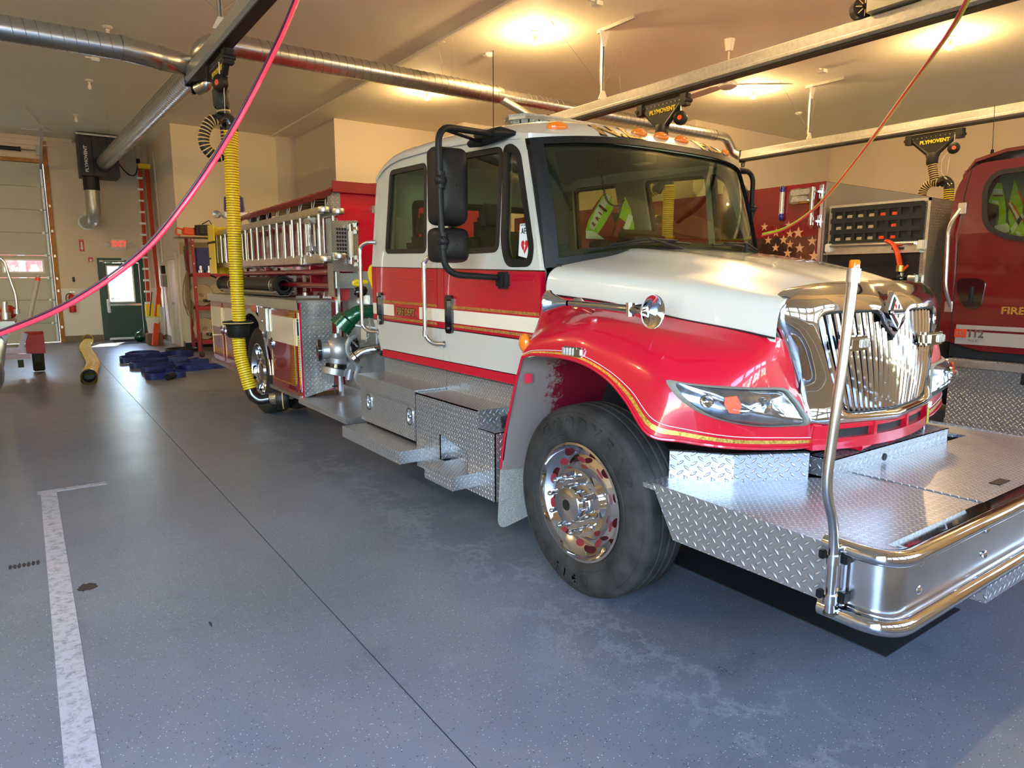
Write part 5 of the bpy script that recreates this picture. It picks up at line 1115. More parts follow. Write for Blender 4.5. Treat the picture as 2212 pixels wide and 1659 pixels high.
# ---------------- tailpipe
b = MB(); b.tube(spline([(3.0, 7.6, .50), (2.5, 7.45, .42), (2.25, 7.30, .36)], 6), .062, 18, cap=False); part(b, 'tailpipe', 'galv')
# ---------------- cab interior seen through the glass
b = MB(); b.shell([[V((lerp(2.43, mx(2.43), i/20), y, z+.04*math.sin(3*PI*i/20)*(1 if z > 1.5 else 0))) for i in range(21)] for y, z in ((2.95, 1.66), (3.12, 1.70), (3.28, 1.68), (3.36, 1.55), (3.36, 1.15))], V((0, .01, -.02))); dsh = part(b, 'dashboard', 'dash')
b = MB(); c = V((3.93, 3.52, 1.58)); b.tube([c+V((.21*math.cos(a), .12*math.sin(a), .17*math.sin(a))) for a in [2*PI*k/32 for k in range(33)]], .015, 8); b.tube([c+V((-.2, 0, 0)), c, c+V((.2, 0, 0))], .014, 6); b.cyl(c, (3.93, 3.35, 1.35), .03, n=8); part(b, 'steering_wheel', 'black', dsh)
b = MB(); b.obox((3.52, 3.42, 1.80), (.30, .20, .22), (.35, 0, -.15), .02); mc = part(b, 'console_unit', 'black', dsh); b = MB(); b.obox((3.52, 3.318, 1.84), (.08, .004, .05), (.35, 0, -.15)); b.obox((3.50, 3.308, 1.79), (.11, .004, .045), (.35, 0, -.15)); part(b, 'console_label', 'lenswhite', mc)
for x, y in ((2.80, 4.0), (3.93, 4.0), (2.80, 4.95), (3.375, 4.98), (3.93, 4.95)):
    b = MB(); b.obox((x, y+.10, 1.62), (.46, .14, .62), (-.12, 0, 0), .05); sb = part(b, 'seat', 'seat'); b = MB(); b.obox((x, y-.12, 1.32), (.48, .46, .14), (0, 0, 0), .05); part(b, 'cushion', 'seat', sb); b = MB(); b.obox((x, y+.15, 2.02), (.26, .10, .20), (-.1, 0, 0), .04); part(b, 'head_rest', 'seat', sb)
b = MB(); b.box(2.42, mx(2.42), 3.0, 5.24, 1.04, 1.10); part(b, 'cab_floor', 'dark')
def P_(b, name, mat, par, **k): return b.build(name, mat, par, **k)
# ============================================================ SECOND TRUCK (bay two)
X2 = 7.15
t2 = thing('rescue_truck', 'dark red fire truck with flag wrap and netted hose compartment in the next bay', 'fire truck', (8.35, 5, 0))
def mx2(x): return 2*8.35-x
b = MB(); b.box(X2, mx2(X2), 4.22, 10.0, .55, 2.63, .01); body2 = P_(b, 'rear_body', 'maroon', t2)
b = MB(); b.plate([(4.30, .6), (5.6, .6), (5.6, 2.06), (4.30, 2.06)], lambda u, v, w: (X2-.004+w, u, v), .004); flag = P_(b, 'flag_panel', 'flag', t2, label='dark flag wrap with pale stars on the body side')
def star(y, z, r, mat='cream', rot=0):
    b = MB(); pts = [((r if i % 2 == 0 else r*.40)*math.cos(PI/2+rot+i*PI/5), (r if i % 2 == 0 else r*.40)*math.sin(PI/2+rot+i*PI/5)) for i in range(10)]
    b.plate([(y-a, z+c) for a, c in pts], lambda u, v, w: (X2-.007+w, u, v), .003); P_(b, 'star', mat, flag)
MT['star'] = plain('wrap_star', (.62, .36, .20), .4)
MT['stardim'] = plain('dim_wrap_star', (.22, .05, .03), .4)
for px, py, r, mt in ((1725, 503, 12, 'star'), (1755, 521, 11, 'star'), (1728, 536, 11, 'star'), (1702, 547, 10, 'star'), (1759, 553, 12, 'star'), (1677, 503, 9, 'star'), (1693, 518, 10, 'star'), (1660, 519, 9, 'star'), (1707, 505, 9, 'star'), (1707, 528, 9, 'star'), (1676, 535, 9, 'star'), (1704, 486, 8, 'star'), (1652, 490, 9, 'star'), (1730, 473, 8, 'stardim'), (1753, 490, 7, 'stardim'), (1730, 562, 9, 'star')):
    p = gx(px, py, X2); star(p.y, p.z, r*1.35*p.length/1472/1.35*.95, mt)
b = MB(); b.text('RESCUE', .34, .002, XF((X2-.004, 6.9, 2.02), (0, -1, 0), (0, 0, 1)), bold=.008); P_(b, 'lettering', 'gold', t2)
b = MB(); b.box(X2, mx2(X2), 4.205, 4.219, .55, 2.62); P_(b, 'body_front_sheet', 'treadfine', t2)
b = MB(); b.box(X2-.006, X2, 4.24, 4.27, .6, 2.60); P_(b, 'edge_trim', 'alum', t2)
# lamps on the body side
a, c = gx(1708, 425, X2), gx(1756, 424, X2); yc, hw, zc = (a.y+c.y)/2, (a.y-c.y)/2, (a.z+c.z)/2; t_, bt_ = gx(1732, 407, X2).z, gx(1732, 440, X2).z
b = MB(); b.plate(rrect(yc-hw, yc+hw, bt_, t_, .05), lambda u, v, w: (X2-.03+w, u, v), .03); lm = P_(b, 'scene_lamp', 'chrome', t2)
b = MB(); b.plate(rrect(yc-hw+.02, yc+hw-.02, lerp(bt_, t_, .55), t_-.012, .03), lambda u, v, w: (X2-.038+w, u, v), .01); b.plate(rpoly([(yc-hw+.03, bt_+.02), (yc+hw-.03, bt_+.02), (yc+hw*.6, lerp(bt_, t_, .48)), (yc-hw*.6, lerp(bt_, t_, .48))], .02), lambda u, v, w: (X2-.05+w, u, v), .03); P_(b, 'lamp_lens', 'lenswhite', lm)
a, c = gx(1694, 411, X2), gx(1690, 468, X2); b = MB(); b.cyl((X2-.03, a.y, c.z+.03), (X2-.03, a.y, a.z-.02), .028, n=14); sl = P_(b, 'strip_lamp', 'lenswhite', t2); b = MB()
for z in (a.z, c.z): b.ball((X2-.03, a.y, z), .032, 6, 1, 1, 1.6)
P_(b, 'lamp_cap', 'blue', sl)
a, c = gx(1765, 405, X2), gx(1758, 485, X2); b = MB(); b.cyl((X2-.08, a.y, c.z), (X2-.08, a.y, a.z), .022, n=14); gr2 = P_(b, 'grab_rail', 'steel', t2); b = MB()
for z in (a.z-.05, c.z+.03): b.cyl((X2-.08, a.y, z-.04), (X2-.08, a.y, z+.04), .028, n=14); b.box(X2-.09, X2, a.y-.05, a.y-.01, z-.01, z+.01); b.box(X2-.012, X2, a.y-.075, a.y-.035, z-.07, z+.07)
P_(b, 'rail_stanchion', 'chrome', gr2)
# cross-lay module with netting
b = MB(); b.box(X2, mx2(X2), 3.14, 4.16, .55, 2.36, .004); mod = P_(b, 'hose_module', 'treadfine', t2)
b = MB(); b.box(X2-.004, X2, 3.21, 4.12, 1.97, 2.315); P_(b, 'module_opening', 'blackcard', mod)
b = MB(); b.box(X2-.004, X2, 3.20, 4.15, .60, 1.86); P_(b, 'lower_panel', 'blackcard', mod)
b = MB(); b.box(X2-.010, X2, 3.14, 3.165, .60, 2.36); b.box(X2-.010, X2, 3.14, 4.16, 2.33, 2.36); P_(b, 'module_trim', 'alum', mod)
rr = random.Random(4)
for i in range(8): # folded hoses behind the netting
    for j in range(3):
        y = 4.04-i*.115; z = 2.24-j*.115; mt = 'orange' if i in (4, 5) and (i+j) % 2 == 0 or (i == 5) else ('canvas' if i < 4 else 'gasket')
        b = MB(); b.obox((X2-.006, y, z-.01), (.012, .062, .04), (0, 0, 0), .006); P_(b, 'folded_hose', mt, mod)
net = MB()
for k in range(4): net.box(X2-.020, X2-.013, 3.20, 4.13, 2.285-k*.115, 2.335-k*.115)
for k in range(9): net.box(X2-.018, X2-.012, 4.10-k*.1125-.018, 4.10-k*.1125+.018, 1.95, 2.32)
P_(net, 'cargo_net', 'net', mod)
b = MB(); b.box(X2-.03, X2, 3.20, 4.15, 1.86, 1.955); b.box(X2-.05, X2, 3.19, 4.17, 1.845, 1.86); sf = P_(b, 'roller_tray', 'alum', mod)
b = MB(); b.cyl((X2-.05, 3.24, 1.935), (X2-.05, 4.12, 1.935), .016, n=12); b.cyl((X2-.05, 3.34, 1.935), (X2-.05, 3.44, 1.935), .022, n=12); P_(b, 'roller', 'steel', sf)
b = MB(); b.box(X2-.036, X2-.03, 3.34, 3.46, 1.875, 1.90); P_(b, 'name_plate', 'doorgreen', sf)
for y in (3.18, 4.12): b = MB(); b.box(X2-.07, X2, y-.03, y+.03, 1.87, 1.96, .01); P_(b, 'roller_bracket', 'wwhite', sf)
# orange handline hanging out with black valve
b = MB(); pts = [gx(u, v, X2-.07) for u, v in ((1915, 520), (1930, 528), (1938, 545), (1942, 562), (1944, 575))]; b.tube(spline(pts, 5), .050, 10, sy=.35); hl2 = P_(b, 'orange_hose', 'orange', t2, label='flat orange hose hanging from the tray')
p = gx(1944, 580, X2-.07); b = MB(); b.cyl(p+V((0, 0, .03)), p+V((0, 0, -.03)), .036, n=16); P_(b, 'coupling', 'gold', hl2)
p = gx(1945, 602, X2-.07); b = MB(); b.cyl(p+V((0, 0, .06)), p+V((0, 0, -.06)), .04, n=14); b.ball(p, .052, 8); b.tube([p+V((0, .03, .02)), p+V((-.05, .08, .0)), p+V((-.06, .06, -.08)), p+V((-.04, -.06, -.09)), p+V((0, -.05, 0))], .009, 6); b.cyl(p+V((0, -.03, .02)), p+V((0, -.13, .03)), .02, n=8); P_(b, 'valve', 'gloss', hl2)
b = MB(); b.cyl(p+V((0, -.08, 0)), p+V((0, -.15, .0)), .04, n=16); P_(b, 'valve_cap', 'alum', hl2)
b = MB(); b.cyl(p+V((0, -.01, .07)), p+V((0, -.06, .13)), .012, n=8); pts = [gx(u, v, X2-.07) for u, v in ((1946, 612), (1950, 622), (1955, 640))]; b.tube(pts, .04, 8, sy=.4); P_(b, 'valve_handle', 'orange', hl2)
# cab of the second truck
def s2x(z): return X2+(max(0, z-2.0))*.12
def F2(u, v, w): s = s2x(v)/X2; return (s2x(v)+w, u*s, CAMH+(v-CAMH)*s)
CB = rpoly([(2.96, 1.02), (2.99, 1.9), (2.93, 2.45), (2.80, 2.625), (1.0, 2.66), (.9, 1.5), (.9, .93), (2.6, .93)], [0, .1, .1, .12, 0, 0, 0, .08])
W2 = rpoly([(2.69, 2.40), (2.62, 2.515), (1.6, 2.54), (1.6, 1.93), (2.45, 1.945), (2.66, 2.06)], [.08, .10, .02, .02, .12, .10])
b = MB(); b.plate([CB, W2], F2, .05); c2 = P_(b, 'cab_side', 'maroon2', t2)
b = MB(); b.plate([(3.01, .95), (2.93, 2.55), (2.8, 2.70), (1.0, 2.70), (1, .95)], lambda u, v, w: (X2+.06+w, u, v), 2.2) if False else b.box(X2+.10, mx2(X2+.1), 2.86, 2.93, 1.0, 2.62, .04); b.shell([[(x, y, z) for y, z in ((2.93, 2.55), (2.84, 2.68), (2.6, 2.74), (1.0, 2.78))] for x in (X2+.10, X2+.3, 8.35, mx2(X2+.3), mx2(X2+.1))], V((0, 0, -.03))); P_(b, 'cab_shell', 'maroon2', t2)
b = MB(); b.plate([grow(W2, .03), grow(W2, -.012)], lambda u, v, w: F2(u, v, w-.008), .03); P_(b, 'window_seal', 'seal', c2)
b = MB(); b.plate(grow(W2, .0), lambda u, v, w: F2(u, v, w+.01), .004); P_(b, 'window_pane', 'tint', c2)
b = MB(); b.box(X2+.75, X2+.78, .9, 2.9, 1.0, 2.6); P_(b, 'cab_lining', 'cablin', t2)
b = MB(); b.tube([F2(2.82, 2.58, -.002), F2(2.86, 2.35, -.002), F2(2.87, 1.9, -.002), F2(2.86, 1.0, -.002)], .004, 5); P_(b, 'door_gap', 'seal', c2)
a, c = gx(2073, 450, X2), gx(2046, 662, X2)
b = MB(); b.tube(fillet([(X2+.03, a.y, a.z), (X2-.08, a.y+.05, a.z-.16), (X2-.08, c.y-.0, c.z+.16), (X2, c.y-.03, c.z)], [0, .12, .12, 0]), .018, 12); gg = P_(b, 'grab_rail', 'steel', c2); b = MB()
for q in (a, c): b.box(X2-.012 if q is c else X2+.01, X2 if q is c else X2+.03, q.y-.05, q.y+.02, q.z-.05, q.z+.05, .004)
P_(b, 'rail_foot', 'alum', gg)
p = gx(2098, 635, X2); b = MB(); b.plate(rpoly([(p.y+.13, p.z+.14), (p.y+.11, p.z-.02), (p.y+.03, p.z-.14), (p.y-.09, p.z-.13), (p.y-.11, p.z+.11), (p.y-.05, p.z+.145)], .05), lambda u, v, w: (X2-.012+w, u, v), .012); dh = P_(b, 'door_handle', 'gloss', c2); b = MB(); b.plate(rrect(p.y-.012, p.y+.012, p.z-.10, p.z+.07, .01), lambda u, v, w: (X2-.035+w, u, v), .024); P_(b, 'handle_grip', 'black', dh)
p = gx(2162, 671, X2); b = MB(); b.text('FIRE', .088, .002, XF((X2-.003, p.y+.0, p.z), (0, -1, 0), (0, 0, 1)), align='LEFT', bold=.0025, sx=1.15)
for v in b.bm.verts: pass
P_(b, 'lettering', 'gold', c2)
b = MB(); b.plate([(2.82, .985), (.9, .985), (.9, 1.105), (2.82, 1.105)], lambda u, v, w: (X2-.003+w, u, v), .003); b.plate([(2.82, 1.125), (.9, 1.125), (.9, 1.165), (2.82, 1.165)], lambda u, v, w: (X2-.003+w, u, v), .003); P_(b, 'grey_stripe', 'silverpr', c2)
p = gx(2088, 722, X2)
b = MB(); b.plate(rrect(p.y+.00, p.y+.10, p.z-.03, p.z+.045, .004), lambda u, v, w: (X2-.010+w, u, v), .007); bd2 = P_(b, 'model_badge', 'badge', c2)
b = MB(); b.text('M2', .055, .002, XF((X2-.012, p.y+.05, p.z+.005), (0, -1, 0), (0, 0, 1))); P_(b, 'badge_text', 'alum', bd2)
b = MB(); b.text('112', .090, .004, XF((X2-.008, p.y-.075, p.z+.005), (0, -1, 0), (0, 0, 1)), bold=.003); b.text('PLUS', .026, .003, XF((X2-.008, p.y-.06, p.z-.055), (0, -1, 0), (0, 0, 1)), sx=1.4); P_(b, 'badge_numerals', 'steel', bd2)
# running board, side panel, under frame of truck two
b = MB(); b.box(X2-.05, X2+.6, .9, 2.86, .80, .845, .004); rb2 = P_(b, 'running_board', 'tread', t2)
b = MB(); b.box(X2-.056, X2-.05, .9, 2.86, .775, .835); P_(b, 'board_edge', 'alum', rb2)
b = MB(); b.box(X2+.0, X2+.03, .9, 2.84, .265, .79); b.box(X2-.02, X2+.03, .9, 2.84, .20, .265); P_(b, 'tool_box_side', 'treadbig', t2, uvoff=(.01, 0))
b = MB(); b.box(X2-.01, X2+.0, 2.2, 2.26, .66, .76, .004); P_(b, 'box_latch', 'seal', t2)
b = MB(); b.box(7.9, 8.8, .6, 10, .35, .9); b.box(X2+.1, mx2(X2+.1), .9, 2.9, .85, 1.0); b.box(X2+.3, mx2(X2+.3), 2.9, 9.9, .4, .7); b.cyl((X2+.1, 5.9, .51), (mx2(X2+.1), 5.9, .51), .5, n=28); b.cyl((X2+.05, 1.0, .51), (X2+.3, 1.0, .51), .001); P_(b, 'chassis', 'dark', t2)
for x in (X2+.02, mx2(X2+.02)-.28): b = MB(); b.lathe([(.28, 0), (.48, .0), (.51, .05), (.51, .23), (.48, .28), (.28, .28)], (x, 3.55, .51), (1, 0, 0), 36); P_(b, 'tyre', 'tire', t2)
b = MB(); b.box(X2+.05, mx2(X2+.05), .3, .9, .6, 1.5, .1); b.box(X2+.02, X2+.3, 1.35, 1.75, .03, .2); P_(b, 'front_end', 'dark', t2)
for y in (2.45,): b = MB(); b.ball((X2+.05, y, .165), .05, 7, .5, 2.4, .7); P_(b, 'ground_lamp', 'alum', t2)
p = gx(2166, 350, X2+.3); b = MB(); b.cyl((X2+.45, p.y+.15, 2.74), (X2+.45, p.y+.15, 2.80), .02, .012, 8); b.tube([(X2+.45, p.y+.15, 2.80), (X2+.45, p.y+.17, 3.20)], .003, 5); P_(b, 'antenna', 'seal', t2)
b = MB()
for k in range(3): b.cyl((X2+.5, 2.35-k*.10, 2.76), (X2+.5, 2.35-k*.10, 2.81), .05, n=12)
P_(b, 'roof_beacons', 'seal', t2)

# ------------------------------------------------------------ safety vests
def vest(px, X, lab, cols, pts, bands, hol, name='safety_vest'):
    """garment sheet hung in the plane X: outline and tape bands given in (y, z) metres"""
    t = thing(name, lab, 'vest', (X, pts[0][0], pts[0][1]))
    wv = lambda u, v: .002*math.sin(u*46)
    b = MB(); b.plate(pts, lambda u, v, w: (X+w+wv(u, v), u, v), .014); P_(b, 'body', cols[0], t)
    for q in bands:
        b = MB(); b.plate(q[1], lambda u, v, w: (X-.010+w, u, v), .004); P_(b, q[0], q[2], t)
    return t
def PX(lst, X): return [(gx(u, v, X).y, gx(u, v, X).z) for u, v in lst]
XV = X2+.17
vest(0, XV, 'lime vest with maroon edged silver bands hanging left in the red truck window', ['hiviz'],
     PX([(2154, 395), (2162, 395), (2168, 420), (2172, 450), (2172, 480), (2182, 490), (2178, 505), (2180, 535), (2155, 530), (2148, 505), (2158, 470), (2158, 445), (2134, 437), (2146, 410)], XV),
     [('reflective_band', PX([(2147, 408), (2165, 408), (2167, 420), (2146, 420)], XV), 'reflect'), ('reflective_band', PX([(2149, 488), (2178, 482), (2180, 500), (2150, 508)], XV), 'reflect'), ('reflective_band', PX([(2144, 432), (2158, 434), (2158, 442), (2143, 438)], XV), 'reflect'),
      ('trim', PX([(2146, 421), (2168, 421), (2168, 424), (2146, 424)], XV), 'vestred'), ('trim', PX([(2149, 509), (2180, 502), (2180, 505), (2150, 512)], XV), 'vestred')], None)
vest(0, XV+.03, 'lime vest with crossed orange edged silver bands hanging right in the red truck window', ['hiviz'],
     PX([(2191, 390), (2200, 410), (2210, 440), (2206, 470), (2214, 500), (2214, 535), (2165, 533), (2172, 515), (2184, 500), (2178, 470), (2182, 430)], XV+.03),
     [('reflective_band', PX([(2174, 438), (2181, 438), (2206, 478), (2198, 484)], XV), 'reflect'), ('reflective_band', PX([(2206, 460), (2210, 468), (2184, 506), (2180, 495)], XV), 'reflect'), ('reflective_band', PX([(2165, 525), (2180, 512), (2186, 520), (2172, 533)], XV), 'reflect'), ('reflective_band', PX([(2190, 500), (2198, 500), (2214, 520), (2212, 530)], XV), 'reflect'),
      ('trim', PX([(2172, 437), (2175, 436), (2200, 484), (2197, 486)], XV), 'vestorange'), ('trim', PX([(2182, 437), (2185, 437), (2209, 476), (2206, 478)], XV), 'vestorange'), ('trim', PX([(2196, 410), (2200, 410), (2212, 440), (2208, 442)], XV), 'vestorange')], None)
YV = 3.86
def PY(lst, Y): return [(gy(u, v, Y).x, gy(u, v, Y).z) for u, v in lst]
t = thing('safety_vest', 'red and lime vest lettered FIRE draped over the front passenger seat', 'vest', (2.8, YV, 1.7))
wv = lambda u, v: 0
def vp(lst, mt, nm, o=0, Y=YV):
    b = MB(); b.plate(PY(lst, Y), lambda u, v, w: (u, Y-o-w+wv(u, v), v), .004); P_(b, nm, mt, t)
vp([(1303, 419), (1280, 450), (1265, 480), (1262, 517), (1320, 519), (1330, 490), (1316, 452), (1322, 425)], 'vestred', 'left_panel')
vp([(1350, 425), (1362, 455), (1368, 490), (1368, 514), (1320, 520), (1322, 500), (1336, 470)], 'vestred', 'right_panel')
vp([(1303, 418), (1318, 421), (1323, 450), (1300, 490), (1285, 512), (1263, 500), (1270, 475), (1288, 445)], 'hiviz', 'lime_border', .006)
vp([(1348, 425), (1360, 450), (1368, 485), (1369, 512), (1335, 520), (1345, 490), (1350, 480), (1336, 470)], 'hiviz', 'lime_border', .006)
vp([(1306, 420), (1316, 424), (1294, 470), (1280, 497), (1269, 490), (1285, 452)], 'reflect', 'reflective_band', .012)
vp([(1355, 462), (1364, 468), (1358, 490), (1344, 516), (1336, 518), (1346, 490)], 'reflect', 'reflective_band', .012)
vp([(1263, 498), (1280, 500), (1303, 517), (1263, 516)], 'reflect', 'reflective_band', .012)
vp([(1292, 442), (1308, 455), (1306, 459), (1290, 446)], 'seal', 'dark_strap', .016); vp([(1340, 492), (1356, 502), (1354, 506), (1338, 496)], 'seal', 'dark_strap', .016)
for ch, u, v in (('F', 1297, 452), ('I', 1291, 462), ('R', 1285, 473), ('E', 1277, 485), ('F', 1344, 505)):
    p = gy(u, v, YV); b = MB(); b.text(ch, .045, .002, XF(V((p.x, YV-.03+wv(p.x, p.z), p.z)), (.55, 0, .83), (-.83, 0, .55)), bold=.002); P_(b, 'lettering', 'vestred', t)
# radio microphone on its curly cord
b = MB(); p = gy(1298, 355, 3.35); b.obox(p, (.055, .03, .075), (.2, 0, 0), .012); mic = tag(b.build('radio_microphone', 'black'), 'black radio microphone hanging from the cab roof on a curly cord', 'microphone')
pts = [gy(u, v, 3.35) for u, v in ((1298, 366), (1302, 400), (1310, 430), (1322, 443), (1338, 443), (1348, 432))]; e = spline(pts, 24); b = MB(); b.tube([q+V((.007*math.cos(i*1.3), .007*math.sin(i*1.3), 0)) for i, q in enumerate(e)], .004, 5); b.build('cord', 'black', mic)

# ============================================================ EXHAUST RAILS, STRUTS, DUCTS, HOSES
def rail(x, y0, y1, lab):
    t = thing('exhaust_rail', lab, 'rail', (x, (y0+y1)/2, 3.83), None)
    b = MB(); b.plate([(-.05, 3.84), (-.085, 3.87), (-.085, 3.90), (-.07, 3.91), (-.07, 4.005), (-.05, 4.02), (.05, 4.02), (.07, 4.005), (.07, 3.91), (.085, 3.90), (.085, 3.87), (.05, 3.84)], lambda u, v, w: (x+u, y0+w, v), y1-y0); P_(b, 'rail_profile', 'galv', t)
    b = MB(); b.box(x-.06, x+.06, y0+.01, y1-.01, 3.825, 3.842); P_(b, 'sealing_lips', 'seal', t)
    b = MB(); b.box(x-.09, x+.09, y1, y1+.02, 3.80, 4.03, .004); b.box(x-.03, x+.03, y1-.04, y1+.02, 3.72, 3.81, .01); P_(b, 'end_stop', 'gloss', t)
    return t
r1 = rail(1.83, .2, 9.0, 'aluminium exhaust rail over the left of the near truck, nearest the camera')
r2 = rail(6.74, .2, 8.45, 'long aluminium exhaust rail crossing above the white truck cab')
r3 = rail(11.6, .2, 8.6, 'farthest aluminium exhaust rail above the dark red truck')
def strut(x, y, lab):
    t = thing('rail_strut', lab, 'strut', (x, y, CZ)); b = MB(); b.box(x-.02, x+.02, y-.60, y+.10, CZ-.045, CZ-.001); P_(b, 'ceiling_channel', 'galv', t)
    b = MB(); b.box(x-.022, x-.008, y-.02, y+.02, 4.12, CZ-.13); b.box(x+.008, x+.022, y-.02, y+.02, 4.12, CZ-.13); b.box(x-.022, x+.022, y+.008, y+.018, 4.12, CZ-.13); P_(b, 'channel_post', 'galv', t)
    b = MB(); b.plate([(-.09, CZ-.04), (.09, CZ-.04), (.025, CZ-.24), (-.025, CZ-.24)], lambda u, v, w: (x+u, y-.03+w, v), .006); b.plate([(-.03, 4.14), (.03, 4.14), (.09, 4.02), (-.09, 4.02)], lambda u, v, w: (x+u, y-.03+w, v), .006); P_(b, 'gusset', 'wwhite', t)
    b = MB()
    for dx, dy in ((-.95, .05), (.75, .35)): b.tube([(x+dx, y+dy, CZ-.001), (x, y, 4.18)], .003, 4); q = V((x+dx, y+dy, CZ)).lerp(V((x, y, 4.18)), .1); b.cyl(q, q+V((-dx*.04, 0, -.03)), .008, n=6)
    P_(b, 'guy_wire', 'galv', t); return t
strut(6.74, 7.35, 'grey strut holding the rail above the white cab roof'); strut(11.6, 7.25, 'grey strut holding the farthest rail')
strut(1.83, 7.55, 'grey strut holding the nearest rail beside the big duct')
# spiral ducts
def spiral(b, p, q, r, pitch=.105):
    p, q = V(p), V(q); b.mat('duct'); b.cyl(p, q, r, n=32, cap=False); b.mat('seam'); n = int((q-p).length/pitch); d = (q-p).normalized(); u = d.cross(V((0, 0, 1))).normalized(); w = d.cross(u)
    m = n*16; b.tube([p+(q-p)*(i/m)+(u*math.cos(2*PI*i/16)+w*math.sin(2*PI*i/16))*(r+.0005) for i in range(m+1)], .0035, 4, cap=False); b.mat('duct')
dt = thing('exhaust_duct', 'large spiral steel duct running across under the ceiling', 'duct', (5, 8.8, 4.3))
DY, DZ2, DR_ = 8.82, 4.285, .105
def seg_duct(name, p, q, r, pitch=.105): b = MB(); spiral(b, p, q, r, pitch); return P_(b, name, None, dt)
seg_duct('duct_run', (2.45, DY, DZ2), (6.05, DY, DZ2), .125); seg_duct('duct_run', (6.05, DY, DZ2), (11.0, DY, DZ2), .095)
b = MB(); b.lathe([(.128, -.05), (.130, 0), (.10, .12), (.097, .18)], (6.0, DY, DZ2), (1, 0, 0), 32); P_(b, 'reducer', 'duct', dt)
b = MB(); b.tube(fillet([(5.9, DY, DZ2), (6.15, DY-.05, 4.18), (6.5, DY-.15, 4.02), (6.72, 8.6, 3.93)], .1), .065, 20, cap=False); P_(b, 'branch', 'duct', dt)
b = MB(); b.tube(fillet([(10.95, DY, DZ2), (11.35, DY, DZ2), (11.55, 8.80, 4.02), (11.62, 8.66, 3.93), (11.6, 8.58, 3.93)], [0, .12, .1, .05, 0]), .085, 20, cap=False)
for q in ((11.0, DY, DZ2),): b.lathe([(.10, -.02), (.10, .02)], q, (1, 0, 0), 24)
P_(b, 'end_elbow', 'duct', dt)
# trunk toward the fan at the back, with the wye piece
F0 = V((1.95, 8.95, 4.20)); F1 = V((1.80, 19.0, 4.27))
b = MB(); spiral(b, (1.97, 9.35, 4.10), (1.81, 18.95, 4.26), .155, .105); P_(b, 'trunk', None, dt)
b = MB(); b.tube(spline([(2.50, DY, DZ2), (2.2, DY+.02, DZ2), (2.02, DY+.18, 4.24), (1.98, DY+.45, 4.13), (1.97, DY+.65, 4.10)], 5), [.13]*8+[.145]*7+[.155]*6, 26, cap=False); P_(b, 'wye', 'duct', dt)
seg_duct('duct_run', (-3.5, DY, 4.05), (1.10, DY, 4.05), .125); b = MB(); b.tube(spline([(1.10, DY, 4.05), (1.45, DY+.06, 4.03), (1.75, DY+.25, 4.05), (1.93, DY+.55, 4.08)], 6), .125, 26, cap=False)
for q in ((1.12, DY, 4.05), (1.5, DY+.07, 4.03)): b.lathe([(.129, -.03), (.129, .03)], q, (1, .1, 0), 26)
P_(b, 'duct_elbow', 'duct', dt)
b = MB(); b.tube(spline([(2.05, DY+.1, 4.16), (1.98, DY-.02, 3.95), (1.93, DY-.05, 3.80), (1.86, DY+.08, 3.76)], 6), .07, 18, cap=False); P_(b, 'branch', 'duct', dt); b = MB()
for k in range(5): b.lathe([(.073, -.005), (.073, .005)], V((1.97, DY, 4.0)).lerp(V((1.90, DY, 3.78)), k/4), (-.1, 0, -1), 16)
P_(b, 'clamp_rings', 'galv', dt)
for x, y, z, x1 in ((4.98, DY, DZ2+.12, 5.08), (5.24, DY, DZ2+.1, 5.22), (8.48, DY, DZ2+.12, 8.58), (8.74, DY, DZ2+.1, 8.72), (1.70, 16.5, 4.4, 1.72)): b = MB(); b.tube([(x, y, CZ-.002), (x1, y, z)], .003, 4); P_(b, 'hanger_wire', 'galv', dt)
# black extraction fan on the back wall
fan = thing('extraction_fan', 'black box extraction fan high on the back wall', 'fan', (1.72, 19.6, 3.95))
def FB(u, v): p = gy(u, v, 19.3); return p
b = MB(); b.box(1.34, 2.14, 19.2, 20.0, 3.97, 4.86, .01); hs = P_(b, 'housing', 'blackcard', fan)
b = MB(); b.box(1.60, 1.615, 19.185, 19.2, 3.98, 4.85); b.box(1.90, 1.915, 19.185, 19.2, 3.98, 4.85); P_(b, 'seam_rib', 'black', hs)
b = MB(); b.text('PLYMOVENT', .095, .004, XF((1.47, 19.195, 4.34), (0, 0, 1), (-1, 0, 0)), sx=1.1, bold=.002); P_(b, 'lettering', 'bright', hs)
b = MB(); b.box(1.30, 2.18, 19.15, 20.45, 4.87, 4.91); b.tube([(1.4, 19.3, CZ), (1.4, 19.3, 4.88)], .01, 5); P_(b, 'bracket', 'galv', fan)
b = MB(); b.lathe([(.15, 0), (.19, .0), (.19, .03), (.16, .03)], (1.81, 19.17, 4.25), (0, 1, 0), 28); P_(b, 'spigot', 'black', fan)
b = MB(); b.cyl((1.55, 19.5, 3.97), (1.55, 19.5, 3.66), .17, n=20); P_(b, 'outlet_sleeve', 'seal', fan); b = MB(); b.tube(fillet([(1.55, 19.5, 3.70), (1.55, 19.5, 2.98), (1.45, 20.49, 2.98)], [0, .32, 0], 12), .155, 24, cap=False)
for z in (3.62, 3.40): b.lathe([(.159, -.01), (.159, .01)], (1.55, 19.5, z), (0, 0, 1), 24)
P_(b, 'wall_elbow', 'galv', fan, label='shiny elbow turning into the wall'); b = MB(); b.lathe([(.15, 0), (.20, 0), (.20, .015)], (1.45, 20.48, 2.98), (0, -1, 0), 24); P_(b, 'wall_collar', 'galv', fan)
b = MB(); b.tube(spline([(2.14, 19.4, 4.33), (2.35, 19.6, 4.12), (2.55, 19.9, 4.16), (2.70, 20.35, 4.52)], 8), .016, 6); b.box(2.66, 2.74, 20.36, 20.44, 4.50, 4.62); P_(b, 'power_cable', 'seal', fan)

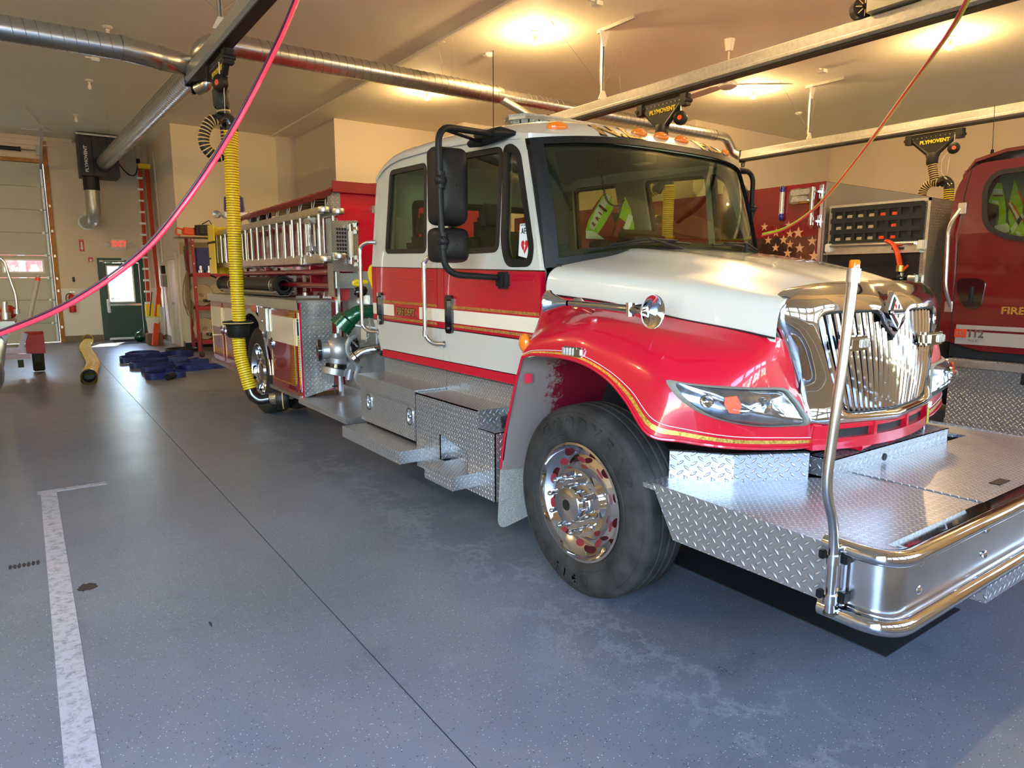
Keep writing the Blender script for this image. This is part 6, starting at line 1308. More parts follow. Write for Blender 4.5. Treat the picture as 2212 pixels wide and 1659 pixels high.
# exhaust hoses
def ribbed(name, pts, r, mat, ribmat, par, pitch=.038, rr=.008):
    e = spline(pts, 10); b = MB(); b.tube(e, r*.97, 20, cap=True); o = P_(b, name, mat, par)
    L_ = [0]
    for p, q in zip(e, e[1:]): L_.append(L_[-1]+(q-p).length)
    n = int(L_[-1]/pitch); b = MB()
    for i in range(n):
        s = (i+.5)*pitch
        for k in range(len(e)-1):
            if L_[k+1] >= s: break
        c = e[k].lerp(e[k+1], (s-L_[k])/max(1e-6, L_[k+1]-L_[k])); d = (e[k+1]-e[k]).normalized()
        b.lathe([(r-.004, -rr), (r+rr*.7, -rr*.5), (r+rr*.7, rr*.5), (r-.004, rr)], c, d, 18)
    P_(b, 'ribs', ribmat, o, kind='stuff'); return o
def trolley(t, x, y, word=True):
    b = MB(); b.box(x-.03, x+.03, y-.42, y+.42, 3.74, 3.80, .004)
    for s in (-1, 1): b.box(x-.05, x+.05, y+s*.36-.05, y+s*.36+.05, 3.66, 3.80, .006); b.cyl((x-.06, y+s*.40, 3.72), (x+.06, y+s*.40, 3.72), .025, n=10)
    b.plate([(-.36, 3.76), (.36, 3.76), (.30, 3.68), (.10, 3.50), (.085, 3.44), (-.085, 3.44), (-.10, 3.50), (-.30, 3.68)], lambda u, v, w: (x-.028+w, y+u, v), .056)
    b.tube([(x, y-.30, 3.70), (x, y-.06, 3.48)], .035, 8); b.tube([(x, y+.30, 3.70), (x, y+.06, 3.48)], .035, 8); b.lathe([(.075, 0), (.085, .02), (.08, .16), (.07, .18)], (x, y, 3.50), (0, 0, -1), 18); o = P_(b, 'trolley', 'seal', t)
    b = MB(); b.text('PLYMOVENT', .075, .003, XF((x-.031, y-.02, 3.665), (0, -1, 0), (0, 0, 1)), sx=1.0, bold=.002); P_(b, 'lettering', 'yellow', o)
    b = MB()
    for k in range(10): b.box(x-.034, x-.03, y-.30+k*.066, y-.29+k*.066, 3.735, 3.745)
    P_(b, 'rivets', 'alum', o)
    return o
def balancer(t, x, y, z, nx=-1):
    b = MB(); b.lathe([(.001, -.045), (.06, -.045), (.082, -.03), (.082, .03), (.06, .045), (.001, .045)], (x, y, z), (nx, -.5, 0), 24); o = P_(b, 'spring_balancer', 'black', t); b = MB(); b.lathe([(.028, 0), (.001, .002)], V((x, y, z))+V((nx, -.5, 0)).normalized()*.046, (nx, -.5, 0), 14); P_(b, 'balancer_hub', 'orange', o)
    b = MB(); b.tube([(x, y, z+.08), (x, y, z+.20)], .008, 6); P_(b, 'balancer_hook', 'alum', o); return o
h1 = thing('exhaust_hose', 'yellow exhaust hose hanging from the nearest rail down to the tailpipe of the white truck', 'hose', (1.85, 7.5, 0))
trolley(h1, 1.83, 7.72)
balancer(h1, 1.79, 7.55, 3.52)
ribbed('upper_hose', [gy(u, v, 7.75) for u, v in ((477, 196), (480, 220), (485, 250))], .062, 'gasket', 'creamrib', h1, .036, .007)
b = MB(); b.tube(spline([gy(u, v, 7.75) for u, v in ((470, 262), (484, 255), (497, 266), (500, 285))], 6), .072, 16); P_(b, 'hose_saddle', 'gloss', h1)
ribbed('hose_loop', [gy(u, v, 7.78) for u, v in ((478, 257), (455, 263), (441, 290), (444, 318), (466, 338), (484, 330), (489, 305), (487, 275))], .055, 'gasket', 'creamrib', h1, .036, .007)
A1 = [gy(499, 284, 7.72)]+[gy(u, v, 7.70) for u, v, X in ((500, 350, 1.85), (506, 500, 1.86), (512, 620, 1.86), (517, 700, 1.87))]
ribbed('yellow_hose', A1, .062, 'gasket', 'yellow', h1, .0262, .0125)
p = gy(514, 702, 7.70); b = MB(); b.lathe([(.10, .045), (.155, .04), (.158, .02), (.15, .01), (.125, .0), (.115, -.11), (.105, -.13), (.06, -.14)], p, (0, 0, 1), 14); cn = P_(b, 'nozzle_cone', 'black', h1); b = MB(); b.lathe([(.160, .028), (.162, .024), (.160, .02)], p, (0, 0, 1), 28); P_(b, 'cone_edge', 'creamrib', cn)
q = [gy(515, 728, 7.70), gy(520, 770, 7.66), gy(530, 805, 7.62), gy(541, 842, 7.58)]
ribbed('lower_hose', q, .060, 'gasket', 'yellow', h1, .0262, .0125)
b = MB(); e0 = gy(541, 842, 7.58); b.tube(spline([e0, e0+V((.02, -.02, -.06)), e0+V((.08, -.05, -.11)), e0+V((.17, -.09, -.10))], 6), [.062]*19, 16); P_(b, 'elbow', 'gloss', h1)
c0 = e0+V((.17, -.09, -.10)); ax = V((.9, -.35, .02)).normalized(); b = MB(); b.lathe([(.045, -.02), (.055, 0), (.075, .09), (.08, .13)], c0, ax, 24); P_(b, 'tail_nozzle', 'chrome', h1); b = MB(); b.lathe([(.08, .07), (.115, .08), (.125, .12), (.125, .17), (.11, .20), (.08, .21)], c0, ax, 24); tn = P_(b, 'nozzle_bellows', 'gasket', h1); b = MB(); b.lathe([(.127, .14), (.129, .145), (.127, .15)], c0, ax, 28); P_(b, 'nozzle_edge', 'creamrib', tn)
b = MB(); b.tube([(1.83, 7.72, 3.30), gx(484, 190, 1.80), gx(486, 245, 1.80)], .003, 5); b.tube([gx(490, 165, 1.79), gx(504, 160, 1.79)], .003, 5); P_(b, 'lift_cord', 'alum', h1)

h2 = thing('exhaust_hose', 'yellow exhaust hose on the middle rail behind the white cab', 'hose', (6.74, 5.9, 0))
p = gx(1432, 215, 6.74); ty2 = p.y; trolley(h2, 6.74, ty2); balancer(h2, 6.70, gx(1470, 255, 6.7).y, gx(1470, 255, 6.7).z)
ribbed('upper_hose', [(6.74, ty2, 3.36), (6.74, ty2+.02, 3.0), (6.74, ty2+.05, 2.72)], .065, 'gasket', 'creamrib', h2, .034, .0045); ribbed('hose_loop', [(6.74, ty2+.05, 2.72), (6.74, ty2+.25, 2.62), (6.74, ty2+.22, 2.36), (6.74, ty2+.0, 2.34)], .055, 'gasket', 'yellow', h2, .03)
ribbed('yellow_hose', [(6.74, ty2-.15, 2.75), (6.74, ty2-.15, 2.2), (6.74, ty2-.14, 1.1)], .062, 'gasket', 'yellow', h2, .0262, .0125)
b = MB(); b.tube(spline([(6.74, ty2+.06, 2.70), (6.74, ty2-.02, 2.80), (6.74, ty2-.12, 2.80), (6.74, ty2-.15, 2.70)], 5), .07, 14); P_(b, 'hose_saddle', 'gloss', h2)
h3 = thing('exhaust_hose', 'black and cream ribbed exhaust hose hanging from the farthest rail', 'hose', (11.6, 5, 0))
p = gx(2018, 300, 11.6); ty3 = p.y; trolley(h3, 11.6, ty3); balancer(h3, 11.55, gx(2060, 320, 11.55).y, gx(2060, 320, 11.55).z)
pp3 = [gx(u, v, 11.6) for u, v in ((2013, 335), (2015, 365), (2020, 395))]; ribbed('upper_hose', pp3, .065, 'gasket', 'creamrib', h3, .034, .006)
ribbed('hose_loop', [gx(u, v, 11.6) for u, v in ((2028, 395), (2010, 396), (1994, 412), (1992, 440))], .06, 'gasket', 'creamrib', h3, .034, .006)
b = MB(); b.tube(spline([gx(u, v, 11.6) for u, v in ((2030, 396), (2040, 390), (2049, 398), (2050, 412))], 5), .075, 14); P_(b, 'hose_saddle', 'gloss', h3); ribbed('yellow_hose', [gx(u, v, 11.6) for u, v in ((2050, 408), (2049, 435), (2049, 480))], .07, 'gasket', 'yellow', h3, .032)
b = MB(); b.tube([gx(2052, 330, 11.55), gx(2046, 375, 11.55)], .004, 5); b.tube(spline([gx(u, v, 11.5) for u, v in ((2050, 325), (2036, 345), (2034, 370), (2045, 388))], 5), .004, 5); P_(b, 'lift_cord', 'alum', h3)
# fan motor unit sitting on the middle rail
b = MB(); b.box(6.62, 6.86, gx(1990, 10, 6.7).y-.02, gx(1880, 20, 6.7).y, 4.03, 4.16, .01); fm_ = tag(b.build('rail_motor', 'graybox'), 'grey motor box on top of the middle exhaust rail', 'motor')
q = gx(1865, 15, 6.74); b = MB(); b.lathe([(.09, -.06), (.10, -.05), (.10, .04), (.08, .05), (.03, .06), (.001, .06)], (6.72, q.y, 4.12), (-.6, -.8, 0), 20); b.build('motor_fan', 'black', fm_); b = MB()
for k in range(8): a = PI*k/4; u = V((.8, -.6, 0)); b.box(0, .001, 0, .001, 0, .001) if False else b.tube([V((6.72, q.y, 4.12))+V((-.6, -.8, 0))*.062+u*.03*math.cos(a)+V((0, 0, .03*math.sin(a))), V((6.72, q.y, 4.12))+V((-.6, -.8, 0))*.058+u*.085*math.cos(a)+V((0, 0, .085*math.sin(a)))], .004, 4)
b.build('fan_guard', 'creamrib', fm_)

# ============================================================ CEILING THINGS
def bulb_at(x, y, on, lab):
    t = thing('bulb_lamp', lab, 'lamp', (x, y, CZ), 'bare bulbs in porcelain holders on the ceiling'); b = MB(); b.lathe([(.001, 0), (.062, 0), (.064, -.012), (.05, -.030), (.026, -.036), (.024, -.06), (.001, -.06)], (x, y, CZ-.001), (0, 0, 1), 20); P_(b, 'lamp_holder', 'porcelain', t)
    if on:
        b = MB(); b.lathe([(.018, -.055), (.020, -.07), (.028, -.10), (.033, -.118), (.001, -.118)], (x, y, CZ), (0, 0, 1), 18); P_(b, 'bulb_neck', 'porcelain', t)
        b = MB(); b.lathe([(.001, -.119), (.033, -.119), (.037, -.135), (.034, -.153), (.022, -.168), (.001, -.174)], (x, y, CZ), (0, 0, 1), 18); P_(b, 'bulb', 'lit', t, smooth=80)
    else: b = MB(); b.lathe([(.018, -.055), (.020, -.075), (.030, -.10), (.034, -.125), (.028, -.15), (.012, -.163), (.001, -.165)], (x, y, CZ), (0, 0, 1), 18); P_(b, 'bulb', 'bulbglass', t, smooth=80)
def bulb(px, py, on, lab): p = gz(px, py, CZ); bulb_at(p.x, p.y, on, lab)
bulb(192, 172, 0, 'unlit bare bulb left of the sloping duct, middle of the three unlit'); bulb(163, 247, 0, 'unlit bare bulb nearest the back left garage door'); bulb(232, 57, 0, 'unlit bare bulb partly behind the left spiral duct')
bulb(1156, 69, 1, 'lit bare bulb beside the strut, largest glow left of centre'); bulb(922, 195, 1, 'lit bare bulb just under the big spiral duct'); bulb(1628, 192, 1, 'lit bare bulb next to the ceiling fan'); bulb(2053, 80, 1, 'lit bare bulb beside the lime cord at far right')
for (x, y, lb_) in ((6.1, 4.4, 'middle of its row'), (6.1, 1.6, 'nearest the open bay door'), (11.0, 1.6, 'above the front of the red truck'), (-3.7, 4.6, 'over the boat bay, front one'), (-3.7, 8.1, 'over the boat bay, middle one'), (-3.7, 11.6, 'over the boat bay, back one')):
    bulb_at(x, y, 1, 'added lit fill bulb out of view, '+lb_)  # extra bulbs out of view, added to lift the warm light in the hall
def cbox(px, py, lab, rnd=False):
    p = gz(px, py, CZ); b = MB()
    if rnd: b.lathe([(.001, 0), (.07, 0), (.072, -.02), (.06, -.035), (.035, -.05), (.001, -.052)], (p.x, p.y, CZ-.001), (0, 0, 1), 24); return tag(b.build('smoke_detector', 'wwhite'), lab, 'detector')
    b.box(p.x-.055, p.x+.055, p.y-.055, p.y+.055, CZ-.055, CZ-.001, .005); b.box(p.x-.13, p.x-.055, p.y-.02, p.y+.02, CZ-.02, CZ-.001); return tag(b.build('junction_box', 'wwhite'), lab, 'box')
cbox(205, 125, 'white square box on the ceiling between the left duct and a bulb'); cbox(1290, 3, 'white square box on the ceiling at the top edge'); cbox(1777, 150, 'white square box on the ceiling above the far strut')
cbox(1055, 116, 'round white smoke detector left of the lit bulb', True); cbox(1726, 243, 'round white smoke detector beside the far strut', True)
cf = thing('ceiling_fan', 'white three bladed ceiling fan above the far rail', 'fan', (8.5, 6.62, CZ)); c = gz(1576, 85, CZ); FZ = gy(1573, 180, c.y).z
b = MB(); b.lathe([(.001, 0), (.075, 0), (.05, -.16), (.001, -.165)], (c.x, c.y, CZ-.001), (0, 0, 1), 20); P_(b, 'canopy', 'wwhite', cf)
b = MB(); b.cyl((c.x, c.y, CZ-.1), (c.x, c.y, FZ), .013, n=10); P_(b, 'down_rod', 'wwhite', cf)
b = MB(); b.lathe([(.001, .04), (.08, .04), (.13, .0), (.13, -.05), (.08, -.08), (.001, -.085)], (c.x, c.y, FZ), (0, 0, 1), 28); P_(b, 'motor', 'wwhite', cf)
for k in range(3):
    a = math.radians(-38+120*k); u = V((math.cos(a), math.sin(a), 0)); w = V((-math.sin(a), math.cos(a), .18)); o = V((c.x, c.y, FZ-.02)); b = MB(); b.shell([[o+u*r+w*h*s for s in (-1, 0, 1)] for r, h in ((.12, .04), (.25, .075), (.6, .078), (.85, .07), (.92, .02))], V((0, 0, .012))); P_(b, 'fan_blade', 'wwhite', cf)

# ============================================================ CORDS FROM THE REELS
def cord(name, pts, mat, mat2, lab, r, up):
    e = [V(p) for p in pts]; sp = spline(e, 10); t = tag(MB().tube(sp, r, 10).build(name, mat), lab, 'hose'); MB().tube([p+V(up) for p in sp], r*.55, 8).build('companion_cord', mat2, t); return t
def ry(px, py, dist): return V((0, 0, CAMH))+_ray(px, py)*dist
cord('air_hose', [ry(-60, 736, 2.2), ry(0, 722, 2.15), ry(150, 658, 2.1), ry(300, 555, 2.1), ry(400, 440, 2.1), ry(500, 290, 2.15), ry(590, 120, 2.2), ry(642, 0, 2.3), ry(700, -160, 2.5)], 'pink', 'darkcord', 'red air line slung down across the left of the picture', .0068, (-.006, .008, .008))
cord('charging_cord', [gx(1648, 506, 4.45), gx(1700, 491, 4.4), gx(1765, 445, 4.2), gx(1850, 345, 3.9), gx(1960, 195, 3.5), gx(2050, 70, 3.1), gx(2095, -10, 2.8), gx(2140, -110, 2.6)], 'lime', 'pink', 'lime and red charging cord hanging to the cab from top right', .0095, (.004, .014, -.012))

# ============================================================ FLOOR MAT
b = MB(); b.box(2.86, 3.58, 1.27, 3.3, .001, .006); tag(b.build('floor_mat', 'mat'), 'black rectangular mat under the front bumper', 'mat')

# ============================================================ BACK LEFT: hoses, wall fittings, shelf
yh = thing('supply_hose', 'yellow large diameter hose lying flat on the floor with round couplings', 'hose', (.9, 15, 0)); e = spline([(.70, 12.15, .07), (.78, 13.2, .06), (.93, 14.6, .055), (.98, 16.2, .055), (1.02, 18.0, .06), (1.17, 19.4, .09)], 8)
b = MB(); rows = [[p+V((.115*math.cos(a), 0, (.085 if k < 8 else .052)*math.sin(a)-(.015 if k < 8 else .0))) for a in [2*PI*j/16 for j in range(16)]] for k, p in enumerate(e)]
for r_ in rows:
    for p in r_: p.z = max(.002, p.z)
b.grid(rows, closed=True); P_(b, 'hose_body', 'floorhose', yh)
b = MB(); b.lathe([(.098, .02), (.115, 0), (.115, .06), (.105, .08)], (.70, 12.10, .115), (.05, 1, 0), 28); b.lathe([(.10, -.05), (.115, -.04), (.115, .02), (.09, .03)], (1.18, 19.5, .13), (.1, 1, .1), 24); P_(b, 'coupling', 'gold', yh)
b = MB(); b.lathe([(.092, 0), (.097, -.012), (.085, .0), (.085, .3), (.001, .3)], (.70, 12.10, .115), (.05, 1, 0), 28); P_(b, 'hose_bore', 'gasket', yh)
b = MB()
for dx in (-.055, .0, .05): b.tube([p+V((dx, 0, .054)) for p in e[10:]], .0035, 4)
P_(b, 'stitch_line', 'creamrib', yh)
# blue hose laid out in flat folds, standing on edge
bh = thing('fire_hose', 'dark blue hose laid on the floor in stacked folds', 'hose', (1.9, 13.5, 0))
def strip(pts, nm='hose_fold'):
    e = spline([(x, y, .0) for x, y in pts], 6); b = MB(); b.shell([[p+V((0, 0, .002)) for p in e], [p+V((0, 0, .06)) for p in e], [p+V((0, 0, .105)) for p in e]], V((.012, .012, 0))); P_(b, nm, 'blueband', bh)
strip([(1.40, 14.7), (1.43, 15.1), (1.9, 15.4), (2.2, 15.0)]); strip([(1.37, 14.75), (1.42, 14.6), (1.7, 14.7), (2.1, 15.0), (2.25, 15.2)]); strip([(1.55, 15.6), (1.75, 16.0), (2.1, 15.9), (2.15, 15.5), (1.85, 15.3), (1.55, 15.6)])
strip([(2.1, 15.3), (2.5, 15.6), (2.75, 15.3), (2.55, 15.0)]); strip([(1.43, 13.8), (1.50, 13.65), (1.8, 13.8), (2.2, 14.4), (2.5, 14.6)]); strip([(1.43, 13.85), (1.6, 14.2), (2.1, 14.3), (2.45, 14.2)])
strip([(1.51, 13.0), (1.58, 12.85), (1.9, 13.0), (2.35, 13.7), (2.6, 14.0)]); strip([(1.51, 13.05), (1.7, 13.4), (2.1, 13.6)]); strip([(1.46, 12.15), (1.52, 11.95), (1.75, 12.0), (1.98, 12.0), (2.02, 12.15), (1.8, 12.5)])
strip([(1.47, 12.2), (1.7, 12.55), (1.95, 12.75)]); strip([(2.1, 12.9), (2.2, 12.75), (2.5, 12.8), (2.85, 12.9), (3.0, 13.1)]); strip([(1.98, 13.3), (2.15, 13.2), (2.5, 13.35), (2.7, 13.6), (2.4, 13.8)]); strip([(1.9, 12.3), (2.0, 12.7), (2.3, 13.1), (2.6, 13.15)])
b = MB(); b.cyl((1.73, 11.80, .055), (1.84, 11.95, .055), .05, n=20); b.lathe([(.046, 0), (.040, .02), (.040, .05)], (1.73, 11.80, .055), (.6, .8, 0), 18); P_(b, 'hose_coupling', 'black', bh)
# exit sign, alarms, extinguisher ...
es = thing('exit_sign', 'lit EXIT sign with two emergency lamp heads above the green door', 'sign', (2.11, YB, 2.3)); b = MB(); b.box(1.95, 2.28, YB-.07, YB-.001, 2.315, 2.585, .008); P_(b, 'sign_box', 'wwhite', es)
b = MB(); b.text('EXIT', .205, .004, XF((2.115, YB-.073, 2.455), (1, 0, 0), (0, 0, 1)), sx=.82, bold=.004); P_(b, 'lettering', 'exitred', es)
for x, d in ((1.87, -.3), (2.37, .3)): b = MB(); b.lathe([(.02, 0), (.055, .04), (.062, .09), (.05, .095), (.001, .08)], (x, YB-.03, 2.47), (d, -.9, -.4), 18); P_(b, 'lamp_head', 'wwhite', es)
b = MB(); b.box(1.245, 1.35, YB-.006, YB-.001, 2.26, 2.555); sg_ = tag(b.build('extinguisher_sign', 'signred'), 'red and white arrow sign above the fire extinguisher', 'sign'); b = MB(); b.plate([(1.28, 2.49), (1.315, 2.49), (1.315, 2.345), (1.335, 2.345), (1.2975, 2.275), (1.26, 2.345), (1.28, 2.345)], lambda u, v, w: (u, YB-.009+w, v), .003); b.build('arrow', 'bright', sg_); b = MB(); b.text('FIRE', .034, .002, XF((1.2975, YB-.009, 2.53), (1, 0, 0), (0, 0, 1))); b.build('lettering', 'bright', sg_)
b = MB(); b.box(1.41, 1.51, YB-.04, YB-.001, 2.0, 2.11, .006); al = tag(b.build('alarm_sounder', 'signred'), 'small red alarm sounder left of the green door', 'alarm'); b = MB(); b.box(1.435, 1.485, YB-.055, YB-.04, 2.01, 2.07, .005); b.build('strobe_lens', 'bright', al)
b = MB(); b.box(1.42, 1.50, YB-.03, YB-.001, 1.335, 1.41, .004); al2 = tag(b.build('alarm_pull_station', 'signred'), 'small red alarm pull station low beside the green door', 'alarm'); b = MB(); b.box(1.435, 1.485, YB-.035, YB-.03, 1.36, 1.385); b.build('pull_bar', 'bright', al2)
b = MB(); b.box(1.02, 1.075, YB-.03, YB-.001, 1.88, 1.95, .01); tag(b.build('door_sensor', 'wwhite'), 'small white sensor on the wall right of the garage door', 'sensor')
b = MB(); b.box(1.03, 1.08, YB-.03, YB-.001, 1.50, 1.62, .006); sw = tag(b.build('door_switch', 'seal'), 'black push button switch right of the timber jamb', 'switch'); b = MB()
for z in (1.53, 1.56, 1.59): b.cyl((1.055, YB-.035, z), (1.055, YB-.03, z), .008, n=8)
b.build('button', 'graybox', sw)
fx = thing('fire_extinguisher', 'red fire extinguisher hung on the white wall panel', 'extinguisher', (.97, YB-.12, .77)); b = MB(); b.lathe([(.001, 0), (.07, .005), (.075, .03), (.075, .38), (.05, .44), (.025, .46), (.001, .46)], (.97, YB-.12, .74), (0, 0, 1), 24); P_(b, 'cylinder', 'signred', fx)
b = MB(); b.lathe([(.077, .18), (.077, .33)], (.97, YB-.12, .74), (0, 0, 1), 24); P_(b, 'label', 'wwhite', fx); b = MB(); b.cyl((.97, YB-.12, 1.19), (.97, YB-.12, 1.24), .02, n=10); b.box(.94, 1.05, YB-.13, YB-.11, 1.24, 1.255); P_(b, 'valve', 'steel', fx); b = MB(); b.tube(spline([(.96, YB-.13, 1.22), (.87, YB-.15, 1.18), (.85, YB-.15, 1.05), (.90, YB-.17, .92)], 6), .011, 8); P_(b, 'hose', 'seal', fx)
# orange step ladder, conduit, boxes in the corner
ol = thing('step_ladder', 'tall orange fibreglass step ladder folded in the corner by the exit door', 'ladder', (2.72, 19.5, 0))
def LP(u, v): return gy(u, v, 19.6)
a0, a1 = V((2.62, 19.75, 4.33)), V((2.50, 19.15, .85)); b0, b1 = V((2.83, 19.9, 4.25)), V((2.80, 19.4, .05))
for q0, q1, w in ((V((2.66, 19.85, 4.3)), V((2.52, 19.25, .62)), .05), (V((2.80, 19.85, 4.3)), V((2.78, 19.25, .62)), .05), (V((2.83, 19.95, 4.3)), V((2.84, 19.7, .03)), .055)):
    b = MB(); d = (q1-q0).normalized(); b.tube([q0, q1], .055, 4, sq=True); P_(b, 'rail', 'ladder', ol)
for k in range(12):
    b = MB(); t_ = .04+k*.08; p0 = V((2.64, 19.80, 4.2)).lerp(V((2.52, 19.22, .7)), t_); b.obox((p0.x-.02, p0.y-.03, p0.z), (.13, .07, .05)); P_(b, 'step', 'reflect', ol)
b = MB(); b.obox((2.75, 19.85, 4.36), (.27, .20, .12), (0, 0, 0), .01); P_(b, 'top_cap', 'yellow', ol)
b = MB(); b.box(2.44, 2.62, 19.1, 19.3, .55, .95); P_(b, 'foot_guard', 'yellow', ol)
b = MB(); b.tube([(2.925, 19.4, 4.5), (2.925, 19.3, 2.0)], .012, 8); b.tube([(2.925, 19.55, 4.7), (2.925, 19.2, 2.0)], .010, 8); tag(b.build('conduit', 'wwhite'), 'white conduit running down the side wall to a grey box', 'conduit')
b = MB(); b.box(2.84, 2.939, 18.98, 19.28, 1.38, 1.66, .006); tag(b.build('control_box', 'graybox'), 'grey control box on the side wall by the closet door', 'box')
b = MB(); b.box(2.86, 2.939, 19.1, 19.3, 1.70, 1.90, .005); tag(b.build('meter_box', 'black'), 'small black box above the grey control box', 'box')
cr = tag(MB().box(2.33, 2.66, 18.35, 18.75, .002, .27, .01).build('crate', 'cardboard'), 'brown printed box on the floor under the white bucket', 'box')
bk = tag(MB().lathe([(.12, 0), (.125, .005), (.15, .34), (.156, .35), (.156, .38), (.001, .38)], (2.50, 18.55, .275), (0, 0, 1), 24).build('bucket', 'panelw'), 'white bucket with green lid in the corner', 'bucket'); MB().lathe([(.16, 0), (.16, .02), (.001, .025)], (2.50, 18.55, .655), (0, 0, 1), 24).build('lid', 'lime', bk)
fp = thing('marker_flags', 'bundle of furled orange warning signs on poles leaning in the corner', 'signs', (2.6, 18.4, 0))
for k in range(4): b = MB(); b.tube([(2.40+.03*k, 18.1+.03*k, .005), (2.72+.02*k, 18.98, 1.35)], [.035, .02], 7); P_(b, 'furled_sign', 'orange', fp)
for k in range(2): b = MB(); b.tube([(2.66+.03*k, 18.3, .9), (2.68+.04*k, 18.6, .22)], [.03, .035], 7); P_(b, 'white_pole', 'reflect', fp)
b = MB(); b.tube([(2.62, 18.5, .55), (2.66, 18.6, .95)], [.05, .04], 7); P_(b, 'sleeve', 'yellow', fp)
b = MB(); b.tube([(2.46, 18.75, .65), (2.58, 18.95, 1.25)], .012, 6); tag(b.build('broom_handle', 'seal'), 'thin black handle leaning behind the bucket', 'handle')
b = MB(); b.ball((2.30, 19.5, .13), .13, 8, 1, 1, 1); b.tube([(2.28, 19.4, .22), (2.34, 19.5, .32), (2.38, 19.5, .2)], .01, 6); tag(b.build('kit_bag', 'green'), 'small round dark green bag at the foot of the exit door', 'bag')
b = MB(); b.box(1.75, 2.75, 19.0, 20.35, .001, .008); tag(b.build('door_mat', 'mat'), 'dark door mat inside the exit door', 'mat')
# red shelf with rolled hoses, rope, saw
sh_ = thing('storage_shelf', 'red steel shelf with plywood top behind the white truck', 'shelf', (3.5, 16.3, 0))
for x in (3.04, 4.10):
    for y in (16.1, 16.75): b = MB(); b.box(x-.03, x+.03, y-.035, y+.035, .001, 2.46, .004); P_(b, 'post', 'shelfred', sh_)
for z in (1.68, .96, .22): b = MB(); b.box(3.01, 4.13, 16.06, 16.12, z-.06, z+.03, .004); b.box(3.01, 4.13, 16.74, 16.79, z-.06, z+.03); b.box(3.05, 4.1, 16.1, 16.76, z+.01, z+.025); P_(b, 'shelf_beam', 'shelfred', sh_)
b = MB(); b.box(2.80, 4.2, 16.0, 16.85, 2.46, 2.49, .003); P_(b, 'plywood_top', 'plywood', sh_); b = MB(); b.box(2.95, 5.6, 17.06, 17.098, 2.12, 2.40); P_(b, 'backing_board', 'plywood', sh_)
b = MB()
for z in (2.40, 2.28, 1.9, 1.4): b.cyl((3.04, 16.06, z), (3.04, 16.055, z), .012, n=8)
P_(b, 'bolt_hole', 'bright', sh_)
for k, (x, z) in enumerate(((3.22, .985+.24), (3.58, .985+.24), (3.24, .245+.24), (3.60, .245+.24))):
    t = thing('rolled_hose', ['rolled canvas hose with red stripe, upper left roll on the red shelf', 'rolled canvas hose, upper right roll on the red shelf', 'rolled canvas hose, lower left roll on the red shelf', 'rolled canvas hose, lower right roll on the red shelf'][k], 'hose', (x, 16.4, z-.24), 'rolled canvas hoses on the red shelf')
    b = MB(); prof = []
    for j in range(9): r = .05+.021*j; prof += [(r, -.13), (r+.012, -.135), (r+.018, -.13)]
    b.lathe(prof+[(.235, -.12), (.24, 0), (.235, .12)], (x, 16.4, z), (.25, 1, 0), 32); P_(b, 'roll', 'canvas', t); b = MB(); b.cyl((x-.0, 16.20, z-.12), (x+.05, 16.05, z-.12), .035, n=14); b.cyl((x+.12, 16.22, z-.12), (x+.15, 16.10, z-.12), .035, n=14); P_(b, 'coupling', 'gloss', t)
    if k == 0: b = MB(); b.lathe([(.242, -.02), (.243, .0), (.242, .02)], (x, 16.4, z), (.25, 1, 0), 32); P_(b, 'red_stripe', 'signred', t)
for k in range(5): tag(MB().lathe([(.05, 0), (.05, .06), (.03, .07), (.03, .16), (.001, .16)], (3.2+k*.16, 16.2, 1.70), (0, 0, 1), 14).build('hose_nozzle', 'steel'), 'small metal nozzle on the upper red shelf, %s from the left' % ('first', 'second', 'third', 'fourth', 'fifth')[k], 'nozzle', 'nozzles on the red shelf')
tag(MB().box(3.12, 3.7, 16.3, 16.6, 1.71, 2.25, .03).build('gear_tote', 'blueband'), 'dark blue fabric tote standing on the upper red shelf', 'bag')
rp = thing('rope_hank', 'hanks of tan rope hanging left of the red shelf', 'rope', (2.93, 16.5, 1)); b = MB(); rr = random.Random(2)
for k in range(14):
    dx = rr.uniform(-.07, .09); dy = rr.uniform(-.1, .1); z0 = rr.uniform(.7, .95); b.tube(spline([(2.93, 16.3, 1.75), (2.91+dx, 16.3+dy, 1.45), (2.90+dx*1.3, 16.3+dy, 1.1), (2.93+dx*.5, 16.3, z0)], 5), .012, 5)
b.tube([(2.95, 16.3, .8), (2.93, 16.3, .55)], .01, 5); P_(b, 'rope', 'rope', rp); b = MB(); b.cyl((2.93, 16.3, 1.75), (2.91, 16.3, 2.20), .022, n=8); b.ball((2.94, 16.3, 2.24), .05, 6); P_(b, 'hanging_tool', 'bark', rp)
cs = thing('chain_saw', 'orange chain saw on top of the red shelf', 'saw', (2.98, 16.3, 2.49)); b = MB(); b.obox((3.02, 16.3, 2.58), (.25, .16, .17), (0, .1, 0), .03); P_(b, 'saw_body', 'orange', cs); b = MB(); b.tube(fillet([(2.95, 16.25, 2.6), (2.78, 16.25, 2.66), (2.74, 16.25, 2.52), (2.9, 16.25, 2.50)], .05), .015, 8); P_(b, 'handle', 'orange', cs)
b = MB(); b.obox((3.36, 16.4, 2.62), (.42, .3, .25), (0, -.05, .1), .06); b.tube([(3.3, 16.3, 2.75), (3.45, 16.3, 2.84), (3.5, 16.3, 2.74)], .012, 6); b.cyl((3.18, 16.2, 2.5), (3.18, 16.2, 2.72), .05, n=10); tag(b.build('tool_bag', 'seal'), 'black tool bag beside the chain saw on the shelf top', 'bag')
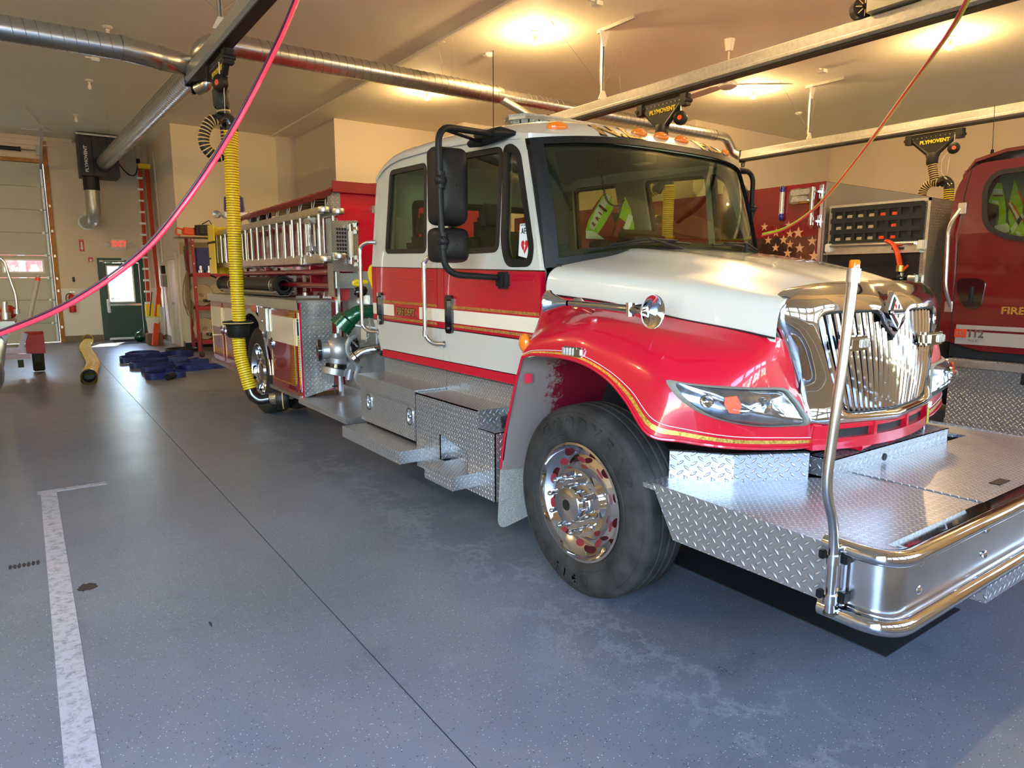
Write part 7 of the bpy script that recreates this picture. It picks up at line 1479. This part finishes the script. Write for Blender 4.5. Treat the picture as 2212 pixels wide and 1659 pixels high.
b = MB(); e = [V((2.72+.30*math.cos(a)*(1+.03*k), 16.35+.35*math.sin(a), .03+.012*k)) for k in range(3) for a in [2*PI*j/20 for j in range(20)]]; b.tube(e, .022, 7); tag(b.build('coiled_hose', 'gasket'), 'dark coiled hose on the floor in front of the red shelf', 'hose')
b = MB(); b.ball((2.85, 14.9, .06), .06, 7); b.tube([(2.88, 15.0, .08), (3.0, 15.6, .45)], .012, 6); tag(b.build('float_ball', 'rust'), 'brown ball tool on the floor behind the truck', 'ball')

# ============================================================ BOAT TRAILER AND BOAT at the left edge
bt = thing('boat_trailer', 'red boat trailer with fender, upright grey guide pole and black tyre', 'trailer', (0, 14.1, 0))
b = MB(); b.lathe([(.14, 0), (.27, .0), (.29, .02), (.29, .15), (.27, .17), (.14, .17)], (.02, 14.25, .30), (1, 0, 0), 36); P_(b, 'tyre', 'tire', bt)
b = MB(); b.shell([[(x, 14.25-.36*math.cos(a), .28+.40*math.sin(a)) for a in [PI*(.05+.9*k/10) for k in range(11)]] for x in (-.05, .215)], V((0, 0, .015))); b.plate([(14.25-.36*math.cos(a), .28+.40*math.sin(a)) for a in [PI*(.05+.9*k/10) for k in range(11)]], lambda u, v, w: (.205+w, u, v), .01) if False else b.box(-.05, .215, 13.88, 13.90, .36, .60); b.box(-.05, .215, 13.87, 13.885, .36, .66, .004); P_(b, 'fender', 'shelfred', bt)
b = MB(); b.tube([gy(u, v, 13.9) for u, v in ((40, 768), (55, 720))], .05, 4, sq=True); b.box(-.9, -.05, 13.85, 13.95, .36, .46); b.box(-.35, .0, 13.8, 13.86, .28, .36); P_(b, 'frame', 'maroon', bt); b = MB(); b.obox((-.14, 13.8, .20), (.08, .1, .12)); P_(b, 'spring_hanger', 'seal', bt)
b = MB(); b.cyl(gy(60, 705, 13.9), gy(82, 602, 13.9), .035, n=16); P_(b, 'guide_pole', 'pvc', bt); b = MB(); b.cyl(gy(81, 606, 13.9), gy(82, 600, 13.9), .0365, n=16); P_(b, 'pole_tape', 'orange', bt); b = MB(); b.ball(gy(82.5, 597, 13.9), .034, 7); P_(b, 'pole_cap', 'pvc', bt)
bo = thing('rescue_boat', 'grey rescue boat with dark inflatable tube and bent steel rail', 'boat', (-1.2, 9, .7)); b = MB(); e = [V((-.50, 12.5, .75)), V((-.46, 8, .80)), V((-.43, 6.6, .86)), V((-.50, 6.2, .92)), V((-.7, 5.9, .95))]; b.tube(spline(e, 6), [.25]*13+[.245, .24, .235, .23, .22, .21, .20, .18, .15, .12, .08, .04], 24); P_(b, 'inflatable_tube', 'hypalon', bo)
def HL_(u, v): return gy(u, v, 10.6)
b = MB(); b.box(-1.6, -.10, 10.2, 11.2, 1.0, 1.08, .02); b.plate([(-1.6, .55), (-.32, .55), (-.16, 1.02), (-1.6, 1.02)], lambda u, v, w: (u, 10.3+w, v), .9); b.box(-1.6, -.17, 10.17, 11.23, .93, 1.0, .01); P_(b, 'console', 'boat', bo)
b = MB(); b.tube(fillet([gy(u, v, 10.6) for u, v in ((-30, 548), (8, 560), (24, 610), (35, 640), (37, 675))], [0, .06, .3, .3, 0]), .018, 12); P_(b, 'steel_rail', 'steel', bo); b = MB(); b.cyl(gy(36, 668, 10.6), gy(37, 678, 10.6), .035, n=14); P_(b, 'rail_base', 'galv', bo)
b = MB(); b.cyl(gy(11, 680, 10.5), gy(10, 652, 10.5), .035, n=14); b.cyl(gy(13, 690, 10.5), gy(12, 675, 10.5), .055, n=14); P_(b, 'mooring_post', 'steel', bo); b = MB(); b.ball(gy(18, 674, 10.8), .09, 7); b.box(-.6, -.2, 10.7, 10.9, 1.08, 1.14, .02); P_(b, 'seat_cushion', 'vestred', bo)
